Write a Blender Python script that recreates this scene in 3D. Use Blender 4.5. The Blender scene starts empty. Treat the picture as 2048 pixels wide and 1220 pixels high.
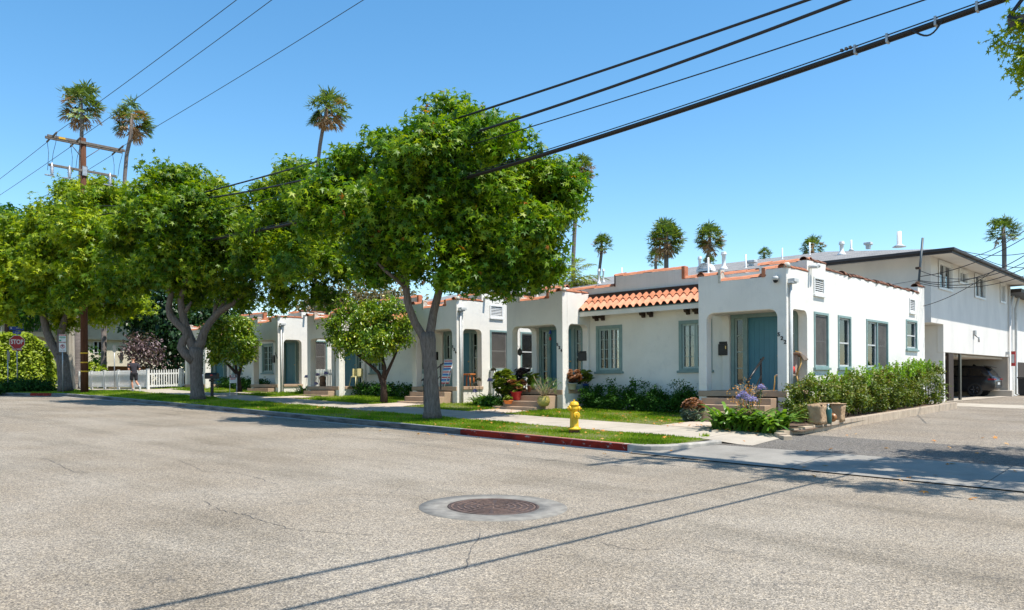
import bpy, bmesh, math, random
import numpy as np
from mathutils import Vector, Matrix
from mathutils.geometry import tessellate_polygon
rad = math.radians
C = bpy.context.scene.collection
scene = bpy.context.scene
# ------------------------------------------------------------------ camera, sky, sun, exposure
F = 1572.0; CAMZ = 1.7615; A = rad(46.8); ROLL = 0.0061
fwd = Vector((-math.cos(A), math.sin(A), 0)); rgt = Vector((math.sin(A), math.cos(A), 0))
cd = bpy.data.cameras.new('camera'); cam = bpy.data.objects.new('camera', cd); C.objects.link(cam)
cd.sensor_width = 36; cd.lens = F/2048*36; cd.shift_y = 150/2048; cd.clip_start = .1; cd.clip_end = 2000
up = Vector((0, 0, 1))
r2 = (rgt*math.cos(ROLL) - up*math.sin(ROLL)); u2 = (up*math.cos(ROLL) + rgt*math.sin(ROLL))
m = Matrix((r2, u2, -fwd)).transposed().to_4x4(); m.translation = Vector((0, 0, CAMZ)); cam.matrix_world = m
scene.camera = cam
SUN_EL, SUN_AZ = rad(65), rad(13)
w = bpy.data.worlds.new('World'); scene.world = w; w.use_nodes = True
nt = w.node_tree; bg = nt.nodes['Background']
sky = nt.nodes.new('ShaderNodeTexSky'); sky.sky_type = 'NISHITA'; sky.sun_disc = False
sky.sun_elevation = SUN_EL; sky.sun_rotation = rad(90) - SUN_AZ; sky.altitude = 10
sky.air_density = 1.0; sky.dust_density = .3; sky.ozone_density = 1.3
hs = nt.nodes.new('ShaderNodeHueSaturation'); hs.inputs['Saturation'].default_value = 1.28; hs.inputs['Hue'].default_value = .492
nt.links.new(sky.outputs[0], hs.inputs['Color']); nt.links.new(hs.outputs[0], bg.inputs[0]); bg.inputs[1].default_value = 0.148
sl = bpy.data.lights.new('sun', 'SUN'); sl.energy = 5.0; sl.angle = rad(.5); sl.color = (1, .945, .86)
so = bpy.data.objects.new('sun', sl); C.objects.link(so)
sd = Vector((math.cos(SUN_EL)*math.cos(SUN_AZ), math.cos(SUN_EL)*math.sin(SUN_AZ), math.sin(SUN_EL)))
so.rotation_euler = sd.to_track_quat('Z', 'Y').to_euler(); so.location = (0, 0, 60)
scene.view_settings.view_transform = 'Standard'; scene.view_settings.look = 'None'
scene.view_settings.exposure = 0.60; scene.view_settings.gamma = 1
scene.render.engine = 'CYCLES'; scene.cycles.max_bounces = 8; scene.cycles.transparent_max_bounces = 8
# ------------------------------------------------------------------ pixel -> place helpers (photograph is 2048 wide)
def hor(px): return 760 - ROLL*(px-1024)
def ray(px):
    r = (px-1024)/F; return (-(math.cos(A)-math.sin(A)*r), math.sin(A)+math.cos(A)*r)   # (X,Y) per metre of depth
def onY(px, Y): a, b = ray(px); return Y/b*a          # X on the plane Y
def onX(px, X): a, b = ray(px); return X/a*b          # Y on the plane X
def zat(px, py, Z): return (hor(px)-py)*Z/F + CAMZ
def zY(px, py, Y): return zat(px, py, Y/ray(px)[1])
def zX(px, py, X): return zat(px, py, X/ray(px)[0])
def atZ(px, py, Z): a, b = ray(px); return Vector((a*Z, b*Z, zat(px, py, Z)))
S = .0242
def R(x): return -S*max(-44, min(60, x))
def rise(y): return float(np.interp(y, [13.5, 18.3, 30.5, 60], [0, .27, .5, .5]))
def G(x, y): return R(x) + .15 + .03*(max(13.95, min(y, 22))-13.95)
def swn(x): return 15.75 + .028*max(0, min(36, -x-9))       # street side edge of the sidewalk
def swf(x): return swn(x) + 2.0
# ------------------------------------------------------------------ mesh builder
def rootloc(p):
    while p.parent: p = p.parent
    return p.location.copy()
def frame(o, n):
    o = Vector(o); n = Vector((n[0], n[1], 0)).normalized(); r = Vector((-n.y, n.x, 0))
    return lambda u, d, z: o + r*u + n*d + Vector((0, 0, z))
class MB:
    def __init__(s, tf=None): s.v = []; s.f = []; s.tf = tf; s.sm = []
    def pt(s, p):
        s.v.append(Vector(s.tf(*p)) if s.tf else Vector(p)); return len(s.v)-1
    def face(s, idx, smooth=False): s.f.append(tuple(idx)); s.sm.append(smooth)
    def box(s, x0, y0, z0, x1, y1, z1):
        b = [s.pt(p) for p in ((x0,y0,z0),(x1,y0,z0),(x1,y1,z0),(x0,y1,z0),(x0,y0,z1),(x1,y0,z1),(x1,y1,z1),(x0,y1,z1))]
        for q in ((0,3,2,1),(4,5,6,7),(0,1,5,4),(1,2,6,5),(2,3,7,6),(3,0,4,7)): s.face([b[i] for i in q])
        return s
    def cbox(s, x, y, z, a, b, c): return s.box(x-a/2, y-b/2, z-c/2, x+a/2, y+b/2, z+c/2)
    def tube(s, pts, rs, n=8, cap=True, smooth=True):
        pts = [Vector(s.tf(*p)) if s.tf else Vector(p) for p in pts]
        if not hasattr(rs, '__len__'): rs = [rs]*len(pts)
        rings = []; ref = None
        for i, p in enumerate(pts):
            t = (pts[min(i+1, len(pts)-1)] - pts[max(i-1, 0)]).normalized()
            if ref is None: ref = Vector((1, 0, 0)) if abs(t.x) < .8 else Vector((0, 1, 0))
            a = (ref - t*ref.dot(t)).normalized(); b = t.cross(a); ref = a
            ring = []
            for k in range(n):
                g = 2*math.pi*k/n; s.v.append(p + (a*math.cos(g)+b*math.sin(g))*rs[i]); ring.append(len(s.v)-1)
            rings.append(ring)
        for i in range(len(rings)-1):
            for k in range(n):
                s.face((rings[i][k], rings[i][(k+1) % n], rings[i+1][(k+1) % n], rings[i+1][k]), smooth)
        if cap: s.face(rings[0][::-1]); s.face(rings[-1])
        return s
    def lathe(s, c, prof, n=16, smooth=True, axis='Z'):
        rings = []
        for r, h in prof:
            ring = []
            for k in range(n):
                g = 2*math.pi*k/n
                q = (r*math.cos(g), r*math.sin(g), h) if axis == 'Z' else ((h, r*math.cos(g), r*math.sin(g)) if axis == 'X' else (r*math.cos(g), h, r*math.sin(g)))
                ring.append(s.pt((c[0]+q[0], c[1]+q[1], c[2]+q[2])))
            rings.append(ring)
        for i in range(len(rings)-1):
            for k in range(n): s.face((rings[i][k], rings[i][(k+1) % n], rings[i+1][(k+1) % n], rings[i+1][k]), smooth)
        s.face(rings[0][::-1]); s.face(rings[-1]); return s
    def prism(s, outer, holes, fn, d0, d1):
        """polygon with holes in (a,b), extruded between depths d0 and d1, fn(a,b,d)->(x,y,z)"""
        loops = [outer]+list(holes); flat = [p for l in loops for p in l]
        tris = tessellate_polygon([[Vector((p[0], p[1], 0)) for p in l] for l in loops])
        i0 = [s.pt(fn(p[0], p[1], d0)) for p in flat]; i1 = [s.pt(fn(p[0], p[1], d1)) for p in flat]
        for t in tris: s.face([i0[k] for k in t]); s.face([i1[k] for k in reversed(t)])
        o = 0
        for l in loops:
            n = len(l)
            for k in range(n): s.face((i0[o+k], i0[o+(k+1) % n], i1[o+(k+1) % n], i1[o+k]))
            o += n
        return s
    def build(s, name, mat, parent=None, bev=0, recalc=True):
        off = rootloc(parent) if parent is not None else Vector((0, 0, 0))
        me = bpy.data.meshes.new(name)
        me.from_pydata([tuple(p-off) for p in s.v], [], s.f)
        me.polygons.foreach_set('use_smooth', s.sm)
        if recalc:
            b = bmesh.new(); b.from_mesh(me); bmesh.ops.recalc_face_normals(b, faces=b.faces); b.to_mesh(me); b.free()
        if mat: me.materials.append(mat)
        o = bpy.data.objects.new(name, me); C.objects.link(o)
        if parent is not None: o.parent = parent
        if bev:
            md = o.modifiers.new('bevel', 'BEVEL'); md.width = bev; md.segments = 2; md.limit_method = 'ANGLE'
        return o
def tag(o, label=None, cat=None, group=None, kind=None):
    if label: o['label'] = label
    if cat: o['category'] = cat
    if group: o['group'] = group
    if kind: o['kind'] = kind
    return o
def thing(name, label, cat, loc=(0, 0, 0), group=None):
    o = bpy.data.objects.new(name, None); C.objects.link(o); o.location = loc; o.empty_display_size = .2
    return tag(o, label, cat, group)
KIDS = {}
def copy_tree(o, parent=None):
    c = o.copy(); C.objects.link(c)
    if parent is not None: c.parent = parent
    for ch in list(o.children): copy_tree(ch, c)
    return c
def structure(name, mb, mat, **k):
    o = mb.build(name, mat, **k); o['kind'] = 'structure'; return o
# ------------------------------------------------------------------ materials
def nodes(mt): mt.use_nodes = True; t = mt.node_tree; return t, t.nodes['Principled BSDF']
def coord(t, scale=(1, 1, 1), kind='Object'):
    tc = t.nodes.new('ShaderNodeTexCoord'); mp = t.nodes.new('ShaderNodeMapping'); mp.inputs['Scale'].default_value = scale
    t.links.new(tc.outputs[kind], mp.inputs[0]); return mp.outputs[0]
def noise(t, vec, scale, detail=4, rough=.6):
    n = t.nodes.new('ShaderNodeTexNoise'); n.inputs['Scale'].default_value = scale; n.inputs['Detail'].default_value = detail
    n.inputs['Roughness'].default_value = rough; t.links.new(vec, n.inputs['Vector']); return n.outputs['Fac']
def ramp(t, fac, stops):
    r = t.nodes.new('ShaderNodeValToRGB'); e = r.color_ramp.elements
    while len(e) < len(stops): e.new(.5)
    for k, (p, c) in enumerate(stops): e[k].position = p; e[k].color = (*c, 1) if len(c) == 3 else c
    t.links.new(fac, r.inputs[0]); return r.outputs[0]
def mixc(t, fac, a, b, mode='MIX'):
    n = t.nodes.new('ShaderNodeMix'); n.data_type = 'RGBA'; n.blend_type = mode
    for s, v in ((n.inputs[0], fac), (n.inputs[6], a), (n.inputs[7], b)):
        if hasattr(v, 'links'): t.links.new(v, s)
        elif isinstance(v, (int, float)): s.default_value = v
        else: s.default_value = (*v, 1)
    return n.outputs[2]
def bump(t, p, h, strength=.3, dist=.02):
    b = t.nodes.new('ShaderNodeBump'); b.inputs['Strength'].default_value = strength; b.inputs['Distance'].default_value = dist
    t.links.new(h, b.inputs['Height']); t.links.new(b.outputs[0], p.inputs['Normal'])
def M(name, col, rough=.6, col2=None, scale=6, bmp=0, bs=60, metal=0, sc=(1, 1, 1), lo=.35, hi=.65, spec=.5, detail=5, bd=.01, coat=0, chips=None):
    mt = bpy.data.materials.new(name); t, p = nodes(mt); v = coord(t, sc)
    c2 = col2 or tuple(c*.82 for c in col)
    cr = ramp(t, noise(t, v, scale, detail), [(lo, c2), (hi, col)])
    t.links.new(cr, p.inputs['Base Color']); p.inputs['Roughness'].default_value = rough; p.inputs['Metallic'].default_value = metal
    p.inputs['Specular IOR Level'].default_value = spec; p.inputs['Coat Weight'].default_value = coat
    if bmp: bump(t, p, noise(t, v, bs, 6, .7), bmp, bd)
    if chips:
        n_ = noise(t, coord(t, (1, 1, 2)), 5.5, 6, .7); t.links.new(mixc(t, ramp(t, n_, [(.60, (0, 0, 0)), (.64, (1, 1, 1))]), cr, chips), p.inputs['Base Color'])
    return mt
def leafmat(name, cols, transl=.35, rough=.45, spec=.35, brown=None):
    """cols: dark..light along the per-leaf random attribute"""
    mt = bpy.data.materials.new(name); t, p = nodes(mt)
    at = t.nodes.new('ShaderNodeAttribute'); at.attribute_name = 'rnd'
    n = len(cols); st = [(i/(n-1)*.94, c) for i, c in enumerate(cols)]
    if brown: st += [(.985, cols[-1]), (.99, brown)]
    cr = ramp(t, at.outputs['Fac'], st)
    t.links.new(cr, p.inputs['Base Color']); p.inputs['Roughness'].default_value = rough; p.inputs['Specular IOR Level'].default_value = spec
    tr = t.nodes.new('ShaderNodeBsdfTranslucent')
    g = mixc(t, 1.0, cr, (1.5, 1.6, .5), 'MULTIPLY'); t.links.new(g, tr.inputs[0])
    mx = t.nodes.new('ShaderNodeMixShader'); mx.inputs[0].default_value = transl
    t.links.new(p.outputs[0], mx.inputs[1]); t.links.new(tr.outputs[0], mx.inputs[2])
    t.links.new(mx.outputs[0], t.nodes['Material Output'].inputs[0]); return mt
def stucco_mat():
    mt = bpy.data.materials.new('white stucco'); t, p = nodes(mt); v = coord(t); vs = coord(t, (1.6, 1.6, .3))
    base = ramp(t, noise(t, v, .9, 5), [(.3, (.70, .675, .615)), (.62, (.77, .745, .685))])
    st = ramp(t, noise(t, vs, 1.1, 6, .7), [(.58, (0, 0, 0)), (.95, (.7, .7, .7))])
    pt = ramp(t, noise(t, v, 2.3, 6, .75), [(.54, (0, 0, 0)), (.75, (1, 1, 1))])
    c = mixc(t, st, base, (.58, .565, .53)); c = mixc(t, pt, c, (.66, .645, .605))
    sx = t.nodes.new('ShaderNodeSeparateXYZ'); t.links.new(v, sx.inputs[0])
    def band(a, b_):
        r_ = t.nodes.new('ShaderNodeMapRange'); r_.inputs[1].default_value = a; r_.inputs[2].default_value = b_; t.links.new(sx.outputs[2], r_.inputs[0]); return r_.outputs[0]
    def mul(a, b_):
        k_ = t.nodes.new('ShaderNodeMath'); k_.operation = 'MULTIPLY'; t.links.new(a, k_.inputs[0]); t.links.new(b_, k_.inputs[1]); return k_.outputs[0]
    drip = ramp(t, noise(t, coord(t, (7, 7, .45)), 1.3, 5, .7), [(.52, (0, 0, 0)), (.80, (.6, .6, .6))])   # rain streaks below the coping
    c = mixc(t, mul(band(2.6, 6.0), drip), c, (.45, .44, .41))
    spl = ramp(t, noise(t, coord(t, (2, 2, 3)), 2.2, 6, .7), [(.35, (0, 0, 0)), (.65, (.8, .8, .8))])        # soil splash at the foot
    c = mixc(t, mul(band(.75, .05), spl), c, (.50, .45, .38))
    t.links.new(c, p.inputs['Base Color']); p.inputs['Roughness'].default_value = .9; p.inputs['Specular IOR Level'].default_value = .2
    b = t.nodes.new('ShaderNodeMath'); b.operation = 'ADD'
    t.links.new(noise(t, v, 9, 3), b.inputs[0]); t.links.new(noise(t, v, 120, 3), b.inputs[1]); bump(t, p, b.outputs[0], .5, .012)
    return mt
def asphalt(name, dark, mid, light, sc=62, patch=.75, tint=(.86, .83, .79)):
    mt = bpy.data.materials.new(name); t, p = nodes(mt); v = coord(t)
    vo = t.nodes.new('ShaderNodeTexVoronoi'); vo.inputs['Scale'].default_value = sc; t.links.new(v, vo.inputs['Vector'])
    sp = t.nodes.new('ShaderNodeSeparateColor'); t.links.new(vo.outputs['Color'], sp.inputs[0])
    c = ramp(t, sp.outputs[0], [(.0, dark), (.30, tuple((a+b)/2 for a, b in zip(dark, mid))), (.55, mid), (.80, tuple((a+b)/2 for a, b in zip(light, mid))), (1., light)])
    vo2 = t.nodes.new('ShaderNodeTexVoronoi'); vo2.inputs['Scale'].default_value = sc*.52; t.links.new(v, vo2.inputs['Vector'])
    sp2 = t.nodes.new('ShaderNodeSeparateColor'); t.links.new(vo2.outputs['Color'], sp2.inputs[0])
    c = mixc(t, .5, c, ramp(t, sp2.outputs[1], [(0, (.55, .56, .60)), (.55, (1, 1, 1)), (.85, (1.05, 1.0, .9)), (1, (1.35, 1.3, 1.25))]), 'MULTIPLY')
    c = mixc(t, ramp(t, noise(t, v, .42, 6, .62), [(.38, (1, 1, 1)), (.62, (0, 0, 0))]), c, tint, 'MULTIPLY')
    vt = coord(t, (.35, 1.6, 1))   # worn wheel streaks along the street
    c = mixc(t, ramp(t, noise(t, vt, .55, 5, .6), [(.48, (0, 0, 0)), (.70, (.8, .8, .8))]), c, (patch, patch, patch*.98), 'MULTIPLY')
    vt2 = coord(t, (1.2, .5, 1))   # small oil stains
    c = mixc(t, ramp(t, noise(t, vt2, 1.7, 4, .55), [(.70, (0, 0, 0)), (.78, (.8, .8, .8))]), c, (.62, .62, .62), 'MULTIPLY')
    wv = t.nodes.new('ShaderNodeTexVoronoi'); wv.feature = 'DISTANCE_TO_EDGE'; wv.inputs['Scale'].default_value = .23
    nz = t.nodes.new('ShaderNodeTexNoise'); nz.inputs['Scale'].default_value = 1.1; nz.inputs['Detail'].default_value = 7; t.links.new(v, nz.inputs['Vector'])
    va = t.nodes.new('ShaderNodeMixRGB'); va.blend_type = 'LINEAR_LIGHT'; va.inputs[0].default_value = 1.0; t.links.new(v, va.inputs[1]); t.links.new(nz.outputs['Color'], va.inputs[2]); t.links.new(va.outputs[0], wv.inputs['Vector'])
    lm = ramp(t, wv.outputs['Distance'], [(0, (1, 1, 1)), (.0022, (1, 1, 1)), (.0045, (0, 0, 0))]); gate = ramp(t, noise(t, v, .5, 4), [(.50, (0, 0, 0)), (.60, (.7, .7, .7))])
    mm = t.nodes.new('ShaderNodeMath'); mm.operation = 'MULTIPLY'; t.links.new(lm, mm.inputs[0]); t.links.new(gate, mm.inputs[1]); c = mixc(t, mm.outputs[0], c, (.085, .078, .07))
    t.links.new(c, p.inputs['Base Color']); p.inputs['Roughness'].default_value = .88; p.inputs['Specular IOR Level'].default_value = .25
    bump(t, p, vo.outputs['Distance'], .55, .01); return mt
def glass_mat(name, tint=(.6, .65, .65), op=.35):
    mt = bpy.data.materials.new(name); t, p = nodes(mt)
    tr = t.nodes.new('ShaderNodeBsdfTransparent'); tr.inputs[0].default_value = (*tint, 1)
    gl = t.nodes.new('ShaderNodeBsdfGlossy'); gl.inputs['Roughness'].default_value = .02; gl.inputs[0].default_value = (.9, .93, .95, 1)
    fr = t.nodes.new('ShaderNodeFresnel'); fr.inputs[0].default_value = 1.7
    mx = t.nodes.new('ShaderNodeMixShader'); t.links.new(fr.outputs[0], mx.inputs[0]); t.links.new(tr.outputs[0], mx.inputs[1]); t.links.new(gl.outputs[0], mx.inputs[2])
    t.links.new(mx.outputs[0], t.nodes['Material Output'].inputs[0]); return mt
def wave_mat(name, c1, c2, scale, direction='X', rough=.8, dist=.5):
    mt = bpy.data.materials.new(name); t, p = nodes(mt); v = coord(t)
    wv = t.nodes.new('ShaderNodeTexWave'); wv.bands_direction = direction; wv.inputs['Scale'].default_value = scale
    wv.inputs['Distortion'].default_value = dist; wv.inputs['Detail'].default_value = 2; t.links.new(v, wv.inputs[0])
    c = ramp(t, wv.outputs['Fac'], [(.1, c1), (.9, c2)]); t.links.new(c, p.inputs['Base Color']); p.inputs['Roughness'].default_value = rough
    bump(t, p, wv.outputs['Fac'], .5, .02); return mt
def bark_mat(name, c1, c2, sc=(7, 7, 1.2), s=3.5):
    mt = bpy.data.materials.new(name); t, p = nodes(mt); v = coord(t, sc)
    n = noise(t, v, s, 8, .75); c = ramp(t, n, [(.3, c1), (.68, c2)])
    t.links.new(c, p.inputs['Base Color']); p.inputs['Roughness'].default_value = .9; p.inputs['Specular IOR Level'].default_value = .2
    bump(t, p, n, .9, .04); return mt
def shingle_mat():
    mt = bpy.data.materials.new('grey shingle'); t, p = nodes(mt); v = coord(t)
    br = t.nodes.new('ShaderNodeTexBrick'); br.inputs['Scale'].default_value = 1; br.inputs['Brick Width'].default_value = .32; br.inputs['Row Height'].default_value = .15
    br.inputs['Mortar Size'].default_value = .012; br.inputs['Color1'].default_value = (.21, .205, .195, 1); br.inputs['Color2'].default_value = (.31, .30, .285, 1); br.inputs['Mortar'].default_value = (.12, .12, .12, 1)
    t.links.new(v, br.inputs[0]); c = mixc(t, ramp(t, noise(t, v, 3, 6), [(.35, (1, 1, 1)), (.65, (0, 0, 0))]), br.outputs[0], (.75, .76, .78), 'MULTIPLY')
    t.links.new(c, p.inputs['Base Color']); p.inputs['Roughness'].default_value = .95; return mt
def concrete_mat(name, c1, c2, joint=1.5):
    mt = bpy.data.materials.new(name); t, p = nodes(mt); v = coord(t)
    c = ramp(t, noise(t, v, 1.3, 7, .65), [(.3, c1), (.65, c2)]); f = noise(t, v, 55, 3)
    c = mixc(t, ramp(t, f, [(.35, (1, 1, 1)), (.6, (0, 0, 0))]), c, (.84, .84, .84), 'MULTIPLY')
    c = mixc(t, ramp(t, noise(t, v, .35, 5), [(.5, (0, 0, 0)), (.7, (.7, .7, .7))]), c, (.8, .78, .75), 'MULTIPLY')
    br = t.nodes.new('ShaderNodeTexBrick'); br.offset = 0; br.inputs['Scale'].default_value = 1; br.inputs['Brick Width'].default_value = joint; br.inputs['Row Height'].default_value = 40
    br.inputs['Mortar Size'].default_value = .012; br.inputs['Color1'].default_value = br.inputs['Color2'].default_value = (1, 1, 1, 1); br.inputs['Mortar'].default_value = (.4, .39, .37, 1)
    t.links.new(v, br.inputs[0]); c = mixc(t, 1.0, c, br.outputs[0], 'MULTIPLY')
    t.links.new(c, p.inputs['Base Color']); p.inputs['Roughness'].default_value = .9; bump(t, p, f, .25, .01); return mt
m_stucco = stucco_mat()
m_road = asphalt('street asphalt', (.125, .112, .094), (.275, .240, .192), (.48, .42, .335), 90, .64)
m_alley = asphalt('alley asphalt', (.09, .08, .068), (.26, .225, .18), (.43, .37, .30), 80, .72)
m_darkasph = asphalt('dark driveway asphalt', (.055, .052, .05), (.145, .132, .118), (.27, .25, .22), 75, .8)
m_walk = concrete_mat('sidewalk concrete', (.34, .30, .24), (.44, .385, .31))
m_path = concrete_mat('tan path concrete', (.42, .34, .27), (.52, .43, .34), 9)
m_gutter = concrete_mat('gutter concrete', (.20, .185, .16), (.28, .26, .225), 3)
m_gutter2 = concrete_mat('narrow gutter concrete', (.36, .34, .31), (.46, .44, .40), 3)
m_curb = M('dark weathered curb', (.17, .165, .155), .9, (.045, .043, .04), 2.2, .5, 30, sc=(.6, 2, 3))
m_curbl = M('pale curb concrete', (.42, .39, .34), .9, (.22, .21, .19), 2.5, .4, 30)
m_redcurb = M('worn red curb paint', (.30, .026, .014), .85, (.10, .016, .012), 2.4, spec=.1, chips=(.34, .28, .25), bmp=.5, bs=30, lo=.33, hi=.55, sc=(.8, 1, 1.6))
m_redtop = M('paler red curb paint', (.46, .10, .055), .8, (.34, .17, .13), 4, .3, 30, chips=(.42, .36, .30))  # lighter red for the upward faces
m_turf = M('turf soil', (.085, .11, .025), .95, (.13, .115, .05), 1.4, .6, 60)
m_soil = M('brown soil', (.14, .085, .05), .95, (.07, .045, .03), 5, .8, 30)
m_green = M('sage green trim', (.20, .30, .285), .5, (.16, .245, .235), 5)
m_green_pale = M('pale sage sash', (.36, .45, .42), .5, (.30, .39, .36), 5)
m_door = M('teal door paint', (.045, .185, .245), .4, (.038, .165, .22), 2)
m_white = M('white paint', (.72, .72, .70), .5, (.64, .64, .62), 5)
m_glass = glass_mat('window glass', (.82, .85, .85)); m_darkglass = glass_mat('dark glass', (.35, .38, .4))
m_screen = M('insect screen', (.16, .145, .13), .7, (.12, .11, .10), 3)
m_dark = M('dark interior', (.03, .028, .026), .8)  # darkness of rooms and vents put into a near-black colour
m_curtain = wave_mat('cream curtain', (.30, .23, .12), (.62, .52, .30), 9, 'X')
m_blind = wave_mat('white blind', (.42, .42, .42), (.62, .62, .6), 14, 'Z', dist=0)
m_curt_grey = wave_mat('grey curtain', (.10, .10, .10), (.34, .33, .32), 8, 'Y')
m_tile = M('terracotta tile', (.52, .20, .10), .75, (.36, .12, .055), 3.2, .4, 40, lo=.3, hi=.7)
m_tile_pale = M('sunbleached terracotta tile', (.62, .29, .17), .8, (.44, .17, .09), 4.5, .4, 40, lo=.3, hi=.66)
m_tile_dark = M('weathered brown tile', (.30, .13, .075), .85, (.13, .06, .04), 5, .6, 40, lo=.35, hi=.62)
m_mortar = M('pale mortar', (.6, .57, .5), .9, (.4, .37, .3), 12, .5)
m_step = M('tan step paint', (.43, .30, .20), .75, (.34, .235, .16), 1.8, .3, 60)
m_wood_dark = M('dark brown timber', (.045, .025, .015), .7, (.03, .018, .012), 6)
m_black = M('black metal', (.018, .018, .018), .4, (.012, .012, .012), 5, metal=.3)
m_black_matte = M('black rubber', (.02, .02, .02), .8)
m_galv = M('galvanised steel', (.45, .46, .47), .45, (.33, .34, .35), 8, metal=.6)
m_greywhite = M('chalky white metal', (.55, .56, .55), .55, (.45, .46, .45), 5)
m_flatroof = M('flat roof', (.35, .35, .34), .9)
m_shingle = shingle_mat()
m_eave = M('dark brown eave paint', (.035, .03, .03), .6)
m_offwhite = M('off white stucco', (.70, .67, .62), .9, (.62, .595, .555), 1.1, .4, 90, sc=(1, 1, .5))
m_carport = M('carport beige wall', (.50, .45, .38), .9, (.44, .39, .33), 1)
m_cream = M('cream stucco', (.66, .60, .46), .9, (.55, .50, .38), 1.6, .8, 25, bd=.03)
m_pole = bark_mat('creosoted timber', (.045, .018, .010), (.14, .062, .034), (9, 9, .5), 3)
m_greypole = bark_mat('weathered grey timber', (.10, .085, .07), (.22, .19, .165), (9, 9, .9), 3)
m_yellow = M('yellow band', (.75, .42, .02), .6)
m_hyd = M('yellow hydrant paint', (.70, .42, .010), .5, (.46, .26, .015), 9, .25, 40, lo=.25, hi=.5)
m_rust = M('rusty iron', (.12, .06, .03), .9, (.05, .03, .02), 9, .5)
m_iron = M('brown cast iron', (.115, .075, .062), .65, (.05, .038, .034), 14, .4, 40, metal=.35)
m_conc_ring = M('concrete collar', (.24, .225, .195), .9, (.14, .13, .115), 5, .35, 60)
m_cable = M('black cable', (.012, .012, .013), .5)
m_bark = bark_mat('sweetgum bark', (.065, .052, .044), (.24, .205, .175))
m_bark_pale = bark_mat('pale grey bark', (.10, .085, .07), (.33, .29, .25))
m_bark_dark = bark_mat('dark brown bark', (.03, .02, .015), (.09, .06, .045))
m_palmtrunk = bark_mat('ringed palm trunk', (.10, .085, .075), (.25, .21, .19), (1, 1, 9), 2)
LG = [(.012, .042, .005), (.032, .10, .006), (.095, .195, .008), (.22, .315, .010), (.38, .42, .015)]
m_leaf = leafmat('sweetgum leaf', LG, .36, .46, .3, brown=(.42, .15, .02))
m_leafy = leafmat('bright sweetgum leaf', [(.02, .065, .005), (.085, .17, .007), (.24, .315, .010), (.42, .46, .015)], .34, .46, .3)
m_leafd = leafmat('dark broad leaf', [(.008, .025, .008), (.016, .05, .012), (.03, .08, .02)], .2, .4)
m_citrus = leafmat('citrus leaf', [(.025, .075, .006), (.08, .17, .010), (.20, .29, .012), (.46, .43, .02)], .25, .3, .5)
m_shrub = leafmat('privet leaf', [(.03, .06, .010), (.08, .13, .014), (.15, .19, .02), (.22, .17, .045)], .25, .42, .35)
m_shrubt = leafmat('fresh shoot leaf', [(.14, .26, .02), (.26, .42, .03)], .35, .35, .5)
m_lowhedge = leafmat('dark hedge leaf', [(.015, .05, .008), (.035, .11, .012), (.07, .17, .018)], .3, .55, .2)
m_limehedge = leafmat('lime hedge leaf', [(.10, .15, .008), (.24, .32, .012), (.40, .46, .03)], .3, .5)
m_ivy = leafmat('ivy leaf', [(.010, .032, .006), (.022, .07, .010), (.05, .12, .018)], .2, .6, .12)
m_plum = leafmat('purple plum leaf', [(.03, .018, .022), (.10, .06, .07), (.24, .17, .17)], .2, .35)
m_euc = leafmat('dusty olive brown leaf', [(.08, .08, .04), (.15, .13, .06), (.22, .15, .08)], .25, .6)
m_palm = leafmat('palm frond', [(.05, .095, .02), (.12, .19, .035), (.26, .31, .07)], .2, .45)
m_palmy = leafmat('yellowing palm frond', [(.12, .15, .02), (.28, .30, .04)], .2, .45)
m_palmd = leafmat('dead palm frond', [(.20, .11, .05), (.40, .22, .11), (.50, .33, .20)], .15, .7)
m_aga = leafmat('strap leaf', [(.05, .12, .014), (.11, .23, .02), (.22, .34, .05)], .3, .32, .5)
m_bloom = leafmat('violet blue flower', [(.20, .18, .52), (.33, .30, .68), (.42, .34, .62)], .3, .6)
m_bloomd = leafmat('faded flower', [(.22, .15, .08), (.35, .28, .22)], .3, .8)
m_succ = leafmat('succulent rosette leaf', [(.06, .11, .01), (.14, .20, .015), (.25, .28, .025)], .2, .4)
m_succr = leafmat('bronze succulent leaf', [(.10, .045, .03), (.22, .09, .04), (.36, .16, .06)], .15, .4)
m_succg = leafmat('blue green succulent leaf', [(.16, .22, .15), (.30, .36, .26)], .1, .5)
m_grass = leafmat('grass blade', [(.07, .14, .006), (.16, .27, .009), (.25, .36, .014), (.36, .38, .06)], .4, .6, .2)
m_fallen = leafmat('fallen leaf', [(.45, .17, .03), (.60, .26, .05), (.50, .30, .12)], .2, .7)
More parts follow.
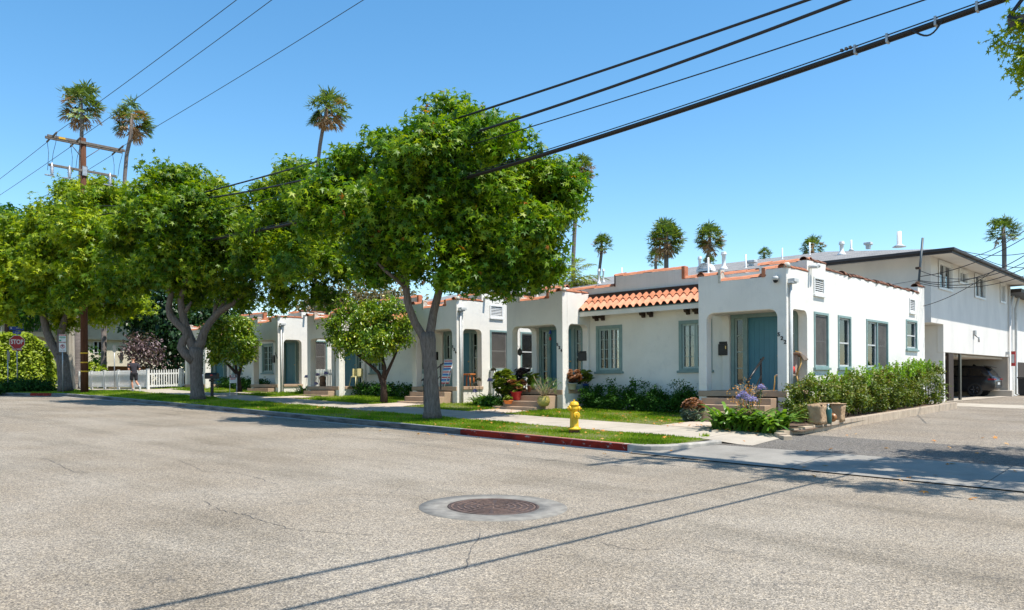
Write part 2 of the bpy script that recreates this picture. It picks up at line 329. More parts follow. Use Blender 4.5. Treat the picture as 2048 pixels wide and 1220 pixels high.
# ------------------------------------------------------------------ foliage
RNG = np.random.default_rng(7)
def _star():
    tips = [(90, 1.0), (28, .92), (152, .92), (-38, .68), (218, .68)]; tips.sort(key=lambda a: a[0])
    V = [(0, 0, .0)]; ang = [t[0] for t in tips]
    nots = [-75]+[(ang[i]+ang[i+1])/2 for i in range(4)]+[255]
    for i, a in enumerate(nots): r = .33 if 0 < i < 5 else .2; V.append((r*math.cos(rad(a)), r*math.sin(rad(a)), .04))
    for a, r in tips: V.append((r*math.cos(rad(a)), r*math.sin(rad(a)), -.16))
    Fc = [(0, 1+i, 7+i, 2+i) for i in range(5)]
    return np.array(V), np.array(Fc)
SH = {'star': _star(),
      'kite': (np.array([(0, -.6, 0), (.34, 0, .10), (0, .7, -.1), (-.34, 0, .10)]), np.array([(0, 1, 2, 3)])),
      'oval': (np.array([(0, -.6, -.05), (.30, -.2, .08), (.27, .3, .06), (0, .7, -.12), (-.27, .3, .06), (-.30, -.2, .08)]), np.array([(0, 1, 2, 3), (0, 3, 4, 5)])),
      'blade': (np.array([(-.06, 0, 0), (.06, 0, 0), (.03, .6, .05), (.0, 1, .18)]), np.array([(0, 1, 2, 3)])),
      'spike': (np.array([(-.03, -.5, 0), (.03, -.5, 0), (.025, .2, 0), (-.015, .6, -.06)]), np.array([(0, 1, 2, 3)]))}
def leaf_obj(name, mat, P, N, T, size, shape='kite', parent=None, rnd=None, rng=RNG):
    V, Fc = SH[shape]; n = len(P); k = len(V)
    P = np.asarray(P, float).copy()
    off = np.array(rootloc(parent)) if parent is not None else np.zeros(3)
    N = N/np.maximum(np.linalg.norm(N, axis=1, keepdims=True), 1e-6)
    T = T - N*np.sum(T*N, axis=1, keepdims=True); T = T/np.maximum(np.linalg.norm(T, axis=1, keepdims=True), 1e-6)
    B = np.cross(T, N); size = np.broadcast_to(size, (n,))
    co = P[:, None, :] + size[:, None, None]*(V[None, :, 0:1]*B[:, None, :] + V[None, :, 1:2]*T[:, None, :] + V[None, :, 2:3]*N[:, None, :]) - off
    fq = (Fc[None] + (np.arange(n)*k)[:, None, None]).reshape(-1)
    me = bpy.data.meshes.new(name); nf = n*len(Fc)
    me.vertices.add(n*k); me.vertices.foreach_set('co', co.reshape(-1).astype(np.float32))
    me.loops.add(nf*4); me.loops.foreach_set('vertex_index', fq.astype(np.int32))
    me.polygons.add(nf); me.polygons.foreach_set('loop_start', np.arange(nf, dtype=np.int32)*4)
    me.update(calc_edges=True)
    if rnd is None: rnd = rng.random(n)
    a = me.attributes.new('rnd', 'FLOAT', 'FACE'); a.data.foreach_set('value', np.repeat(rnd, len(Fc)).astype(np.float32))
    me.materials.append(mat)
    o = bpy.data.objects.new(name, me); C.objects.link(o)
    if parent is not None: o.parent = parent
    return o
def crown(name, mat, parent, blobs, n, size, shape='kite', per=9, spread=.28, shell=.62, up=.45, droop=.5, rng=RNG, cut=None, wob=.18, bias=.0, clump=0, clump_n=22):
    """leaves gathered on twig tips scattered through the outer part of overlapping ellipsoids"""
    bl = np.array([b[:6] if len(b) == 6 else (*b[:3], b[3], b[3], b[3]) for b in blobs], float)
    if clump: bl[:, 3:6] = np.maximum(bl[:, 3:6]-clump*.5, bl[:, 3:6]*.55)
    wgt = (bl[:, 3]*bl[:, 4]*bl[:, 5])**(2/3); nt_ = int(n/per*1.5)
    bi = rng.choice(len(bl), nt_, p=wgt/wgt.sum())
    d = rng.normal(size=(nt_, 3)); d /= np.linalg.norm(d, axis=1, keepdims=True)
    if clump:
        ns = max(8, nt_//clump_n); sub_ = rng.integers(0, ns, nt_); dd = rng.normal(size=(ns, 3)); dd /= np.linalg.norm(dd, axis=1, keepdims=True); sb = rng.choice(len(bl), ns, p=wgt/wgt.sum()); bi = sb[sub_]
    rr = shell + (1-shell)*rng.random(nt_)**.6
    rr *= 1 + wob*np.sin(d[:, 0]*7+bi)*np.sin(d[:, 1]*6+bi*2)*np.sin(d[:, 2]*7) + rng.normal(0, .04, nt_)
    c = bl[bi, :3] + d*rr[:, None]*bl[bi, 3:6]
    if clump:
        rs_ = (shell + (1-shell)*rng.random(ns)**.5)*(1+rng.normal(0, .05, ns)); cs = bl[sb, :3] + dd*rs_[:, None]*bl[sb, 3:6]
        sz_ = clump*(.65+.7*rng.random(ns)); low = rng.random(nt_)**.45
        c = cs[sub_] + d*(low*sz_[sub_])[:, None]*np.array([1, 1, .85]) + np.array([0, 0, .12])*clump
        d = d*.6 + dd[sub_]*.4
        jt = rng.random(ns)
    keep = np.ones(nt_, bool)
    for j in range(len(bl)):
        q = np.linalg.norm((c-bl[j, :3])/bl[j, 3:6], axis=1); keep &= (q > shell*.8) | (bi == j)
    if cut is not None: keep &= cut(c)
    tw = rng.random(nt_) if not clump else rng.random(nt_)*.45+jt[sub_]*.55
    c = c[keep][:int(n/per)]; d = d[keep][:int(n/per)]; tw = tw[keep][:int(n/per)]; m_ = len(c)
    P = np.repeat(c, per, 0) + rng.normal(0, spread, (m_*per, 3))*np.array([1, 1, .8])
    D = np.repeat(d, per, 0); nn = len(P)
    N = D*.55 + np.array([0, 0, up]) + rng.normal(0, .48, (nn, 3))
    T = rng.normal(0, .55, (nn, 3)) + D*.5 + np.array([0, 0, -droop])
    rnd = np.clip(np.repeat(tw, per)*.55 + rng.random(nn)*.45 + bias, 0, .98)
    br = rng.random(nn) < .004; rnd[br] = 1.0
    return leaf_obj(name, mat, P, N, T, size*(.7+.6*rng.random(nn)), shape, parent, rnd, rng)
def bough(mb, p0, p1, r0, r1, seed=0, bend=.15, n=6, seg=8):
    rs = random.Random(seed); p0 = Vector(p0); p1 = Vector(p1); L = (p1-p0).length
    o = [Vector((rs.uniform(-1, 1), rs.uniform(-1, 1), rs.uniform(-.3, .6)))*bend*L for _ in range(2)]
    pts = []
    for i in range(n):
        t = i/(n-1); pts.append(p0.lerp(p1, t) + o[0]*math.sin(math.pi*t) + o[1]*math.sin(2*math.pi*t)*.5)
    mb.tube([tuple(p) for p in pts], [r0+(r1-r0)*i/(n-1) for i in range(n)], seg)
def px_path(pts, dof=None):
    """pts: (px,py,Z,r)"""
    return [tuple(atZ(p[0], p[1], p[2])) for p in pts], [p[3] for p in pts]

# ------------------------------------------------------------------ setting
def grid_sheet(xs, ys, zf, th=0):
    mb = MB()
    for y in ys:
        for x in xs: mb.v.append(Vector((x, y, zf(x, y))))
    n = len(xs)
    for j in range(len(ys)-1):
        for i in range(n-1): mb.face((j*n+i, j*n+i+1, (j+1)*n+i+1, (j+1)*n+i), True)
    return mb
def strip_sheet(xs, ylo, yhi, zf, n=4):
    mb = MB()
    for j in range(n+1):
        for x in xs:
            a, b = ylo(x), yhi(x); y = a+(b-a)*j/n; mb.v.append(Vector((x, y, zf(x, y))))
    k = len(xs)
    for j in range(n):
        for i in range(k-1): mb.face((j*k+i, j*k+i+1, (j+1)*k+i+1, (j+1)*k+i), True)
    return mb
def lin(a, b, n): return [a+(b-a)*i/n for i in range(n+1)]
XS = [-600, -120, -60]+lin(-58, 20, 78)+[40, 60, 600]
structure('ground', grid_sheet(XS, [-600, -40, 0, 10, 13.4, 15, 17, 20, 24, 30, 40, 60, 600], lambda x, y: R(x)+(rise(y) if x > -9 else rise(y)*.9)-.06), m_turf)
structure('road', grid_sheet([-600, -120, -60, -52, -44, -30, -20, -10, 0, 20, 60, 300], [-300, -40, -20, -10, 0, 6, 10, 12.6, 13.62], lambda x, y: R(x)), m_road)
def curby(x): return 13.8 - max(0, -x-40)*.085 - max(0, -x-47)*.12        # street face of the curb
structure('gutter', strip_sheet(lin(-64, -9.2, 60), lambda x: curby(x)-.2, lambda x: curby(x)+.03, lambda x, y: R(x)+.006+.01*(y-curby(x)+.2), 1), m_gutter2)
def gut0(x): return 13.64-max(0, min(1, (x+11)/4))*.95
structure('driveway_apron', strip_sheet([-9.4, -9.1, -8.8, -8.65, -8.5, -8.35]+lin(-8, 30, 36), lambda x: 13.52+.004*(x+9), lambda x: float(np.interp(x, [-9.4, -9.1, -8.8, -8.65, -8.5, -8.35, 0], [13.83, 14.0, 14.35, 14.8, 15.3, 15.45, 16.0])), lambda x, y: R(x)+rise(y)+.019, 6), m_gutter)
def stripez(x, y): return G(x, y)
# curb with a rounded top edge; red length near the hydrant
def curb_path():
    p = [(x, curby(x)) for x in lin(-64, -44, 10)]+[(x, 13.8) for x in lin(-42, -10, 16)]
    p += [(-9.55, 13.83), (-9.15, 13.98), (-8.85, 14.28), (-8.68, 14.7), (-8.55, 15.2), (-8.45, 15.7)]
    return p
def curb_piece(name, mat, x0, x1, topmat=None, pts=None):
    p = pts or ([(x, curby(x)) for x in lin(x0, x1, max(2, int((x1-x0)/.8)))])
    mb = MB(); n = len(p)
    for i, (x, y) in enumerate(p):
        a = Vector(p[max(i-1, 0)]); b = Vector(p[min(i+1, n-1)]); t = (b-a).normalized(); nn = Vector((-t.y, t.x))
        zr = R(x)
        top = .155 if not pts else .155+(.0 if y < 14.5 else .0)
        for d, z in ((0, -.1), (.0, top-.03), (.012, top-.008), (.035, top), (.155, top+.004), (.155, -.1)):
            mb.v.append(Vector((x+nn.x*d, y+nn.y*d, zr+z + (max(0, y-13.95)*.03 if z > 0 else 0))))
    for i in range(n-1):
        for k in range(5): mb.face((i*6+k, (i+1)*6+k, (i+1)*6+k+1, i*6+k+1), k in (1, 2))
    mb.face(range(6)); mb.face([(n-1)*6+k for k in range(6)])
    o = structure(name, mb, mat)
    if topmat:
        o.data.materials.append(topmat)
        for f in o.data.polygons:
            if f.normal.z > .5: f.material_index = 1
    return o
xr0 = onY(920, 13.8); xr1 = onY(1254, 13.8)
xl0, xl1 = onY(58, 13.0), onY(96, 13.2)
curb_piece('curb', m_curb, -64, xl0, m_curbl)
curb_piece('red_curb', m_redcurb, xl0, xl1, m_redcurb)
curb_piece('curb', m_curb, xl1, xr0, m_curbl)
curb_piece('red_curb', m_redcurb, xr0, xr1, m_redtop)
curb_piece('corner_curb', m_curbl, 0, 0, None, pts=[(xr1, 13.8)]+[q for q in curb_path() if q[0] > xr1+.1])
XL = -8.45
def lawnz(x, y): return G(x, y)
def edge_end(x):   # strip ends inside the curb return
    return curby(x)+.15 if x < -9.5 else {True: 13.97}.get(x < -9.3, 14.2 if x < -9 else 14.6)
structure('verge', strip_sheet(lin(-60, -20, 40)+lin(-19.5, -8.8, 22), edge_end, lambda x: max(swn(x), edge_end(x)+.02), lambda x, y: G(x, y)-.005), m_turf)
def walkz(x, y):
    f = max(0, min(1, (x+8.9)/.85)); return (G(x, y)+.004)*(1-f)+(R(x)+rise(y)+.018)*f
structure('sidewalk', strip_sheet(lin(-75, -9, 82)+lin(-8.8, -7.75, 6), swn, swf, walkz), m_walk)
structure('front_lawn', strip_sheet(lin(-46.2, -9.3, 60), swf, lambda x: 24, lambda x, y: G(x, y)-.004, 8), m_turf)
structure('planting_bed', strip_sheet(lin(-9.72, -7.5, 6), lambda x: swf(x)-.02, lambda x: 30.9, lambda x, y: max(G(x, y)+.02, R(x)+rise(y)+.12), 14), m_soil)
def alx(y): return -7.75+max(0, 17.6-y)*.0
structure('alley', grid_sheet(lin(-7.75, 14, 14), [18.0, 18.6, 20, 24, 28, 30.6], lambda x, y: R(x)+rise(y)+.006), m_alley)
structure('alley_far', grid_sheet(lin(-9.44, 14, 14), [30.6, 33, 36, 50, 120], lambda x, y: R(x)+rise(y)+.006), m_alley)
structure('driveway', strip_sheet(lin(-8.5, -7.76, 4)+lin(-7.7, 14, 26), lambda x: 13.82, lambda x: 18.02 if x > -7.75 else 17.95, lambda x, y: R(x)+rise(y)+.012), m_darkasph)
structure('concrete_apron', grid_sheet(lin(-9.46, 0, 10), [32.2, 34, 35.6], lambda x, y: R(x)+rise(y)+.012), m_walk)
structure('carport_floor', grid_sheet(lin(-16, -9.2, 6), [35.4, 40, 49], lambda x, y: R(-9.4)+rise(40)+.016), m_walk)
# walkways across the verge and up to each porch
def quad_walk(name, pts, mat):
    mb = MB(); mb.v = [Vector((x, y, G(x, y)+.010)) for x, y in pts]; mb.face(range(len(pts))); return structure(name, mb, mat)
for dx in (0, -13.05, -26.1):
    quad_walk('path', [(-11.35+dx, swf(-11)-.02), (-9.5+dx, swf(-11)-.02), (-9.65+dx, 19.6), (-11.2+dx, 19.6)], m_path)
    quad_walk('path', [(-18.9+dx, swf(-18)-.02), (-17.3+dx, swf(-18)-.02), (-17.3+dx, 19.6), (-18.9+dx, 19.6)], m_path)
# grass blades
def grass(name, xs, ylo, yhi, dens, h, mat=m_grass, skip=None):
    P = []
    rng = np.random.default_rng(3)
    for x0, x1 in zip(xs[:-1], xs[1:]):
        xm = (x0+x1)/2; a, b = ylo(xm), yhi(xm)
        if b <= a: continue
        q = math.hypot(xm, (a+b)/2); k = int((x1-x0)*(b-a)*dens*min(1, (20/q)**2))
        X = rng.uniform(x0, x1, k); Y = rng.uniform(a, b, k)
        P.append(np.stack([X, Y, [G(x, y)-.01 for x, y in zip(X, Y)]], 1))
    P = np.concatenate(P)
    if skip: P = P[~skip(P)]
    pt = np.sin(P[:, 0]*1.9+np.sin(P[:, 1]*2.3))*np.sin(P[:, 1]*2.7+P[:, 0]*.6) + np.sin(P[:, 0]*.7+1)*.5
    n = len(P); q = np.hypot(P[:, 0], P[:, 1])
    keep = rng.random(n) < np.clip(.75+.35*pt, .2, 1); P = P[keep]; pt = pt[keep]; q = q[keep]; n = len(P)
    N = np.stack([rng.normal(0, 1, n), rng.normal(0, 1, n)-.4, np.full(n, .25)], 1); T = rng.normal(0, .45, (n, 3)); T[:, 2] = 1
    o = leaf_obj(name, mat, P, N, T, h*(.6+.8*rng.random(n))*np.clip(q/20, 1, 1.7)*(.8+.2*np.clip(pt, -1, 1)), 'blade', rnd=np.clip(.50-.34*pt+rng.normal(0, .2, n), 0, .95), rng=rng)
    # wider blades so that each covers a little ground
    return tag(o, kind='stuff', label='short mown green grass', cat='grass')
SH['blade'] = (np.array([(-.14, 0, 0), (.14, 0, 0), (.10, .6, .05), (.0, 1, .18)]), np.array([(0, 1, 2, 3)]))
grass('verge_grass', lin(-57, -9.6, 160)+[-9.3, -9.05, -8.9], lambda x: curby(x)+.16 if x < -9.4 else edge_end(x)+.05, lambda x: swn(x)-.0, 2300, .055)
def onpath(P):
    s = np.zeros(len(P), bool)
    for dx in (0, -13.05, -26.1):
        s |= (P[:, 0] > -11.35+dx) & (P[:, 0] < -9.45+dx) & (P[:, 1] < 19.6)
        s |= (P[:, 0] > -18.9+dx) & (P[:, 0] < -17.3+dx) & (P[:, 1] < 19.6)
    return s
grass('lawn_grass', lin(-46, -11.2, 110), lambda x: swf(x)+.01, lambda x: 21.6, 1900, .055, skip=onpath)
# fallen leaves
def scatter_leaves():
    rng = np.random.default_rng(12); P = []
    def add(x, y, z): P.append((x, y, z+.02))
    for _ in range(150):
        x = rng.uniform(-30, -9.5); y = rng.uniform(14, swn(x)); add(x, y, G(x, y)+.02)
    for _ in range(120):
        x = rng.uniform(-20, -11); y = rng.uniform(17.8, 20.5); add(x, y, G(x, y)+.02)
    for _ in range(40):
        x = rng.uniform(-9.5, -2); y = rng.uniform(13.6, 20); add(x, y, R(x)+rise(y)+.01)
    for _ in range(22):
        x = rng.uniform(-25, -4); y = rng.uniform(12.8, 13.7); add(x, y, R(x))
    for _ in range(30):
        x = rng.uniform(-11, -8.2); y = rng.uniform(17.2, 18.2); add(x, y, G(x, y)+.03)
    for px, py in ((1941, 999), (1495, 908), (1848, 985)):
        a, b = ray(px); Z = CAMZ/((py-hor(px))/F + S*-a); add(a*Z, b*Z, R(a*Z))
    P = np.array(P); n = len(P); T = rng.normal(0, 1, (n, 3)); T[:, 2] *= .2
    N = rng.normal(0, .35, (n, 3)); N[:, 2] = 1
    sz = .045+.04*rng.random(n); sz[-3:] = .10
    return tag(leaf_obj('fallen_leaves', m_fallen, P, N, T, sz, 'star', rng=rng), 'orange and brown fallen leaves strewn over the verge, lawn and asphalt', 'leaves', kind='stuff')
scatter_leaves()
# manhole with its concrete collar
def gp(px, py):
    a, b = ray(px); Z = CAMZ/((py-hor(px))/F - S*a*1.0); return a*Z, b*Z
mx_, my_ = gp(985, 1014); mz = R(mx_)
mh = thing('manhole', 'round brown cast iron manhole cover in a pale concrete collar in the street', 'manhole', (mx_, my_, mz))
def tilt_disc(name, rings, mat, bump_mb=None, parent=mh):
    mb = MB(lambda x, y, z: Vector((mx_+x, my_+y, mz+z - S*x))); mb.lathe((0, 0, 0), rings, 56); return mb.build(name, mat, parent)
tilt_disc('concrete_collar', [(.93, -.02), (.93, .006), (.56, .008), (.56, -.02)], m_conc_ring)
tilt_disc('frame', [(.575, -.02), (.575, .013), (.545, .015), (.545, -.01)], m_iron)
cov = tilt_disc('cover', [(.54, -.03), (.54, .006)], m_iron)
mb = MB(lambda x, y, z: Vector((mx_+x, my_+y, mz+z - S*x)))
for r in (.19, .27, .35, .43, .51):
    n = 48
    for k in range(n):
        if k % 6 == 5 and r < .5: continue
        a0, a1 = 2*math.pi*k/n, 2*math.pi*(k+1)/n
        mb.prism([(r*math.cos(a0), r*math.sin(a0)), (r*math.cos(a1), r*math.sin(a1)), ((r+.022)*math.cos(a1), (r+.022)*math.sin(a1)), ((r+.022)*math.cos(a0), (r+.022)*math.sin(a0))], [], lambda a, b, d: (a, b, d), .004, .013)
for k in range(8):
    a = math.pi*k/4; ca, sa = math.cos(a), math.sin(a)
    mb.prism([(.03*ca-.008*sa, .03*sa+.008*ca), (.03*ca+.008*sa, .03*sa-.008*ca), (.17*ca+.012*sa, .17*sa-.012*ca), (.17*ca-.012*sa, .17*sa+.012*ca)], [], lambda a, b, d: (a, b, d), .004, .013)
mb.build('raised_rings', M('worn bright iron', (.25, .16, .12), .55, (.12, .08, .065), 20, metal=.4), cov)
# hairline cracks in the asphalt
road = bpy.data.objects['road']
cr = MB(); rs = random.Random(4)
CR = [[(355, 920), (405, 942), (470, 946), (510, 955), (560, 972)], [(405, 1003), (440, 1020), (490, 1031), (530, 1045), (590, 1060), (690, 1068), (760, 1070)], [(480, 990), (530, 988), (580, 988)], [(75, 915), (110, 925), (150, 945), (185, 944)],
      [(960, 1066), (935, 1110), (925, 1150)], [(1012, 897), (1030, 908), (1060, 912)], [(1300, 925), (1350, 932), (1430, 940)], [(1490, 950), (1600, 955), (1700, 965)], [(640, 1002), (720, 1000), (790, 1008)], [(1200, 1085), (1260, 1100), (1330, 1098)]]
for line in CR:
    P = []
    for (a, b), (c, d) in zip(line[:-1], line[1:]):
        for i in range(7): t = i/7; P.append(gp(a+(c-a)*t+rs.uniform(-3, 3), b+(d-b)*t+rs.uniform(-1.2, 1.2)))
    for i in range(len(P)-1):
        a, b = Vector(P[i]), Vector(P[i+1]); t = (b-a).normalized(); nn = Vector((-t.y, t.x))*rs.uniform(.002, .006)
        k = len(cr.v)
        for q in (a-nn, b-nn, b+nn, a+nn): cr.v.append(Vector((q.x, q.y, R(q.x)+.004)))
        cr.face((k, k+1, k+2, k+3))
cr.build('crack', M('tar filled crack', (.09, .085, .08), .95), road)
# ------------------------------------------------------------------ bungalow pieces
def YW(Y, d=-1):       # wall facing -Y:  (u along X, d outward, z)
    return lambda u, dd, z: Vector((u, Y-dd, z))
def XW(X): return lambda u, dd, z: Vector((X+dd, u, z))
def arch(x0, x1, z0, z1, r=.2, n=5):
    p = [(x0, z0)]
    for i in range(n+1): a = math.pi - math.pi/2*i/n; p.append((x0+r+r*math.cos(a), z1-r+r*math.sin(a)))
    for i in range(n+1): a = math.pi/2 - math.pi/2*i/n; p.append((x1-r+r*math.cos(a), z1-r+r*math.sin(a)))
    return p+[(x1, z0)]
def rect(x0, x1, z0, z1): return [(x0, z0), (x1, z0), (x1, z1), (x0, z1)]
def slab(name, parent, outer, holes, tf, th, mat=None, bev=.018):
    mb = MB(tf); mb.prism(outer, holes, lambda a, b, d: (a, d, b), 0, -th)
    return mb.build(name, mat or m_stucco, parent, bev=bev)
def trim_frame(parent, tf, x0, x1, z0, z1, w=.085, name='frame', mat=None, sill=True):
    mb = MB(tf); mb.prism(rect(x0, x1, z0, z1), [rect(x0+w, x1-w, z0+w*.6, z1-w)], lambda a, b, d: (a, d, b), .025, -.12)
    fr = mb.build(name, mat or m_green, parent, bev=.006)
    if sill:
        MB(tf).box(x0-.05, -.02, z0-.075, x1+.05, .075, z0-.002).build('sill', mat or m_green, parent, bev=.008)
    return fr
def pane_with_backing(parent, tf, x0, x1, z0, z1, blind, d=-.075, glass=None):
    MB(tf).box(x0, d-.004, z0, x1, d, z1).build('pane', glass or m_glass, parent)
    nm = 'curtain' if 'curtain' in blind.name else 'blind'  # the near-black sheet for an unlit room is named blind too
    MB(tf).box(x0-.02, d-.05, z0-.02, x1+.02, d-.03, z1+.02).build(nm, blind, parent)
def sash_window(house, tf, x0, x1, z0, z1, screen=True, blind=None, dbl=False, curtain_split=None):
    win = trim_frame(house, tf, x0, x1, z0, z1, .075, 'window')
    a, b, c, d = x0+.075, x1-.075, z0+.045, z1-.075
    cols = [(a, b)] if not dbl else [(a, (a+b)/2-.04), ((a+b)/2+.04, b)]
    if dbl: MB(tf).box((a+b)/2-.04, -.1, c, (a+b)/2+.04, .015, d).build('mullion', m_green, win)
    for i, (p, q) in enumerate(cols):
        mb = MB(tf); w = .04; mid = (c+d)/2-.02
        mb.prism(rect(p, q, c, d), [rect(p+w, q-w, c+w*1.3, mid-.022), rect(p+w, q-w, mid+.022, d-w)], lambda a_, b_, e: (a_, e, b_), -.035, -.07)
        mb.build('sash', m_greywhite, win)
        pane_with_backing(win, tf, p+.01, q-.01, c+.01, d-.01, blind or m_curt_grey)
        if screen == True or (screen == 'one' and i == 1):
            mb = MB(tf); n = int((q-p-.06)/.016)
            for k in range(n): mb.box(p+.03+k*.016, -.022, c+.03, p+.03+k*.016+.0075, -.020, d-.03)
            for k in range(int((d-c)/.03)): mb.box(p+.03, -.0185, c+.03+k*.03, q-.03, -.0165, c+.03+k*.03+.009)
            mb.build('insect_screen', m_screen, win, recalc=False)
    return win
def casement(house, x0, x1, z0, z1, blind):
    tf = YW(22.0); win = trim_frame(house, tf, x0, x1, z0, z1, .11, 'window')
    a, b, c, d = x0+.11, x1-.11, z0+.066, z1-.11; m = (a+b)/2
    for p, q in ((a, m-.006), (m+.006, b)):
        mb = MB(tf); w = .055; hs_ = []
        cw = (q-p-2*w-.018)/2; rh = (d-c-2*w-3*.018)/4
        for i in range(2):
            for j in range(4): x = p+w+i*(cw+.018); z = c+w+j*(rh+.018); hs_.append(rect(x, x+cw, z, z+rh))
        mb.prism(rect(p, q, c, d), hs_, lambda a_, b_, e: (a_, e, b_), -.03, -.07)
        mb.build('sash', m_green_pale, win)
    pane_with_backing(win, tf, a+.01, b-.01, c+.01, d-.01, blind, -.08)
    return win
def door_unit(house, xc, zf, light=m_green):
    """door with two narrow side lights, centred on xc, wall plane Y=22"""
    tf = YW(22.0); H = 2.16
    x0, x1 = xc-1.04, xc+1.04
    mb = MB(tf); mb.prism(rect(x0, x1, zf, zf+H+.12), [rect(x0+.10, x0+.40, zf+.12, zf+H), rect(x0+.53, x1-.53, zf+.03, zf+H), rect(x1-.40, x1-.10, zf+.12, zf+H)], lambda a, b, d: (a, d, b), .03, -.15)
    mb.build('door_frame', m_green, house, bev=.008)
    mb = MB(tf); mb.box(x0+.53, -.10, zf+.03, x1-.53, -.06, zf+H)
    dr = mb.build('door', m_door, house)
    mb = MB(tf)
    for k in range(6): mb.box(x0+.57+k*.155, -.06, zf+.12, x0+.57+k*.155+.148, -.053, zf+H-.1)
    mb.box(x0+.535, -.06, zf+.03, x1-.535, -.05, zf+.11)
    mb.build('door_boards', m_door, dr)
    mb = MB(tf); mb.lathe((x1-.60, -.02, zf+1.0), [(.014, -.04), (.014, .0), (.03, .01), (.03, .03), (.015, .04)], 10, axis='Y'); mb.build('door_handle', M('brass', (.55, .38, .15), .35, metal=.9) if 'brass' not in bpy.data.materials else bpy.data.materials['brass'], dr)
    for a in (x0+.10, x1-.40):
        mb = MB(tf); mb.prism(rect(a, a+.30, zf+.12, zf+H), [rect(a+.05, a+.25, zf+.18+k*.49, zf+.18+k*.49+.46) for k in range(4)], lambda p, q, d: (p, d, q), -.05, -.09)
        s_ = mb.build('side_light', m_green_pale, house); pane_with_backing(s_, tf, a+.01, a+.29, zf+.13, zf+H-.01, m_curt_grey, -.09, m_darkglass)
def vent(house, tf, x0, x1, z0, z1):
    mb = MB(tf); mb.prism(rect(x0, x1, z0, z1), [rect(x0+.06, x1-.06, z0+.07, z1-.06)], lambda a, b, d: (a, d, b), .03, -.08)
    v = mb.build('vent', m_white, house, bev=.005)
    MB(tf).box(x0-.015, 0, z0-.05, x1+.015, .06, z0-.001).build('sill', m_white, v)
    MB(tf).box(x0+.05, -.11, z0+.05, x1-.05, -.095, z1-.05).build('backing', m_dark, v)
    mb = MB(tf); n = 6
    for k in range(n):
        z = z0+.08+(z1-z0-.16)*k/n
        for q in [(x0+.055, x1-.055)]:
            i0 = [mb.pt(p) for p in ((q[0], .005, z), (q[1], .005, z), (q[1], -.06, z+.055), (q[0], -.06, z+.055), (q[0], .005, z+.010), (q[1], .005, z+.010), (q[1], -.06, z+.065), (q[0], -.06, z+.065))]
            for f in ((0, 1, 2, 3), (4, 5, 6, 7), (0, 1, 5, 4), (1, 2, 6, 5), (2, 3, 7, 6), (3, 0, 4, 7)): mb.face([i0[t] for t in f])
    mb.build('louvre', m_white, v)
def coping(house, p0, p1, mat, seed=0, r=.10, L=.40, jit=1.0):
    """half-round cap tiles lapped along a parapet from p0 to p1"""
    rs = random.Random(seed); p0 = Vector(p0); p1 = Vector(p1); D = p1-p0; n = max(1, round(D.length/L)); t = D.normalized()
    s_ = Vector((-t.y, t.x, 0)); mb = MB(); l = D.length/n
    for k in range(n):
        c0 = p0+t*(l*k-.02); c1 = p0+t*(l*(k+1)+.03)
        yaw = rs.uniform(-.012, .012)*jit; dz = rs.uniform(-.008, .012)*jit; roll = rs.uniform(-.12, .12)*jit
        r0, r1 = r*rs.uniform(.98, 1.08), r*rs.uniform(.84, .92)
        rings = []
        for c, rr, z, sg in ((c0, r0, .0, -1), (c1, r1, .018, 1)):
            ring = []
            for th_ in (0, .014):
                for i in range(9):
                    a = math.pi*(i/8) + roll
                    mb.v.append(c + s_*(math.cos(a)*(rr+th_-.014)*1.12+yaw*sg) + Vector((0, 0, max(-.03, math.sin(a)*(rr+th_-.014)) + z*(1 if c is c0 else 0) + dz))); ring.append(len(mb.v)-1)
            rings.append(ring)
        a_, b_ = rings
        for i in range(8):
            mb.face((a_[9+i], a_[10+i], b_[10+i], b_[9+i]), True); mb.face((a_[i], a_[i+1], b_[i+1], b_[i]), True)
            mb.face((a_[i], a_[i+1], a_[10+i], a_[9+i])); mb.face((b_[i], b_[i+1], b_[10+i], b_[9+i]))
        mb.face((a_[0], b_[0], b_[9], a_[9])); mb.face((a_[8], b_[8], b_[17], a_[17]))
    return mb.build('coping', mat, house, recalc=False)
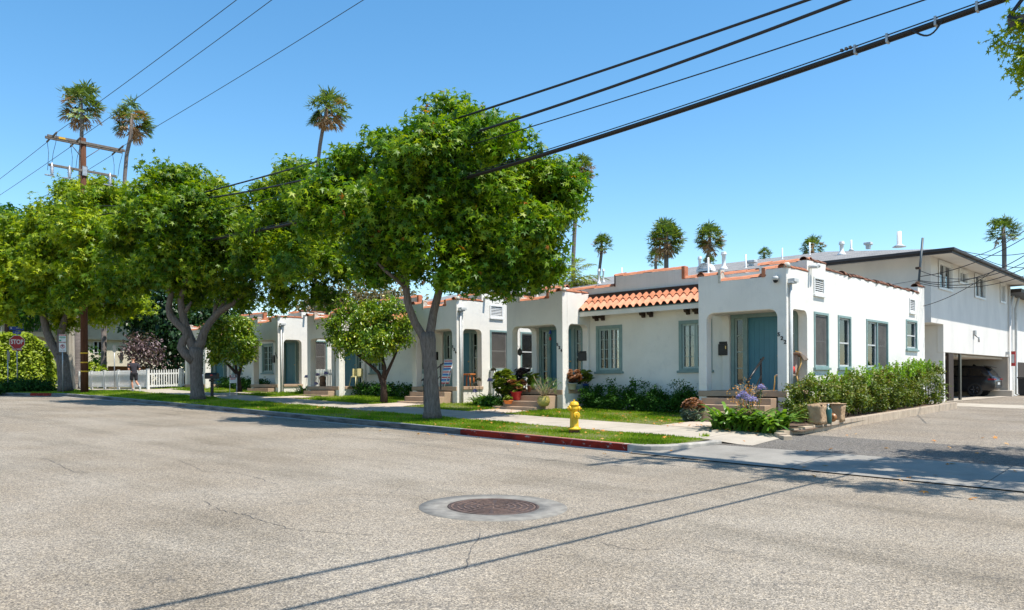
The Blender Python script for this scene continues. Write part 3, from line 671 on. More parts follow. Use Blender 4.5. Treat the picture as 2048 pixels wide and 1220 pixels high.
def awning(house, x0, x1, seed=1):
    """two courses of S-shaped clay tiles leaning on the front wall, Y=22 down to Y=21.38"""
    rs = random.Random(seed); pit = .262; n = round((x1-x0)/pit); pit = (x1-x0)/n
    y0, z0, y1, z1 = 21.36, 4.14, 22.0, 4.60
    for course, (ta, tb, lift) in enumerate(((0, .56, .0), (.50, 1.0, .035))):
        mb = MB()
        for k in range(n):
            jx = rs.uniform(-.006, .006); jl = rs.uniform(-.012, .012); jz = rs.uniform(0, .008); res = 12; rows = []
            for t in (ta+jl*.6, tb):
                row = []
                for i in range(res+1):
                    u = i/res; x = x0+(k+u)*pit+jx*(1 if 0 < i < res else 0)
                    prof = .085*math.sin(math.pi*min(1, u/.72))**.7 if u < .72 else -.018*math.sin(math.pi*(u-.72)/.28)
                    tp = .9 if t == tb else 1.0
                    row.append(Vector((x, y0+(y1-y0)*t, z0+(z1-z0)*t+prof*tp+lift*(1 if t != tb else .3)+jz)))
                rows.append(row)
            k0 = len(mb.v); mb.v += rows[0]+rows[1]+[p+Vector((0, .006, -.016)) for p in rows[0]]
            for i in range(res):
                mb.face((k0+i, k0+i+1, k0+res+1+i+1, k0+res+1+i), True); mb.face((k0+i, k0+i+1, k0+2*(res+1)+i+1, k0+2*(res+1)+i))
        mb.build('tile_course', m_tile_pale if course == 0 else m_tile, house, recalc=False)
    mb = MB(); i0 = [mb.pt(p) for p in ((x0, y0+.03, z0-.035), (x1, y0+.03, z0-.035), (x1, 22, z1-.06), (x0, 22, z1-.06), (x0, y0+.03, z0-.01), (x1, y0+.03, z0-.01), (x1, 22, z1-.03), (x0, 22, z1-.03))]
    for f in ((0, 1, 2, 3), (4, 5, 6, 7), (0, 1, 5, 4), (1, 2, 6, 5), (2, 3, 7, 6), (3, 0, 4, 7)): mb.face([i0[t] for t in f])
    mb.box(x0, 21.93, z1-.03, x1, 21.998, z1+.13)
    mb.build('flashing', m_wood_dark, house)
    MB().box(x0, y0+.05, 3.93, x1, y0+.095, 4.105).box(x0, y0+.10, 4.0, x1, 21.995, 4.03).build('fascia', m_stucco, house)
    MB().box(x0, y0+.035, 4.08, x1, y0+.048, 4.115).build('drip_edge', m_green, house)
def corbel(house, x):
    mb = MB(lambda a, b, c: Vector((x+a, b, c)))
    mb.prism([(21.995, 3.97), (21.995, 3.80), (21.90, 3.79), (21.86, 3.86), (21.76, 3.87), (21.72, 3.97)], [], lambda a, b, d: (d, a, b), -.045, .045)
    mb.build('corbel', m_wood_dark, house)
def camera_dome(house, x, y, z):
    mb = MB(); mb.lathe((x, y, z), [(.075, .0), (.085, .06), (.07, .10), (.03, .105)], 12); mb.box(x-.03, y-.03, z+.10, x+.03, y+.2, z+.13)
    c_ = mb.build('security_camera', m_greywhite, house)
    MB().lathe((x, y, z), [(.01, -.075), (.045, -.06), (.065, -.03), (.07, .0)], 12).build('lens_dome', m_black, c_)
def make_bungalow():
    h = thing('bungalow', 'white stucco duplex nearest the driveway, with the 522 porch and terracotta tiled awning', 'house', (-14.3, 26, .6), 'white stucco bungalows along the street')
    ZF = 1.42; zb = -.1
    # street faces of the two porches
    def porch_front(x0, x1):
        top = [(x1, 4.76), (x1-.62, 4.76), (x1-.62, 4.56), (x1-1.98, 4.56), (x1-1.98, 4.75), (x0, 4.75)]
        ar = arch(x0+.26, x1-.27, zb, 3.65, .22)
        outer = [(x0, zb)]+ar+[(x1, zb)]+top
        slab('porch_front', h, outer, [], YW(20.5), .25)
        coping(h, (x1+.0, 20.60, 4.76), (x1-.66, 20.60, 4.76), m_tile, 3)
        coping(h, (x1-.60, 20.60, 4.56), (x1-1.98, 20.60, 4.56), m_tile, 5)
        coping(h, (x1-1.95, 20.60, 4.75), (x0-.02, 20.60, 4.75), m_tile, 7)
        MB().box(x1-.70, 20.48, 4.55, x1-.60, 20.72, 4.80).build('corner_flashing', m_tile, h)
        MB().box(x1-2.02, 20.485, 4.50, x1-1.94, 20.71, 4.88).build('corner_flashing', m_mortar, h)
        MB().lathe((x1-.01, 20.56, 4.84), [(.10, -.08), (.09, 0), (.05, .05)], 8).build('mortar_cap', m_mortar, h)
    porch_front(-11.76, -9.09); porch_front(-19.5, -16.9)
    # right side wall (driveway side), with the porch side arch
    ww = [(22.3, 23.36, 2.07, 3.67), (24.1, 25.16, 2.07, 3.67), (26.5, 28.6, 2.07, 3.68), (30.55, 31.85, 2.80, 3.88)]
    vv = [(22.3, 23.05, 4.16, 4.68), (30.95, 31.6, 4.15, 4.68)]
    outer = [(20.75, zb), (32.8, zb), (32.8, 5.18), (32.0, 5.18), (32.0, 4.93), (23.2, 4.93), (23.2, 5.10), (21.85, 5.10), (21.85, 4.76), (20.75, 4.76)]
    holes = [arch(20.82, 21.84, 1.34, 3.66, .2)]+[rect(a+.03, b-.03, c+.03, d-.03) for a, b, c, d in ww]+[rect(a+.03, b-.03, c+.03, d-.03) for a, b, c, d in vv]
    slab('side_wall', h, outer, holes, XW(-9.09), .25)
    for i, (a, b, c, d) in enumerate(ww):
        sash_window(h, XW(-9.09), a, b, c, d, screen={0: True, 1: False, 2: 'one', 3: False}[i], dbl=(i == 2), blind=m_blind if i in (1, 3) else m_curt_grey)
    for v in vv: vent(h, XW(-9.09), *v)
    coping(h, (-9.19, 20.45, 4.76), (-9.19, 21.90, 4.76), m_tile, 11)
    coping(h, (-9.19, 21.85, 5.10), (-9.19, 23.25, 5.10), m_tile_dark, 12)
    coping(h, (-9.19, 23.2, 4.93), (-9.19, 32.05, 4.93), m_tile_dark, 13, .11, .36, 2.6)
    coping(h, (-9.19, 32.0, 5.18), (-9.19, 32.85, 5.18), m_tile_dark, 14, .11, .28, 2)
    # left outer side
    slab('side_wall', h, [(20.75, zb), (32.8, zb), (32.8, 4.93), (21.85, 4.93), (21.85, 4.76), (20.75, 4.76)], [arch(20.82, 21.84, 1.34, 3.66, .2)], lambda u, d, z: Vector((-19.5-d, u, z)), .25)
    coping(h, (-19.4, 20.45, 4.76), (-19.4, 21.90, 4.76), m_tile, 21); coping(h, (-19.4, 21.9, 4.93), (-19.4, 32.8, 4.93), m_tile_dark, 22)
    # inner sides of the porches
    slab('porch_side', h, [(20.75, zb), (22, zb), (22, 4.76), (20.75, 4.76)], [arch(20.82, 21.9, 1.34, 3.66, .2)], XW(-16.9), .25)
    slab('porch_side', h, [(20.75, zb), (22, zb), (22, 4.76), (20.75, 4.76)], [arch(20.82, 21.9, 1.34, 3.66, .2)], lambda u, d, z: Vector((-11.76-d, u, z)), .25)
    coping(h, (-17.0, 20.45, 4.76), (-17.0, 21.95, 4.76), m_tile, 31); coping(h, (-11.66, 20.5, 4.76), (-11.66, 21.9, 4.76), m_tile, 32)
    # front wall behind the porches, stepped parapet
    wx = [(-16.62, -15.52, 2.03, 3.62), (-13.32, -12.14, 2.03, 3.62)]
    outer = [(-19.25, zb), (-9.34, zb), (-9.34, 5.10), (-10.6, 5.10), (-10.6, 4.95), (-13.18, 4.95), (-13.18, 5.28), (-15.8, 5.28), (-15.8, 4.95), (-18.0, 4.95), (-18.0, 5.10), (-19.25, 5.10)]
    holes = [rect(a+.03, b-.03, c+.03, d-.03) for a, b, c, d in wx]+[rect(-10.46-1.01, -10.46+1.01, ZF+.005, ZF+2.25), rect(-18.22-1.01, -18.22+1.01, ZF+.005, ZF+2.25)]
    slab('front_wall', h, outer, holes, YW(22.0), .25)
    for a, b, z in ((-9.1, -10.62, 5.10), (-10.6, -13.14, 4.95), (-13.16, -15.82, 5.28), (-15.8, -18.0, 4.95), (-18.0, -19.5, 5.10)):
        coping(h, (a, 22.1, z), (b, 22.1, z), m_tile, int(-a*3))
    MB().box(-13.20, 21.97, 4.95, -13.08, 22.2, 5.36).build('corner_tile', m_tile, h, bev=.02)
    MB().box(-15.82, 21.98, 4.93, -15.79, 22.2, 5.32).build('corner_tile', m_wood_dark, h)
    casement(h, *wx[0], m_curtain); casement(h, *wx[1], m_blind)
    door_unit(h, -10.46, ZF); door_unit(h, -18.22, ZF)
    awning(h, -16.9, -11.76)
    for x in (-16.55, -16.28, -14.62, -14.32, -12.95, -12.65): corbel(h, x)
    # porch floors, ceilings, roof, back
    for x0, x1 in ((-11.5, -9.345), (-19.245, -17.16)):
        MB().box(x0-.255, 20.46, ZF-.16, x1+.25, 22.2, ZF).build('porch_floor', m_step, h, bev=.01)
        MB().box(x0-.24, 20.76, 3.70, x1+.24, 21.99, 3.78).build('porch_ceiling', m_stucco, h)
        MB().box(x0-.24, 20.76, 4.3, x1+.24, 21.99, 4.36).build('porch_roof', m_flatroof, h)
        n = 4
        for k in range(n-1):
            z = ZF-.16-.18*k-.04
            e = .05*k
            mb = MB(); xa, xb = x0+.05-e, x1-.02-.004*k; ya = 20.46-.36*(k+1)
            mb.prism([(xa, 20.6), (xa, ya+.25), (xa+.08, ya+.08), (xa+.3, ya), (xb, ya), (xb, 20.6)] if k else [(xa, 20.6), (xa, ya), (xb, ya), (xb, 20.6)], [], lambda a, b, d: (a, b, d), zb, z)
            mb.build('step', m_step, h, bev=.015)
    for tfw, ya in ((XW(-9.09), 0), ):
        MB(tfw).box(20.80, -.26, 1.30, 21.88, .05, 1.415).build('arch_sill', m_step, h, bev=.01)
    MB(XW(-16.9)).box(20.80, -.26, 1.30, 21.92, .05, 1.415).build('arch_sill', m_step, h, bev=.01)
    MB().box(-19.25, 22.25, 4.38, -9.34, 32.6, 4.45).build('roof', m_flatroof, h)
    MB().box(-19.25, 32.55, zb, -9.34, 32.79, 4.93).build('back_wall', m_stucco, h)
    # drains, downspout, cameras
    mb = MB(); mb.tube([(-9.04, 20.66, 4.3), (-9.04, 20.66, .62)], .038, 8); mb.tube([(-9.06, 20.78, 4.0), (-9.06, 20.78, .7)], .02, 6)
    ds = mb.build('downspout', m_greywhite, h)
    MB().box(-9.085, 20.54, 4.32, -8.93, 20.80, 4.36).box(-9.085, 20.58, 4.36, -8.90, 20.86, 4.46).build('leader_head', m_greywhite, ds, bev=.01)
    MB().tube([(-9.15, 22.0, 4.93), (-8.84, 22.0, 4.90)], .055, 10).build('scupper', m_greywhite, h)
    return h
H1 = make_bungalow()
H2 = copy_tree(H1); H2.location += Vector((-13.05, 0, .1)); H2['label'] = 'middle white stucco duplex behind the nearest sweetgum trunk, with the porch numbered 526'
H3 = copy_tree(H1); H3.location += Vector((-26.1, 0, .2)); H3['label'] = 'farthest white stucco duplex, beside the white picket fence and the black kerbside mailbox'
def text_part(body, size, o, n, parent, mat, name, ext=.004, bold=0, align='CENTER', sx=1):
    cu = bpy.data.curves.new(name, 'FONT'); cu.body = body; cu.size = size; cu.extrude = ext; cu.align_x = align; cu.align_y = 'CENTER'; cu.offset = bold; cu.resolution_u = 3
    ob = bpy.data.objects.new(name, cu); C.objects.link(ob); bpy.context.view_layer.update()
    me = bpy.data.meshes.new_from_object(ob.evaluated_get(bpy.context.evaluated_depsgraph_get())); bpy.data.objects.remove(ob)
    me.materials.clear(); me.materials.append(mat)
    th = math.atan2(n[0], -n[1]); M4 = Matrix.Translation(Vector(o)-(rootloc(parent) if parent else Vector())) @ Matrix.Rotation(th, 4, 'Z') @ Matrix.Rotation(math.pi/2, 4, 'X') @ Matrix.Scale(sx, 4, (1, 0, 0))
    me.transform(M4); me.name = name
    r = bpy.data.objects.new(name, me); C.objects.link(r)
    if parent: r.parent = parent
    return r
def number(h, digits, x1, dz):
    for k, d in enumerate(digits):
        text_part(d, .145, (x1+k*.088, 20.485, 2.95-k*.105+dz), (0, -1), h, m_black, 'house_number_digit', .008, .004)
number(H1, '522', -9.31, 0); number(H1, '524', -17.12, 0)
number(H2, '526', -9.31-13.05, .1); number(H2, '528', -17.12-13.05, .1); number(H3, '530', -9.31-26.1, .2); 
camera_dome(H1, -9.35, 20.40, 4.42)
mb = MB(); mb.tube([(-9.1, 22.15, 4.98), (-8.95, 22.15, 4.98)], .03, 8); mb.lathe((-8.9, 22.15, 4.93), [(.03, -.05), (.07, -.02), (.07, .06), (.04, .08)], 10); mb.build('security_light', m_greywhite, H1)
# small wall things
def wall_mailbox(x, z, w_, hh, label, dz=0):
    t = thing('wall_mailbox', label, 'mailbox', (x, 21.93, z+dz), 'black mailboxes hung on the porch walls')
    tf = lambda a, b, c: Vector((x+a, 21.998-b, z+dz+c))
    MB(tf).box(-w_/2, 0, -hh/2, w_/2, .13, hh*.32).build('box', m_black, t, bev=.008)
    MB(tf).box(-w_/2+.02, 0, hh*.32+.002, w_/2-.01, .11, hh*.5).build('lid', m_black, t, bev=.01)
    return t
wm = wall_mailbox(onY(1448, 21.95), zY(1448, 697, 21.95), .30, .42, 'black wall mailbox with a brass latch beside the 522 door')
MB().box(onY(1450, 21.8)-.015, 21.845, zY(1450, 696, 21.9)-.03, onY(1450, 21.8)+.015, 21.862, zY(1450, 696, 21.9)+.06).build('latch', bpy.data.materials['brass'], wm)
wall_mailbox(onY(1167, 21.95), zY(1167, 712, 21.95), .36, .34, 'black wall mailbox right of the 524 porch arch')
wall_mailbox(onY(872, 21.95), zY(872, 712, 21.95), .28, .34, 'black wall mailbox inside the 526 porch, right of the sweetgum trunk')
wall_mailbox(onY(549, 21.95), zY(549, 718, 21.95), .24, .40, 'black wall mailbox inside the porch with agapanthus to its right')
# ------------------------------------------------------------------ two storey apartment block behind
def hslider(b, tf, x0, x1, z0, z1, open_=.5):
    f = trim_frame(b, tf, x0, x1, z0, z1, .11, 'window', m_white, sill=False)
    MB(tf).prism(rect(x0-.05, x1+.05, z0-.05, z1+.05), [rect(x0+.06, x1-.06, z0+.05, z1-.05)], lambda a, b_, d: (a, d, b_), .026, .05).build('casing', m_white, f)
    m_ = (x0+x1)/2
    MB(tf).box(m_-.025, -.08, z0+.04, m_+.025, .0, z1-.06).build('mullion', m_white, f)
    for a, c, bl in ((x0+.06, m_-.025, m_dark), (m_+.025, x1-.06, m_blind)):  # first pane: near-black sheet stands for the unlit room
        pane_with_backing(f, tf, a, c, z0+.045, z1-.065, bl, -.07, m_glass)
def apartment():
    b = thing('apartment_block', 'off white two storey block with grey shingle roof and carport behind the nearest bungalow', 'apartment building', (-16, 42, .7))
    X = -9.45; zt = 6.72
    sw = [(37.3, 38.75, 4.95, 6.35), (39.9, 41.2, 5.62, 6.35), (42.3, 44.4, 4.75, 6.1), (46.4, 47.5, 4.65, 5.85)]
    # read the windows off the photograph: (px0, px1, py_top, py_bottom)
    sw = []
    for a, c, t, bb in ((1878, 1905, 527, 579), (1919, 1935, 531, 558), (1950, 1971, 552, 596), (2001, 2011, 567, 605)):
        y0, y1 = onX(a, X), onX(c, X); sw.append((y0, y1, zX((a+c)/2, bb, X), zX((a+c)/2, t, X)))
    slab('side_wall', b, [(35.0, 4.0), (36.75, 4.0), (36.75, 2.83), (49.2, 2.83), (49.2, zt), (35.0, zt)], [rect(p+.03, q-.03, r+.03, s-.03) for p, q, r, s in [sw[0], (sw[1][0], sw[1][1], 6.0, 6.58), sw[2], sw[3]]], XW(X), .25, m_offwhite)
    sw[1] = (sw[1][0], sw[1][1], 6.0, 6.58)
    for s_ in sw: hslider(b, XW(X), *s_)
    slab('front_wall', b, [(-46, 4.0), (X-.25, 4.0), (X-.25, zt), (-46, zt)], [], YW(35.0), .25, m_offwhite)
    MB().box(-46, 35.25, 4.0, X-.25, 36.75, 4.08).build('overhang_underside', m_offwhite, b)
    MB().box(-46, 36.77, -.2, X-.252, 37.0, 3.99).box(X-.25, 36.772, -.2, X-.004, 36.99, 2.825).build('lower_wall', m_offwhite, b)
    MB().box(-46, 36.997, 2.70, X-.25, 48.95, 2.80).build('carport_ceiling', m_carport, b)
    MB().box(-16.3, 37.0, -.2, -16.0, 48.95, 2.7).build('carport_back_wall', m_carport, b)
    MB().box(-46, 48.95, -.2, X-.02, 49.18, 2.82).build('carport_end_wall', m_carport, b)
    MB().box(-13, 48.5, .5, -9.2, 48.94, 1.05).build('carport_ledge', m_carport, b, bev=.02)
    MB().box(-46, 48.95, 2.83, X-.25, 49.2, zt).build('end_wall', m_offwhite, b)
    MB().box(X-.12, 36.75+.85, .3, X-.02, 36.75+1.6, 2.8).build('carport_post', m_wood_dark, b)
    MB().box(X-.12, 39.5, .3, X-.04, 39.75, 2.8).build('carport_post', m_black, b)
    # roof: low hip, 1 m eaves
    x0, x1, y0, y1 = -47.0, -8.45, 34.0, 50.3; zr = zt+.05; rh = 1.75; ym = (y0+y1)/2
    mb = MB(); v = [mb.pt(p) for p in ((x0, y0, zr), (x1, y0, zr), (x1, y1, zr), (x0, y1, zr), (x1-8.0, ym, zr+rh), (x0+1, ym, zr+rh))]
    mb.face((0, 1, 4, 5)); mb.face((1, 2, 4)); mb.face((2, 3, 5, 4)); mb.face((3, 0, 5)); mb.face((0, 3, 2, 1))
    rf = mb.build('roof', m_shingle, b)
    MB().box(x0, y0, zr-.05, x1, y1, zr-.01).build('soffit', m_offwhite, rf)
    mb = MB(); mb.box(x0, y0-.04, zr-.17, x1+.04, y0-.002, zr+.03); mb.box(x1+.002, y0-.002, zr-.17, x1+.04, y1, zr+.03); mb.build('fascia', m_eave, rf)
    mb = MB(); mb.box(x0, y0-.14, zr-.08, x1+.14, y0-.045, zr+.035); mb.box(x1+.045, y0-.045, zr-.08, x1+.14, y1, zr+.035); mb.build('gutter', m_eave, rf, bev=.02)
    MB().box(X-5.7, 34.955, 4.2, X-5.58, 34.998, zt-.02).build('downpipe', m_offwhite, b)
    mb = MB(); mb.tube([(X+.08, 48.9, zt-.1), (X+.08, 48.9, .65), (X+.35, 48.8, .6)], .055, 8); mb.build('downpipe', m_offwhite, b)
    MB().box(X+.001, 48.3, 2.95, X+.16, 48.55, 3.1).box(X+.001, 41.6, 3.75, X+.10, 41.85, 3.95).tube([(X+.06, 41.7, 3.75), (X+.22, 41.7, 3.6), (X+.22, 41.7, 3.4)], .04, 6).build('wall_lamp', m_galv, b)
    # chimneys, pipes and vents on the roof
    def roofz(x, y): return zr + rh*min(1, (y-y0)/(ym-y0))
    def flue(px, pt_, pb, r, cap=True, Y=37):
        X_ = onY(px, Y); zt_ = zY(px, pt_, Y); zb_ = min(zY(px, pb, Y), roofz(X_, Y))-.1
        mb = MB()
        if cap: mb.lathe((X_, Y, 0), [(r*2.4, zb_+.02), (r*1.5, zb_+.16), (r*.8, zb_+.28), (r*.8, zt_-.17), (r*1.2, zt_-.16), (r*1.2, zt_-.07), (r*.9, zt_-.06), (r*1.15, zt_-.03), (r*1.0, zt_)], 12)
        else: mb.lathe((X_, Y, 0), [(r*3, zb_), (r*1.2, zb_+.12), (r, zb_+.14), (r, zt_)], 8)
        mb.build('roof_flue', m_white, rf)
    flue(1685, 483, 502, .11, Y=38); flue(1449, 504, 522, .12, Y=37); flue(1401, 513, 529, .09, Y=36.5); flue(1493, 509, 527, .045, False, 36)
    flue(1418, 515, 533, .05, False, 35); flue(1566, 496, 506, .04, False, 40); flue(1704, 480, 492, .05, False, 42); flue(1800, 463, 490, .11, False, 41); flue(1621, 485, 497, .04, False, 41)
    flue(1199, 538, 552, .07, Y=36); flue(1208, 538, 552, .06, Y=37); flue(1245, 535, 545, .04, False, 38)
    for px, py, Y, w_ in ((1504, 519, 37, .5), (1277, 535, 37, .4), (1738, 488, 41, .35)):
        X_ = onY(px, Y); z = roofz(X_, Y)
        mb = MB(lambda a, b_, c: Vector((X_+a, Y+b_, z+c))); mb.box(-.1, -.1, -.05, .1, .1, .18); mb.box(-w_/2, -.18, .15, w_/2, .18, .28); mb.build('roof_vent', m_greywhite, rf, bev=.02)
    X_ = onY(1420, 36.5); z = roofz(X_, 36.5)
    mb = MB(lambda a, b_, c: Vector((X_+b_, 36.2+a, z+c))); mb.prism([(.28*math.cos(math.pi*k/10)+0, .36*math.sin(math.pi*k/10)) for k in range(11)], [], lambda a, b_, d: (d, a, b_), -.25, .25); 
    mb = MB(); mb.prism([(X_+.42*math.cos(math.pi*k/10), z-.05+.42*math.sin(math.pi*k/10)) for k in range(11)], [[(X_+.33*math.cos(math.pi*k/10), z+.02+.33*math.sin(math.pi*k/10)) for k in range(11)]], lambda a, b_, d: (a, d, b_), 35.9, 36.4)
    for k in range(3): mb.box(X_-.30, 36.0, z+.04+k*.10, X_+.30, 36.04, z+.10+k*.10)
    mb.build('dormer_vent', m_white, rf)
    return b
apartment()
# next building along the alley
b = thing('apartment_block', 'sliver of pale building with downpipes at the right edge beyond the carport', 'apartment building', (-14, 56, .7))
MB().box(-30, 49.6, -.2, -9.75, 70, 6.3).build('wall', m_offwhite, b)
MB().box(-30, 49.3, 6.3, -8.9, 70.5, 6.5).build('roof', m_eave, b)
MB().box(-9.76, 52.5, .5, -9.70, 55.5, 2.6).build('garage_door', m_wood_dark, b)
for y in (50.3, 51.7): MB().tube([(-9.4, y-.3, 6.2), (-9.6, y, 5.6), (-9.6, y, .8), (-9.3, y, .7)], .07, 8).build('downpipe', m_greywhite, b)
sgn = thing('warning_sign', 'small red and white warning sign on the wall beside the carport downpipe', 'sign', (-9.6, 49.58, 2.6))
MB().box(-9.73, 49.5+.0, 2.35, -9.22, 49.56, 3.15).build('plate', M('red sign paint', (.62, .05, .05), .5), sgn)
MB().box(-9.68, 49.48, 2.52, -9.27, 49.498, 2.98).build('white_panel', m_white, sgn)
bn = thing('rubbish_bin', 'black wheeled bin standing against the wall by the downpipes', 'bin', (-8.95, 51.0, .72))
MB().prism([(-.26, 0), (.26, 0), (.32, .95), (-.32, .95)], [], lambda a, b_, d: (-9.0+a, 50.9+d, .72+b_), -.3, .3).build('body', m_black_matte, bn, bev=.03)
MB().box(-9.36, 50.55, 1.68, -8.62, 51.25, 1.76).build('lid', m_black_matte, bn, bev=.03)
# ------------------------------------------------------------------ cream building far left
def far_building():
    X = -66.0; b = thing('apartment_block', 'cream two storey building with balconies beyond the lime hedge on the far left', 'apartment building', (X-6, 24, 1.2))
    def P(px, py): return onX(px, X), zX(px, py, X)
    yA, yB = onX(-20, X), onX(360, X)
    zsplit = P(240, 681)[1]
    win = [(*[P(px, 0)[0] for px in (187, 206)], P(195, 706)[1], P(195, 682)[1])]
    gar = [(P(216, 0)[0], P(302, 0)[0], .9, P(260, 733)[1])]
    slab('wall', b, [(yA, .5), (yB, .5), (yB, zsplit), (yA, zsplit)], [rect(*win[0]), rect(*gar[0])], XW(X), .5, m_cream)
    slab('upper_wall', b, [(yA, zsplit), (yB, zsplit), (yB, 7.9), (yA, 7.9)], [rect(P(28, 0)[0], P(62, 0)[0], P(50, 660)[1]-.1, 7.2)], XW(X+.25), .5, m_cream)
    MB(XW(X)).box(yA, -8, .5, yB, -.9, 7.8).build('interior_core', m_cream, b)
    MB(XW(X)).box(gar[0][0], -.6, .9, gar[0][1], -.5, gar[0][3]).build('garage_door', M('brown garage door', (.22, .10, .05), .6), b)
    wf = trim_frame(b, XW(X), *win[0], .07, 'window', m_white, sill=False)
    pane_with_backing(wf, XW(X), win[0][0]+.07, win[0][1]-.07, win[0][2]+.05, win[0][3]-.07, m_blind, -.1, m_darkglass)
    MB(XW(X)).box((win[0][0]+win[0][1])/2-.04, -.09, win[0][2], (win[0][0]+win[0][1])/2+.04, .02, win[0][3]).build('mullion', m_white, wf)
    for (pa, pb, solid) in ((3, 95, False), (135, 166, True)):
        ya, yb = onX(pa, X+1.5), onX(pb, X+1.5); z0 = zX(pa, 668 if not solid else 672, X+1.5); z1 = zX(pa, 640 if not solid else 646, X+1.5)
        mb = MB(); mb.box(X+.26, ya, z0-.1, X+1.6, yb, z0+.25)
        if solid: mb.box(X+1.45, ya, z0+.25, X+1.6, yb, z1)
        else: mb.box(X+1.45, ya, z0+.25, X+1.6, ya+(yb-ya)*.2, z1)
        mb.build('balcony', m_cream, b)
        if not solid:
            mb = MB(); mb.box(X+1.5, ya, z1-.05, X+1.55, yb, z1)
            for k in range(26): y = ya+(yb-ya)*(.2+.8*k/26); mb.box(X+1.51, y, z0+.2, X+1.54, y+.03, z1)
            mb.build('railing', m_eave, b)
    ya, yb = P(40, 0)[0], P(62, 0)[0]
    MB(XW(X+.25)).box(ya, -.3, P(50, 660)[1], yb, -.25, 7.2).build('balcony_door', m_darkglass, b)
    MB(XW(X+.25)).box(P(44, 0)[0], -.2, P(50, 660)[1], P(47, 0)[0], .0, 7.2).build('door_frame', m_white, b)
    MB(XW(X)).box(yA, -9, 7.8, yB, 1.6, 8.1).build('roof', m_flatroof, b)
    MB(XW(X)).box(P(240, 0)[0], .01, P(240, 720)[1], P(246, 0)[0], .12, P(240, 705)[1]).build('wall_lamp', m_eave, b)
far_building()
# ------------------------------------------------------------------ utility poles and cables
PA = Vector((-43.8, 14.45, G(-43.8, 14.45)))
p = thing('utility_pole', 'brown timber utility pole with yellow bands, crossarm and transformer gear above the trees', 'utility pole', PA)
MB().tube([(PA.x+.0, PA.y, PA.z-.3), (PA.x, PA.y, 7), (PA.x+.05, PA.y, 14.35)], [.19, .16, .125], 14).build('pole', m_pole, p)
mb = MB()
for dx in (-.17, .17): mb.box(PA.x+dx-.05, 12.75, 14.02, PA.x+dx+.05, 16.45, 14.15)
mb.tf = None
ar_ = mb.build('crossarm', m_greypole, p, bev=.01)
mb = MB(); mb.tube([(PA.x+.17, 13.7, 14.02), (PA.x+.05, 14.35, 13.35)], .02, 6); mb.tube([(PA.x+.17, 15.3, 14.02), (PA.x+.05, 14.55, 13.35)], .02, 6); mb.build('crossarm_brace', m_greypole, p)
zz = 12.65
mb = MB(); mb.box(PA.x+.12, 12.8, zz-.06, PA.x+.20, 16.0, zz+.06); mb.box(PA.x+.10, 14.35, zz-.2, PA.x+.2, 14.6, zz+.25); la = mb.build('lower_crossarm', m_greypole, p, bev=.01)
for y in (12.95, 13.75, 15.7):
    for t_ in range(5): pass
    MB().lathe((PA.x+.16, y, zz), [(.04, -.5), (.09, -.47), (.05, -.42), (.10, -.35), (.06, -.3), (.10, -.22), (.06, -.18), (.10, -.08), (.05, -.02), (.05, .12)], 10).build('insulator', m_galv, la)
    MB().box(PA.x+.1, y-.32, zz-.55, PA.x+.22, y+.1, zz-.50).build('cutout', m_galv, la)
for y, l in ((13.0, 1), (14.1, 1), (16.15, 1)):
    MB().tube([(PA.x+.2, y, 14.1), (PA.x+.75, y, 14.17)], .045, 8).build('insulator', m_greypole, ar_); MB().tube([(PA.x-.2, y, 14.1), (PA.x-.75, y, 14.02)], .045, 8).build('insulator', m_greypole, ar_)
    MB().tube([(PA.x+.75, y, 14.17), (PA.x+.6, y, 13.7), (PA.x+.35, y-.05, 13.2), (PA.x+.16, y-.05, 12.7)], .012, 5).build('jumper_lead', m_cable, ar_)
    MB().tube([(PA.x-.7, y, 14.0), (PA.x-.5, y, 13.4), (PA.x, y-.2, 12.4)], .012, 5).build('jumper_lead', m_cable, ar_)
for z in (2.06, 2.52, 3.0): MB().lathe((PA.x, PA.y, PA.z), [(.19, z-.95-.03), (.196, z-.95-.02), (.196, z-.95+.03), (.19, z-.95+.04)], 14).build('yellow_band', m_yellow, p)
MB(frame((PA.x, PA.y, PA.z), (1, -1.2))).box(-.19, .15, 4.25, 0.02, .20, 4.5).build('yellow_tag', m_yellow, p, bev=.01)
MB().box(PA.x-.05+.23, 13.25, 14.04, PA.x+.235, 13.55, 14.13).build('warning_tag', m_yellow, ar_)
MB(lambda a, b_, c: Vector((PA.x+a, PA.y+b_, c))).box(.10, -.1, 12.4, .22, .12, 12.85).build('bracket', m_galv, p)
PB = Vector((-1.6, 14.7, R(-1.6)+.15))
q = thing('utility_pole', 'wooden pole just outside the frame whose short crossarm pokes in at the upper right corner', 'utility pole', PB)
MB().tube([(PB.x, PB.y, PB.z-.3), (PB.x, PB.y, 16.2)], [.19, .14], 14).build('pole', m_greypole, q)
MB().box(-2.78, 14.5, 7.28, -.4, 14.62, 7.46).build('crossarm', m_greypole, q, bev=.01)
MB().box(PB.x-.05, 12.9, 15.8, PB.x+.05, 16.3, 15.95).build('high_crossarm', m_greypole, q)
mb = MB(); mb.tube([(PB.x-.2, 14.65, 8.2), (-2.5, 14.6, 7.85), (-2.75, 14.45, 7.45), (-2.4, 14.4, 7.15), (-1.8, 14.5, 6.9)], .035, 8); mb.build('cable_riser', m_cable, q)
def wire(name, p0, p1, sag, r, label, cat='cable', group=None, n=28, extra=None, seg=8):
    p0 = Vector(p0); p1 = Vector(p1); pts = []
    for i in range(n+1):
        t = i/n; v = p0.lerp(p1, t); v.z -= sag*4*t*(1-t); pts.append(tuple(v))
    o = MB().tube(pts, r, seg).build(name, m_cable, None); tag(o, label, cat, group); return o
gH = 'thin high voltage lines above the trees'
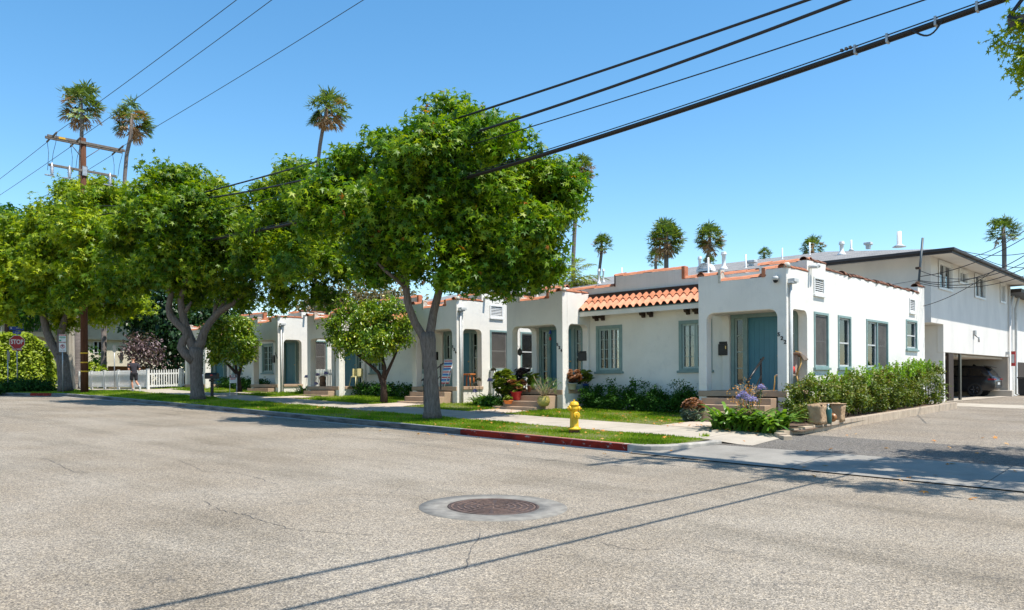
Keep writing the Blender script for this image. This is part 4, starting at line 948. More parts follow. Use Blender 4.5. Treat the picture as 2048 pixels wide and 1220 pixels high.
for k, (y, z1, lab) in enumerate(((13.0, 15.75, 'leftmost thin line leaving the timber crossarm towards the top of the photo'), (14.1, 16.3, 'middle thin line leaving the timber crossarm towards the top of the photo'), (16.15, 15.85, 'rightmost and longest thin line leaving the timber crossarm end'))):
    wire('power_line', (PA.x+.7, y, 14.17), (PB.x, y, z1), .25, .0125, lab, 'power line', gH)
for y, z1, Y1, lab in ((13.0, 13.0, 13.0, 'upper thin line running off the left edge from the timber crossarm'), (14.1, 13.4, 14.1, 'second thin line running off the left edge from the timber crossarm'), (16.15, 13.3, 16.15, 'lowest thin line running off the left edge behind the treetops')):
    wire('power_line', (PA.x-.7, y, 14.0), (-80, Y1, z1), .15, .0125, lab, 'power line', gH)
gL = 'black cables strung along the street into the sweetgum'
def zfit(px, py, Y=14.5): return onY(px, Y), zY(px, py, Y)
def fitwire(name, pts, r, label, Y=14.5, x0=-43.6, x1=-1.7, **k):
    """parabola through three points read from the photograph"""
    P = np.array([zfit(*q_, Y) for q_ in pts]); co = np.polyfit(P[:, 0], P[:, 1], len(P)-1 if len(P) < 3 else 2)
    xs = np.linspace(x0, x1, 34)
    o = MB().tube([(x, Y+(0 if x > -40 else 0), float(np.polyval(co, x))) for x in xs], r, 8).build(name, m_cable, None)
    tag(o, label, 'cable', gL); return o, co
fitwire('cable', [(1620, 0), (970, 220), (640, 322)], .030, 'uppermost black cable crossing the sky above the nearest tree')
fitwire('cable', [(1700, 0), (990, 253), (440, 393)], .034, 'second black cable from the top, entering the nearest tree crown', 14.55)
fitwire('cable', [(1853, 0), (1010, 270), (420, 425)], .014, 'thinnest of the black cables, third down across the sky', 14.45)
tk, co = fitwire('cable', [(1992, 0), (1190, 283), (870, 368), (400, 483)], .034, 'thickest black cable bundle, lowest across the sky, with metal clamps', 14.5)
zc = lambda x: float(np.polyval(co, x))
xs = np.linspace(-43.6, -1.7, 34)
MB().tube([(x, 14.47, zc(x)+.058) for x in xs], .012, 5).build('support_wire', m_cable, tk)
MB().tube([(x, 14.56, zc(x)-.02) for x in xs], .03, 6).build('lower_strand', m_cable, tk)
for px in (1959, 1876, 1779, 1715): x = onY(px, 14.5); MB().box(x-.018, 14.44, zc(x)-.065, x+.018, 14.58, zc(x)+.085).build('clamp', m_galv, tk)
x0_, x1_ = onY(1830, 14.5), onY(1893, 14.5)
MB().tube([(x0_+(x1_-x0_)*t, 14.42, zc(x0_+(x1_-x0_)*t)-.03-.20*math.sin(math.pi*t)*(.6+.6*t)) for t in lin(0, 1, 10)], .016, 6).build('cable_loop', m_cable, tk)
for k, px in enumerate((1688, 1697, 1705)): x = onY(px, 14.5); MB().box(x-.02, 14.46, zc(x)+.06, x+.02, 14.53, zc(x)+.10).build('splice', m_greypole, tk)
# two lines crossing the street overhead: out of frame but their shadows fall across the asphalt
gS = 'overhead lines crossing the street that shade the asphalt'
wire('service_line', (-1.75, 14.7, 8.9), (-2.4, -24, 9.2), .5, .036, 'overhead line crossing the street whose shadow passes the manhole', 'cable', gS)
wire('service_line', (-1.7, 14.7, 7.3), (-2.3, -24, 8.1), .5, .030, 'lower overhead line crossing the street, casting the shadow nearer the camera', 'cable', gS)
# mast on the bungalow corner with the bundle of service drops
mx0 = Vector((onX(1838, -9.25), 0, 0)).x; MP = Vector((-9.3, onX(1836, -9.3), zX(1836, 566, -9.3))); MT = Vector((-9.2, MP.y+.35, zX(1843, 474, -9.2)))
ms = thing('service_mast', 'thin dark service mast standing on the bungalow roof corner with wires tied to it', 'mast', (MP.x, MP.y, MP.z-.4))
MB().tube([tuple(MP-Vector((0, 0, .5))), tuple(MT)], .045, 8).build('pipe', M('dark painted pipe', (.05, .07, .08), .5), ms)
MB().lathe((MP.x, MP.y, MP.z), [(.12, -.1), (.09, .0), (.055, .06)], 8).build('flashing', m_rust, ms)
MB().box(MP.x-.05, MP.y-.08, zX(1838, 537, -9.3)-.04, MP.x+.1, MP.y+.08, zX(1838, 537, -9.3)+.04).build('bracket', m_rust, ms)
att = lambda py: Vector((-9.25, MP.y+.15, zX(1838, py, -9.25)))
gW = 'service wires fanning right from the roof mast'
for k, (py, ex, ey, r, lab) in enumerate(((540, 2060, 520, .012, 'upper service wire from the roof mast crossing the small upstairs window'), (560, 2060, 505, .014, 'second service wire from the roof mast rising to the right edge'), (562, 2060, 532, .014, 'third service wire from the roof mast, crossing below the first upstairs window'),
        (566, 2060, 548, .012, 'lowest service wire from the roof mast running towards the eave'), (552, 2060, 470, .014, 'steep service wire from the roof mast towards the palm'))):
    e = atZ(ex, ey, 24+k); wire('service_wire', att(py), e, .45-.05*k, r, lab, 'wire', gW, n=16)
for k, (a, c, lab) in enumerate((((1920, 500, 30.0), (2060, 505, 26.0), 'level wire just under the palm at the right edge'), ((1935, 515, 33), (2060, 455, 20), 'wire rising over the eave to the right edge'), ((1960, 512, 31), (2060, 535, 25), 'wire above the dark eave falling to the right'), ((1848, 612, 30), (1990, 540, 27), 'slack wire crossing the upstairs wall diagonally'))):
    wire('service_wire', atZ(*a), atZ(*c), .15, .012, lab, 'wire', gW, n=10)
wire('service_wire', att(558), (onX(1700, -9.4), 0, 0) if 0 else (-10.6, 26, 4.7), .1, .010, 'short wire from the mast down over the bungalow roof', 'wire', gW, n=8)
# ------------------------------------------------------------------ street trees
def tree(label, base, loc_mat_leaf, trunk_fn, blobs, n, size, shape, cat='tree', name='sweetgum_tree', group=None, bark=None, **k):
    t = thing(name, label, cat, base, group)
    mb = MB(); trunk_fn(mb); mb.build('trunk', bark or m_bark, t)
    crown('crown', loc_mat_leaf, t, blobs, n, size, shape, **k); return t
def B(px, py, Z, r, rz=None, ry=None):
    p_ = atZ(px, py, Z); return (p_.x, p_.y, p_.z, r, ry or r, rz or r)
gT = 'sweetgum street trees along the verge'
def limbs(mb, start, rs_, targets, r0, seed):
    for k, b_ in enumerate(targets):
        c = Vector(b_[:3]); bough(mb, start, start.lerp(c, .95)+Vector((0, 0, -.1)), r0, .03, seed+k, .10)
# tree 1
Z1 = 23.3
def T1(mb):
    pts = [(864, 838, .31), (864, 822, .25), (863, 780, .215), (861, 740, .205), (858, 706, .21), (856, 680, .24), (855, 665, .22)]
    mb.tube([tuple(atZ(a, b, Z1)) for a, b, r in pts], [r for a, b, r in pts], 14)
    mb.tube([tuple(atZ(a, b, z)) for a, b, z in ((856, 695, Z1), (846, 672, Z1), (830, 645, Z1-.1), (818, 612, Z1-.2), (812, 570, Z1-.2), (806, 520, Z1), (800, 460, Z1+.3), (790, 380, Z1+.3))], [.13, .13, .12, .11, .11, .10, .08, .03], 10)
    mb.tube([tuple(atZ(a, b, z)) for a, b, z in ((857, 690, Z1), (862, 660, Z1), (868, 625, Z1+.1), (877, 590, Z1+.1), (890, 540, Z1+.2), (905, 480, Z1+.2), (925, 400, Z1), (930, 300, Z1))], [.15, .14, .125, .12, .11, .10, .08, .03], 10)
    s = atZ(812, 575, Z1-.2); mb.tube([tuple(s), tuple(atZ(795, 560, Z1-.6)), tuple(atZ(770, 540, Z1-.8)), tuple(atZ(720, 480, Z1-.6))], [.07, .055, .05, .03], 8)
    s = atZ(905, 480, Z1+.2)
    for (px, py, dz) in ((1000, 470, -.8), (1090, 420, .3), (1040, 330, .2), (870, 300, -.5), (1010, 560, .5)):
        bough(mb, s, atZ(px, py, Z1+dz), .07, .02, px, .12)
blobs1 = [B(905, 262, Z1, 1.05), B(830, 305, Z1+.4, 1.05), B(985, 300, Z1, 1.15), B(1055, 350, Z1+.2, 1.0), B(760, 330, Z1, 1.0), B(900, 370, Z1-1.2, 1.5), B(700, 370, Z1+.3, 1.05), B(1110, 390, Z1+.2, .95), B(1125, 455, Z1, .75),
          B(790, 420, Z1-1.0, 1.3), B(1000, 430, Z1-.9, 1.4), B(1085, 475, Z1-.5, .95), B(720, 470, Z1-.6, 1.15), B(650, 420, Z1+.2, 1.0), B(860, 490, Z1-1.4, 1.2), B(970, 500, Z1-.3, 1.1), B(1040, 530, Z1+.2, .95), B(800, 540, Z1+.3, .9),
          B(915, 560, Z1-1.4, .75), B(960, 530, Z1+1.2, 1.2), B(1080, 540, Z1+.5, .75), B(745, 520, Z1-.3, .8), B(1000, 560, Z1+.2, .65), B(760, 420, Z1+1.6, 1.3), B(900, 400, Z1+2.0, 1.7), B(1030, 400, Z1+1.6, 1.4), B(1140, 420, Z1+.6, .55), B(870, 230, Z1, .45), B(1125, 360, Z1+.4, .6), B(935, 262, 21.2, .75), B(865, 300, 21.2, .8), B(780, 335, 21.3, .8), B(820, 395, 21.3, .8), B(1000, 290, 21.6, .5), B(960, 320, 21.1, .45), B(700, 400, 22.2, .8)]
tree('largest sweetgum tree, nearest the camera, with a forked grey trunk on the verge', atZ(864, 836, Z1), m_leaf, T1, blobs1, 56000, .142, 'star', group=gT, per=12, spread=.15, clump=.50, clump_n=20, rng=np.random.default_rng(1), shell=.6)
# tree 2
Z2 = 33.5
def T2(mb):
    mb.tube([tuple(atZ(a, b, Z2)) for a, b in ((396, 800), (395, 790), (393, 760), (392, 735), (392, 712), (393, 695))], [.36, .30, .255, .25, .29, .30], 14)
    mb.tube([tuple(atZ(a, b, Z2-.1)) for a, b in ((388, 722), (372, 708), (363, 695), (366, 683), (374, 672), (371, 660), (357, 648), (342, 632), (338, 615), (343, 590), (340, 560), (332, 500), (330, 430))], [.22, .20, .19, .18, .18, .17, .17, .16, .13, .12, .10, .08, .04], 10)
    mb.tube([tuple(atZ(a, b, Z2)) for a, b in ((395, 705), (385, 690), (374, 660), (368, 640), (365, 620), (362, 600), (380, 540), (400, 480))], [.24, .21, .18, .17, .16, .13, .1, .05], 10)
    mb.tube([tuple(atZ(a, b, Z2)) for a, b in ((366, 630), (375, 618), (384, 603))], [.1, .09, .05], 8)
    mb.tube([tuple(atZ(a, b, Z2)) for a, b in ((394, 700), (402, 685), (408, 665), (420, 645), (438, 625), (462, 610), (485, 592), (500, 570), (530, 520))], [.25, .20, .17, .15, .14, .12, .10, .08, .04], 10)
    mb.tube([tuple(atZ(a, b, Z2+.2)) for a, b in ((428, 640), (433, 610), (445, 590), (470, 575), (490, 560))], [.1, .09, .08, .07, .03], 8)
    mb.tube([tuple(atZ(a, b, Z2+.2)) for a, b in ((432, 632), (455, 595), (480, 585), (500, 585))], [.08, .07, .06, .02], 8)
blobs2 = [B(340, 375, Z2, 1.15), B(400, 385, Z2, 1.2), B(300, 410, Z2, 1.2), B(455, 410, Z2, 1.2), B(365, 450, Z2-1.4, 1.8), B(270, 470, Z2, 1.5), B(450, 490, Z2-1.3, 1.7), B(520, 440, Z2-.2, 1.3), B(590, 375, Z2-.6, 1.15), B(560, 500, Z2-1, 1.6), B(630, 480, Z2-2, 1.5), B(600, 560, Z2-1.5, 1.4), B(660, 540, Z2-2.5, 1.2),
          B(320, 540, Z2-.8, 1.3), B(400, 560, Z2+1.0, 1.3), B(480, 570, Z2+.2, 1.0), B(560, 590, Z2-.8, .8), B(250, 545, Z2+.3, 1.2), B(540, 400, Z2-.3, .8), B(310, 350, Z2, .6), B(640, 590, Z2-2.2, .7), B(590, 330, Z2-.6, .4), B(690, 600, Z2-3, .5), B(400, 470, Z2+2.2, 2.2), B(560, 470, Z2+1.5, 2.0), B(290, 590, Z2-.6, .6), B(640, 400, Z2-2, 1.0), B(585, 620, Z2-2.5, .5), B(545, 455, 30, 1.2), B(625, 430, 28, 1.1), B(580, 525, 29, 1.1), B(500, 500, 30.5, 1.0), B(600, 370, 29.5, .8), B(660, 370, 27.5, .7)]
tree('second sweetgum along the verge, with the twisting pale limbs beside the black mailbox', atZ(396, 797, Z2), m_leafy, T2, blobs2, 54000, .168, 'star', group=gT, per=12, spread=.18, clump=.62, clump_n=20, rng=np.random.default_rng(2), bias=-.12)
# tree 3
Z3 = 43.0
def T3(mb):
    mb.tube([tuple(atZ(a, b, Z3)) for a, b in ((131, 782), (130, 770), (128, 745), (126, 725), (124, 710))], [.42, .36, .33, .33, .30], 12)
    mb.tube([tuple(atZ(a, b, Z3)) for a, b in ((124, 720), (113, 703), (103, 685), (95, 665), (89, 640), (86, 620), (80, 560), (90, 500))], [.25, .23, .22, .2, .19, .17, .13, .05], 10)
    mb.tube([tuple(atZ(a, b, Z3)) for a, b in ((126, 715), (122, 690), (122, 665), (130, 640), (150, 600), (160, 540))], [.24, .2, .19, .17, .13, .05], 10)
blobs3 = [B(165, 405, Z3, 1.4), B(215, 400, Z3, 1.4), B(120, 450, Z3, 1.5), B(250, 440, Z3, 1.4), B(70, 500, Z3, 1.4), B(180, 480, Z3-1.4, 2.0), B(110, 530, Z3-1.2, 1.8), B(30, 540, Z3, 1.5), B(220, 540, Z3-.8, 1.7), B(60, 590, Z3, 1.4), B(150, 590, Z3-.5, 1.4), B(0, 560, Z3, 1.6), B(200, 600, Z3, 1.2), B(250, 590, Z3+.5, 1.3), B(30, 470, Z3+1, 1.2), B(140, 375, Z3, .6), B(10, 620, Z3-.5, .8), B(120, 640, Z3+.4, .9), B(85, 600, Z3-1, 1.0), B(150, 480, Z3+2, 2.2), B(215, 630, Z3-.4, .7), B(185, 645, Z3-.4, .6), B(178, 410, 39.3, 1.0), B(165, 470, 39, 1.3), B(190, 530, 39, 1.3), B(175, 590, 39, 1.2), B(180, 385, 39.6, .5), B(185, 625, 39, .5), B(200, 480, 39, 1.1)]
tree('third sweetgum along the verge, behind the two part parking sign on the left', atZ(131, 780, Z3), m_leafy, T3, blobs3, 46000, .195, 'star', group=gT, per=12, spread=.22, clump=.75, clump_n=20, rng=np.random.default_rng(3), bias=.05)
# tree behind on the far left
Z4 = 56
tree('dark green tree cut by the left edge behind the nearer street trees', atZ(20, 780, Z4), m_lowhedge, lambda mb: mb.tube([tuple(atZ(20, 780, Z4)), tuple(atZ(20, 600, Z4)), tuple(atZ(30, 500, Z4))], [.4, .3, .1], 8), [B(20, 470, Z4, 2.0), B(70, 480, Z4, 1.7), B(-40, 490, Z4, 2.5), B(20, 560, Z4, 2.6), B(100, 560, Z4, 2), B(50, 620, Z4, 1.4)], 12000, .28, 'kite', name='broadleaf_tree', bark=m_bark_dark)
# tree at right edge, mostly out of frame
def T5(mb):
    mb.tube([(1.6, 17.2, -.1), (1.5, 17.2, 3), (1.2, 17, 5.5)], [.3, .25, .15], 12)
    for k, t_ in enumerate(((-1.5, 16, 7), (0, 18, 9), (2.5, 16.5, 8), (-2.0, 15, 6.9), (.3, 15.5, 9.5))): bough(mb, (1.2, 17, 5.0), t_, .09, .02, k, .1)
rt = [(-2.2, 14.2, 9.8, .9, .7, .6), (-3.0, 14.6, 10.4, .9, .6, .6), (-1.4, 13.8, 9.9, 1.0, .6, .6), (-3.6, 13.6, 10.8, .7, .45, .5), (-1.0, 16.2, 10.4, 1.2, 1.0, .8), (1.6, 14.0, 9.8, 1.0, .8, .6), (-4.6, 13.8, 10.6, .6, .5, .4), (-.2, 13.4, 9.2, .7, .5, .5), (.6, 16.5, 8.8, 1.6, 1.6, 1.3), (-.9, 15.6, 8.3, 1.3, 1.1, 1.0), (2.2, 17, 8.2, 1.6, 1.6, 1.4), (-.2, 17.8, 7.6, 1.5, 1.3, 1.0), (-1.6, 14.9, 7.9, .85, .7, .55), (-2.2, 14.45, 7.95, .50, .4, .38), (1.0, 15.2, 7.3, 1.2, 1.0, .9), (-1.3, 15.8, 6.7, .7, .7, .6), (3.5, 15.5, 7.6, 1.3, 1.2, 1.0), (2.6, 18.6, 7.5, 1.3, 1.3, 1.0), (-.9, 14.6, 7.0, .55, .5, .5)]  # high leading blobs are out of frame, added for their shadow on the paving
rtree = tree('broad leaved street tree at the right edge of the photo with a few browning leaves', (1.6, 17.2, .2), m_leafy, T5, rt, 17000, .10, 'star', group=gT, per=9, spread=.13, clump=.38, clump_n=18, rng=np.random.default_rng(5), bias=.0)

crown('near_bough', m_leafy, rtree, [B(2015, 78, 12.3, .20), B(2045, 60, 12.3, .28), B(1990, 92, 12.3, .10), B(2048, 130, 12.3, .22), B(2058, 170, 12.3, .20), B(2044, 30, 12.5, .20), B(2085, 100, 12.3, .5)], 650, .075, 'star', per=6, spread=.07, shell=.2, rng=np.random.default_rng(55), bias=.15)
mb = MB(); bough(mb, (1.2, 17, 5.2), tuple(atZ(2060, 80, 12.3)), .06, .015, 9, .06); bough(mb, tuple(atZ(2060, 80, 12.3)), tuple(atZ(1995, 90, 12.3)), .012, .004, 2, .05); mb.build('bough', m_bark, rtree)
# ------------------------------------------------------------------ smaller trees and shrubs
def small_tree(label, px, py, Z, stems, blobs, n, size, mat, bark, shape='oval', cat='tree', name='citrus_tree', group=None, seed=1, **k):
    t = thing(name, label, cat, atZ(px, py, Z), group); mb = MB()
    for s in stems: mb.tube([tuple(atZ(a, b, Z)) for a, b, r in s], [r for a, b, r in s], 8)
    mb.build('trunk', bark, t); crown('crown', mat, t, blobs, n, size, shape, rng=np.random.default_rng(seed), **k); return t
gC = 'rounded citrus trees on the front lawn'
Zc = 30.6
small_tree('rounded citrus tree with yellowing leaves on the lawn, just left of the nearest sweetgum', 768, 806, Zc,
    [[(768, 808, .16), (767, 775, .12), (766, 757, .11)], [(767, 775, .09), (757, 745, .07), (735, 725, .05), (715, 710, .03)], [(766, 760, .09), (770, 735, .07), (765, 715, .05), (745, 690, .03)], [(766, 765, .09), (772, 750, .07), (787, 718, .05), (800, 690, .03)], [(768, 740, .06), (765, 700, .03)]],
    [B(695, 655, Zc, .75), B(740, 640, Zc, .8), B(785, 640, Zc, .75), B(700, 690, Zc-.3, .65), B(750, 685, Zc-.4, .8), B(795, 685, Zc-.1, .55), B(715, 630, Zc, .4), B(760, 620, Zc, .4), B(670, 670, Zc, .45), B(740, 670, Zc+.7, .7), B(675, 640, Zc, .45), B(810, 665, Zc, .4), B(655, 655, Zc, .32), B(700, 612, Zc, .35), B(820, 690, Zc, .28), B(775, 605, Zc, .3), B(725, 705, Zc-.2, .3), B(662, 625, Zc, .25)], 15000, .09, m_citrus, m_bark_dark, group=gC, per=7, spread=.10, seed=4, clump=.25, clump_n=16)
Zd = 38.0
small_tree('dense citrus tree on the lawn between the black kerbside mailbox and the steps beyond', 478, 782, Zd,
    [[(478, 784, .17), (477, 762, .12), (474, 745, .11)], [(476, 750, .08), (462, 735, .07), (448, 722, .04)], [(476, 755, .09), (484, 730, .06), (490, 715, .03)], [(474, 748, .08), (470, 722, .04)]],
    [B(440, 665, Zd, .75), B(475, 665, Zd, .8), B(430, 695, Zd, .7), B(470, 700, Zd-.4, .85), B(495, 690, Zd, .5), B(455, 650, Zd, .5), B(415, 690, Zd, .5), B(455, 680, Zd+.8, .9), B(410, 665, Zd, .35), B(490, 645, Zd, .4), B(425, 722, Zd, .4), B(502, 715, Zd, .4), B(440, 640, Zd, .35)], 12500, .105, m_citrus, m_bark_dark, group=gC, per=7, spread=.12, seed=5, clump=.3, clump_n=16)
Zk = 56
small_tree('dark leafy tree with a leaning trunk behind the picket fence', 345, 775, Zk, [[(372, 775, .22), (358, 740, .2), (335, 700, .18), (310, 670, .12), (300, 640, .05)], [(340, 770, .15), (375, 730, .1), (400, 690, .05)]],
    [B(290, 640, Zk, 1.6), B(330, 620, Zk, 2.2), B(360, 670, Zk, 2.0), B(310, 680, Zk, 1.5), B(400, 640, Zk+2, 2.4), B(350, 720, Zk, 1.3), B(330, 750, Zk, .8), B(400, 710, Zk+2, 1.2), B(270, 610, Zk, 1.4), B(440, 620, Zk+3, 2.4), B(380, 600, Zk+3, 3)], 15000, .26, m_leafd, m_bark_dark, 'kite', name='broadleaf_tree', seed=6, per=8, spread=.35)
small_tree('purple leaved plum tree above the picket fence beside the runner', 294, 770, 49, [[(294, 775, .09), (294, 745, .07), (292, 730, .04)], [(294, 750, .05), (280, 732, .03)], [(294, 748, .05), (306, 730, .03), (312, 715, .02)]],
    [B(275, 700, 49, .85), B(300, 695, 49, .8), B(290, 715, 49, .7), B(315, 712, 49, .65), B(265, 705, 49, .5), B(280, 680, 49, .6)], 1300, .14, m_plum, m_bark_dark, 'oval', name='plum_tree', seed=7, per=5, spread=.2, shell=.3)
Ze = 100
small_tree('dusty olive brown trees standing beyond the bungalow roofs', 690, 640, Ze, [[(675, 740, .4), (676, 620, .3), (676, 590, .1)], [(735, 740, .3), (734, 600, .15)]],
    [B(650, 610, Ze, 2), B(685, 600, Ze, 2.2), B(720, 600, Ze, 2), B(755, 605, Ze, 2), B(620, 620, Ze, 2), B(670, 630, Ze, 2.4), B(735, 630, Ze, 2.5), B(780, 600, Ze, 2), B(820, 615, Ze, 2.2)], 5500, .42, m_euc, m_bark_dark, 'kite', name='background_tree', seed=8, per=6, spread=.7, shell=.3)
for px, Z, w_, lab in ((207, 57, .19, 'slim pale palm trunk between the utility pole and the small grey sign'), (153, 52, .24, 'pale palm trunk just left of the utility pole')):
    b0 = atZ(px, 775, Z); t = thing('palm_trunk', lab, 'palm tree', b0); top = atZ(px+(3 if px > 180 else 4), 560, Z)
    MB().tube([(b0.x, b0.y, G(b0.x, b0.y)-.2), (b0.x, b0.y, G(b0.x, b0.y)+.4), tuple(b0.lerp(top, .3)), tuple(top)], [w_*1.9, w_*1.3, w_, w_*.9], 12).build('trunk', m_palmtrunk, t)
    crown('fronds', m_palm, t, [(top.x, top.y, top.z, 1.6)], 200, .6, 'spike', rng=np.random.default_rng(px))
t = thing('concrete_post', 'pale square concrete lamp post behind the third sweetgum trunk', 'post', atZ(142, 775, 49)); b0 = atZ(142, 775, 49)
MB().tube([(b0.x, b0.y, G(b0.x, b0.y)-.1), (b0.x, b0.y, 11)], [.26, .14], 8, smooth=False).build('shaft', m_walk, t)
MB().cbox(b0.x, b0.y, 1.5, .6, .6, .3).build('base', m_walk, t)
def hedge_box(name, mat, parent, fn_surface, n, size, shape='kite', rng=None, up=.5, per=6, spread=.09, **k):
    """fn_surface(rng,n) -> points and outward directions"""
    rng = rng or np.random.default_rng(5); c, d = fn_surface(rng, n//per); P = np.repeat(c, per, 0)+rng.normal(0, spread, (len(c)*per, 3)); D = np.repeat(d, per, 0)
    N = D*.7+np.array([0, 0, up])+rng.normal(0, .45, P.shape); T = rng.normal(0, .6, P.shape)+D*.6+np.array([0, 0, .3])
    rnd = np.clip(np.repeat(rng.random(len(c)), per)*.5+rng.random(len(P))*.5, 0, .98)
    return leaf_obj(name, mat, P, N, T, size*(.7+.6*rng.random(len(P))), shape, parent, rnd, rng)
# clipped lime hedge on the far left and the ivy in front of it
hx = -56.0
t = thing('clipped_hedge', 'tall bright lime green clipped hedge behind the STOP sign', 'hedge', (hx-1, 15, R(-56)+.15))
yh0, yh1 = onX(-60, hx), onX(112, hx); zh0 = R(-56); 
def hsurf(rng, n):
    y = rng.uniform(yh0, yh1, n); f = rng.random(n); z1 = np.interp(y, [yh0, onX(5, hx), onX(60, hx), onX(85, hx), onX(105, hx), yh1], [zX(0, 672, hx), zX(5, 671, hx), zX(60, 671, hx), zX(85, 690, hx), zX(105, 715, hx), zX(112, 735, hx)])
    top = f < .25; x = np.where(top, rng.uniform(hx-2.5, hx, n), hx-.15*rng.random(n)+.12*np.sin(y*3)); z = np.where(top, z1, zh0+(z1-zh0)*rng.random(n)); d = np.where(top[:, None], np.array([0, 0, 1.]), np.array([1., -.2, .1])); return np.stack([x, y, z], 1), d
hedge_box('foliage', m_limehedge, t, hsurf, 15000, .17, rng=np.random.default_rng(9), spread=.1)
zt_ = zX(60, 671, hx); MB().box(hx-2.4, yh0, zh0-.1, hx-.25, onX(80, hx), zt_-.15).box(hx-2.4, onX(80, hx), zh0-.1, hx-.25, yh1-.1, zt_-1.6).build('dark_core', m_wood_dark, t)  # solid dark brown boxes fill the hedge behind its leaves
t = thing('ivy_bank', 'low dark ivy bed at the foot of the STOP sign', 'ivy', atZ(50, 785, 45)); t['kind'] = 'stuff'
pts = [B(px, 779, Z, .9, rz=.38) for px, Z in ((-30, 44), (5, 44), (30, 44.5), (50, 45.5), (70, 45), (15, 47), (45, 48), (-10, 47), (88, 47))]
pts += [(p_[0]-.3, p_[1]+.3, p_[2]+.25, .8, .8, .35) for p_ in pts[2:6]]
bl = crown('ivy_leaves', m_ivy, None, pts, 7000, .13, 'kite', rng=np.random.default_rng(10), shell=.4, spread=.14); bpy.data.objects.remove(t)
tag(bl, 'low dark ivy bed at the foot of the STOP sign', 'ivy', kind='stuff')
for nm, px, py, Z, r, mat, lab in (('round_bush', 187, 752, 55, .95, m_limehedge, 'clipped yellow green ball bush behind the fence, just right of the utility pole'), ('round_bush', 157, 755, 54, .9, m_limehedge, 'clipped yellow green ball bush behind the left end of the fence'), ('round_bush', 172, 722, 58, 1.25, m_lowhedge, 'dark green ball bush against the cream building behind the utility pole')):
    p_ = atZ(px, py, Z); t = thing(nm, lab, 'bush', (p_.x, p_.y, G(p_.x, p_.y))); crown('foliage', mat, t, [(p_.x, p_.y, p_.z, r), (p_.x, p_.y, p_.z-.6, r*.95)], 1800, .16, rng=np.random.default_rng(px), shell=.85, wob=.04, spread=.06)
    MB().tube([(p_.x, p_.y, G(p_.x, p_.y)-.1), (p_.x, p_.y, p_.z)], .06, 6).build('stem', m_bark_dark, t)
# low dark hedge below the awning windows
t = thing('low_hedge', 'low dark green hedge under the casement windows between the 524 and 522 porches', 'hedge', (-14.3, 21.4, G(-14, 21.4)), 'low hedges at the foot of the bungalow walls')
bl_ = []; rs = random.Random(2)
for k in range(20):
    x = -16.6+k*.25; hgt = .42+.16*math.sin(k*1.3)+rs.uniform(-.05, .1); bl_.append((x, 21.35+rs.uniform(-.12, .1), G(x, 21.3)+hgt*.7, .30, .34, hgt*.75))
for k in (4, 8, 14, 18, 9, 15): x = -16.6+k*.25; bl_.append((x, 21.4, G(x, 21.4)+.85, .14, .14, .22))
crown('foliage', m_lowhedge, t, bl_, 19000, .055, 'oval', rng=np.random.default_rng(11), per=7, spread=.06, clump=.17, clump_n=14, shell=.55, up=.5, droop=-.4)
h0 = crown; 
for dx, lab in ((-13.05, 'shaded dark hedge behind the citrus tree, left of the 526 porch'), (-26.1, 'small dark hedge behind the FOR RENT sign')):
    t2 = thing('low_hedge', lab, 'hedge', (-14.3+dx, 21.4, G(-14.3+dx, 21.4)), 'low hedges at the foot of the bungalow walls')
    crown('foliage', m_lowhedge, t2, [(b[0]+dx, b[1], G(b[0]+dx, 21.4)+.3, b[3], b[4], .3) for b in bl_[::2]], 3500, .075, 'oval', rng=np.random.default_rng(13), per=7, spread=.07, droop=-.4)
# privet hedge along the driveway wall
t = thing('privet_hedge', 'bushy privet hedge with fresh upright shoots between the bungalow side wall and driveway', 'hedge', (-8.4, 25, .7))
bl_ = []; rs = random.Random(3); y = 19.9
while y < 31.2:
    base = R(-8.4)+rise(y)+.25; top = float(np.interp(y, [19.5, 21, 24, 28, 31.3], [1.0, 1.05, 1.12, 1.28, 1.42])); bl_.append((-8.42+rs.uniform(-.1, .12), y, base+top*.42, .52, .50, top*.55+rs.uniform(-.06, .08))); y += .42
crown('foliage', m_shrub, t, bl_, 32000, .062, 'oval', rng=np.random.default_rng(14), per=8, spread=.06, clump=.17, clump_n=16, shell=.6, droop=-.3, up=.35)
sh = []; rng = np.random.default_rng(15)
for k in range(150):
    y = float(np.interp(rng.random(), [0, .25, 1], [20.2, 24, 31.6])); x = rng.uniform(-8.9, -8.0); z0 = R(x)+rise(y)+float(np.interp(y, [19.5, 24, 31.3], [.98, 1.15, 1.42])); L = rng.uniform(.2, .55)
    lean = rng.normal(0, .15, 2)
    for j in range(int(L/.03)): sh.append((x+lean[0]*j*.03, y+lean[1]*j*.03, z0-.15+j*.03))
sh = np.array(sh); N = rng.normal(0, .7, sh.shape); N[:, 2] += .3; T = rng.normal(0, .6, sh.shape); T[:, 2] += .6
leaf_obj('fresh_shoots', m_shrubt, np.repeat(sh, 2, 0)+rng.normal(0, .018, (len(sh)*2, 3)), np.repeat(N, 2, 0)+rng.normal(0, .6, (len(sh)*2, 3)), np.repeat(T, 2, 0)+rng.normal(0, .6, (len(sh)*2, 3)), .065, 'oval', t)
mb = MB()
for k in range(26): y = 20+k*.44; x = -8.4+rs.uniform(-.15, .15); z = R(x)+rise(y); mb.tube([(x, y, z), (x+rs.uniform(-.15, .15), y+.1, z+1.1)], [.02, .008], 5)
mb.build('stems', m_bark_dark, t)
